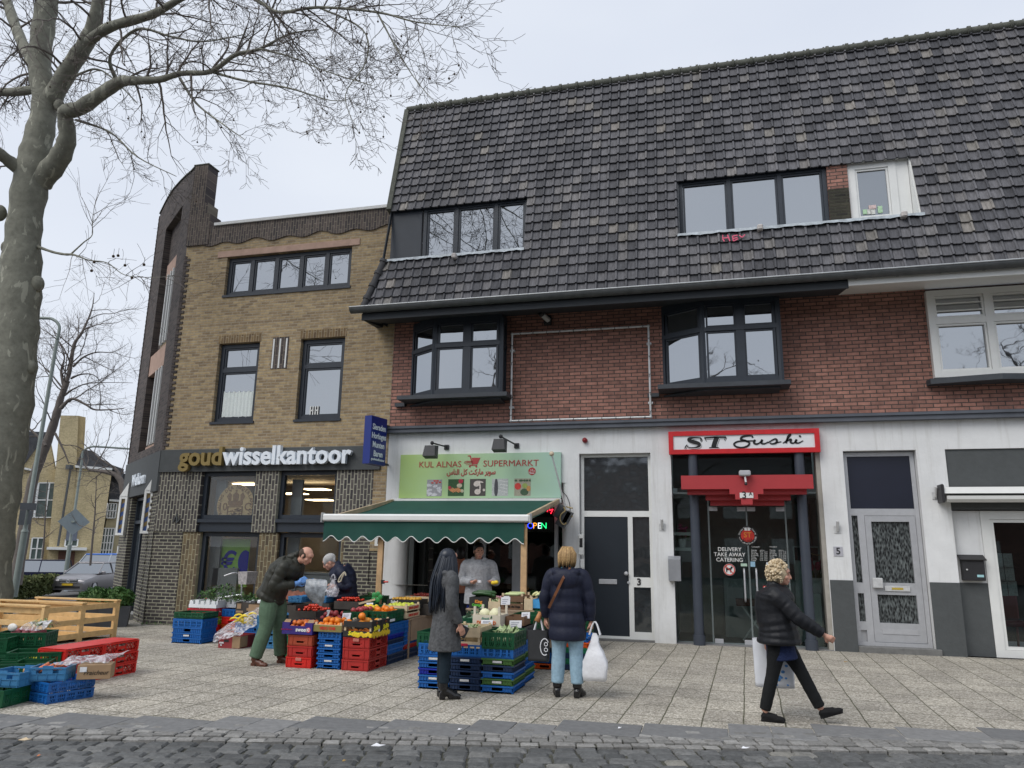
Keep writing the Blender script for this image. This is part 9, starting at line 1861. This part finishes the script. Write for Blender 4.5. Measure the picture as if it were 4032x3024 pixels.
c=DZ(*cM(250,1297),52);van=[(2.3,.60),(2.25,.85),(1.9,1.0),(1.4,1.1),(.2,1.12),(-2.0,1.12),(-2.3,1.1),(-2.32,.6)]
vehicle('parked_van','dark blue people carrier parked behind the clipped hedge',(c.x,c.y,c.z-1.9),math.radians(212),4.8,1.9,van,1.08,1.9,(1.7,.9,-2.1,-2.3),mat('dark_blue_metallic',(.012,.016,.045),.25,.05,3,metal=.4),grille=False)
c=DZ(*cM(770,1255),44);vehicle('parked_van','pale van with bright blue roof parked beyond the grey hatchback',(c.x,c.y,c.z-2.35),math.radians(-72),5.2,2.0,[(2.5,.60),(2.45,.95),(2.0,1.15),(1.6,1.3),(.2,1.35),(-2.3,1.35),(-2.5,.6)],1.3,2.35,(1.9,.9,-2.3,-2.48),mat('pale_grey_van',(.34,.38,.42),.35),roofm=mat('bright_blue',(.02,.14,.55),.4))
# hedge, posts, planters, bicycle
c0_,c1_=G(*cM(75,1600)),G(*cM(400,1535));e=MB();u=(c1_-c0_);Lh=u.length;u.normalize();nv=Vector((-u.y,u.x,0));random.seed(5)
e.slab([c0_-u*2,c1_,c1_+nv*.8,c0_+nv*.8-u*2],(0,0,.78))
for k in range(5200):
 s_,q=random.uniform(-2,Lh),random.random();p_=c0_+u*s_+(nv*random.uniform(-.06,.85)+Vector((0,0,.82+random.uniform(-.06,.06)))if q<.3 else nv*random.uniform(-.09,.0)+Vector((0,0,random.uniform(.03,.84))));a=rv(.045);b_=rv(.045);e.add([p_-a,p_+b_,p_+a,p_-b_],[(0,1,2,3)])
tag(e.build('hedge',island_mat('hedge_leaf',[(0,(.045,.06,.018)),(.6,(.085,.11,.03)),(1,(.15,.16,.06))],.8,.3,20,bump=0)),'clipped green hedge behind the pallet cage','hedge')
M_post=mat('grey_green_post',(.20,.235,.215),.5,.12,5)
def lamp_post(la,base,h,r0,arm,lean=Vector((0,0,0))):
 K=lambda v:v+lean*((v.z-base.z)/h)
 t=thing('street_lamp',la,'street lamp',base);p=MB();p.tube([K(v)for v in(base,base+Vector((0,0,h*.22)),base+Vector((0,0,h*.22)),base+Vector((0,0,h*.22+.1)),base+Vector((0,0,h-.9)))],[r0,r0,r0*1.15,r0*.72,r0*.55],14);smooth_edges(p.build('post',M_post,t));A=Vector(arm);tp=K(base+Vector((0,0,h)));p=MB();p.tube(spline([tuple(K(base+Vector((0,0,h-.9)))),tuple(K(base+Vector((0,0,h-.35)))),tuple(tp+A*.12+Vector((0,0,-.06))),tuple(tp+A*.3),tuple(tp+A)],5),r0*.5,10);p.build('arm',M_post,t,smooth=True)
 p=MB();e_=tp+A;d=A.normalized();p.tube([e_,e_+d*.25,e_+d*.7],[.05,.10,.05],10);p.build('lantern',M_galv,t);return t
bs=VD(54,2351,28);top=VD(238,1262,28);ln_=top-bs;h_=ln_.z;ln_.z=0;lamp_post('tall grey green street lamp left of the diamond sign behind the pallet cage',bs,h_+.1,.115,-RIGHT.normalized()*2.4,ln_)
t=thing('road_sign','grey backs of three traffic signs clamped to the near street lamp','sign',bs)
for nm,x0,y0,x1,y1 in(('small_board',140,888,268,935),('large_board',128,938,190,1045),('side_board',195,945,238,1040)):a,b_=PV(*cM(x0,y1),bs-hv*.15,bu),PV(*cM(x1,y0),bs-hv*.15,bu);e=MB();w_=(b_-a).dot(bu);e.hexa([a,a+bu*w_,a+bu*w_+hv*.03,a+hv*.03]+[p+Vector((0,0,b_.z-a.z))for p in(a,a+bu*w_,a+bu*w_+hv*.03,a+hv*.03)]);e.build(nm,mat('sign_back',(.09,.10,.11),.6,.1,5),t)
bs2=VD(258,2262,46);t2=PV(*cM(610,470),bs2,bu);ln2=t2-bs2;h2_=ln2.z;ln2.z=0;lamp_post('distant street lamp with a long arm before the yellow school building',bs2,h2_,.12,bu*3.0,ln2)
c=PV(*cM(537,1022),bs2-hv*.2,bu);e=MB();e.slab([c+bu*.85,c+Vector((0,0,.80)),c-bu*.85,c-Vector((0,0,.80))],hv*.04);dsn=tag(e.build('road_sign',mat('sign_grey',(.22,.26,.27),.5,.08,4)),'grey back of a diamond shaped traffic sign on the distant lamp','sign');e=MB();e.box(c.x-.12,c.x+.12,c.y-.1,c.y+.1,c.z-.05,c.z+.05);e.build('clamp',M_post,dsn)
for k,(x,y,la)in enumerate(((1235,668,'right dark grey planter with round green bush beside the corner door'),(1000,668,'left dark grey planter with green bush behind the pallet cage'))):
 c=G(*cI(x,y));t=thing('planter',la,'planter',c,.66,group='planters by the corner door');m_=MB();zz_=F(*cI(x,440),c.y).z-c.z;m_.hexa([(-.26,-.26,0),(.26,-.26,0),(.26,.26,0),(-.26,.26,0),(-.30,-.30,zz_),(.30,-.30,zz_),(.30,.30,zz_),(-.30,.30,zz_)]);m_.build('pot',mat('planter_grey',(.055,.060,.068),.7,.15,5),t,world=False);m_=MB();
 for q in range(1400):
  d=rv(1).normalized();r_=.34*random.uniform(.75,1.04);p_=Vector((d.x*r_,d.y*r_,zz_+.12+d.z*r_*.72));a,b_=rv(.022),rv(.022);m_.add([p_-a,p_+b_,p_+a,p_-b_],[(0,1,2,3)])
 m_.ball((0,0,zz_+.11),.29,12,8,(1,1,.75));m_.build('bush',LEAFS,t,world=False)
leafy('weeds','small weeds growing at the foot of the dark brick wall','weeds',-12.0,-10.9,14.28,14.38,-.09,.07,120,LEAFS,.05,kind='stuff')
s0,s1=F(*cJ(715,520),13.55),F(*cJ(1000,380),13.55);bk=thing('bicycle','silver bicycle with black saddle and wrapped front basket before the shop window','bicycle',((s0.x+s1.x)/2,13.55,gz(-9,13.5)));gzb=gz(-9,13.5);xs_,xh=s0.x,s1.x-.05;y=13.55
wb=[(xs_-.25,'rear'),(xh+.22,'front')]
for x,_ in wb:e=MB();e.tube([(x+.33*math.cos(a*.2618),y,gzb+.35+.33*math.sin(a*.2618))for a in range(25)],.018,6);w_=e.build('wheel',M_tyre,bk);e=MB();[e.tube([(x,y,gzb+.35),(x+.32*math.cos(a*.524),y,gzb+.35+.32*math.sin(a*.524))],.003,3)for a in range(12)];e.build('spokes',M_galv,w_)
zb_=s0.z-.03;zh=s1.z;e=MB();bbx=(xs_+.12,y,gzb+.30);hd0,hd1=(xh+.04,y,gzb+.62),(xh,y,zh-.02)
for a,b_ in((bbx,(xs_,y,zb_)),(bbx,hd0),((xs_+.02,y,zb_-.18),(xh+.03,y,gzb+.72)),(bbx,(wb[0][0],y,gzb+.35)),((xs_+.02,y,zb_-.12),(wb[0][0],y,gzb+.35)),(hd1,hd0),(hd0,(wb[1][0],y,gzb+.35))):e.tube([a,b_],.018,7)
e.build('frame',mat('silver_paint',(.55,.57,.60),.3,.1,5,metal=.5),bk);e=MB();e.ball((xs_,y,zb_+.02),.1,12,8,(1.3,.8,.38));e.build('saddle',M_black,bk,smooth=True);e=MB();e.tube(spline([(xh-.22,y-.26,zh-.03),(xh-.05,y-.2,zh+.03),(xh+.02,y,zh),(xh-.05,y+.2,zh+.03),(xh-.22,y+.26,zh-.03)],4),.014,7);e.build('handlebar',M_alu,bk)
e=MB();bx0=F(*cJ(985,420),13.55).x;bx1_=F(*cJ(1088,420),13.55).x;z0_,z1_=F(*cJ(1030,485),13.55).z,F(*cJ(1030,350),13.55).z;e.hexa([(bx0+.02,y-.16,z0_),(bx1_-.02,y-.16,z0_),(bx1_-.02,y+.16,z0_),(bx0+.02,y+.16,z0_),(bx0,y-.18,z1_),(bx1_,y-.18,z1_),(bx1_,y+.18,z1_),(bx0,y+.18,z1_)]);e.build('basket',mat('wrapped_basket',(.42,.40,.40),.4,.4,18,bump=.8),bk);e=MB();e.ball((wb[0][0]+.0,y,zb_-.22),.035,8,6);e.build('rear_light',M_redp,bk)
for k,(x,y_,w_,m_,la)in enumerate(((1490,2948,.11,M_card2,'torn white paper on the cobbles below the fruit stall'),(2935,2958,.06,M_card2,'small white scrap on the cobbles at the right'),(100,2925,.10,M_crate_w,'thin wooden splinter on the cobbles at the left'),(152,2990,.03,mat('orange_peel_bit',(.55,.16,.05),.6),'bit of orange peel on the cobbles at the left'),(1355,3010,.03,mat('dry_leaf',(.35,.22,.07),.8),'dry yellow leaf on the cobbles at the bottom edge'),(3330,2613,.05,mat('dry_leaf',(.35,.22,.07),.8),'dry yellow leaf on the pavement before the glass shop door'),(2440,2878,.03,M_card2,'tiny white scrap on the granite setts'),(1810,2884,.035,M_card2,'flat pale spot of paper on the kerb slab'))):
 c=G(x,y_,.0);e=MB();z=c.z+.022;e.slab([(c.x-w_*.5,c.y-w_*.25,z),(c.x+w_*.2,c.y-w_*.3,z+.004),(c.x+w_*.6,c.y-w_*.05,z+.012),(c.x+w_*.1,c.y+w_*.1,z+.006),(c.x-w_*.3,c.y+w_*.3,z+.01)],(0,0,.003));tag(e.build('litter',m_),la,'litter')
# across the street, seen in the window reflections
random.seed(9)
for k,(x,y,h_)in enumerate(((-12,-13,13),(-2,-15,14),(8,-12,13),(17,-16,14))):
 b_=Vector((x,y,0));P=[(b_,.35),(b_+Vector((.1,0,h_*.25)),.28),(b_+Vector((-.2,.1,h_*.5)),.2),(b_+Vector((.2,0,h_*.8)),.1),(b_+Vector((.1,0,h_)),.03)];L=[P]
 for q in range(7):a=q*.9+k;s=Vector((math.cos(a),math.sin(a),0));z0=h_*(.28+.07*q);L.append([(b_+Vector((0,0,z0)),.11),(b_+s*1.6+Vector((0,0,z0+1.0)),.08),(b_+s*3.6+Vector((0,0,z0+2.0)),.05),(b_+s*5.0+Vector((0,0,z0+2.2)),.02)])
 tq=make_tree('bare tree across the street, %s, seen in the window reflections'%('far left','left of middle','right of middle','far right')[k],L,[(i,.2,1.7,.03)for i in range(8)],M_twig,M_twig,False,'trees across the street',kids=(6,5),step=.5,sides=7)
 copy_tree(tq,(x+(4,-5,5,-4)[k],y-9-k,-1.5),1.3+k,'bare tree in the second row across the street, %s, seen in window reflections'%('far left','left of middle','right of middle','far right')[k])
OB=thing('opposite_terrace','brick terrace across the street seen only in the window reflections','building',(0,-24,0));e=MB();e.box(-34,34,-32,-24,0,6.5);e.build('wall',M_red,OB);e=MB();e.slab([(-34,-24,6.5),(-34,-28,9.5),(-34,-32,6.5)],(68,0,0));e.build('roof',M_rt,OB)
for k in range(22):
 e=MB();x=-32+k*3;e.box(x,x+1.4,-24,-23.96,1,2.6);e.box(x,x+1.4,-24,-23.96,3.9,5.4);e.build('window',M_wframe,OB)
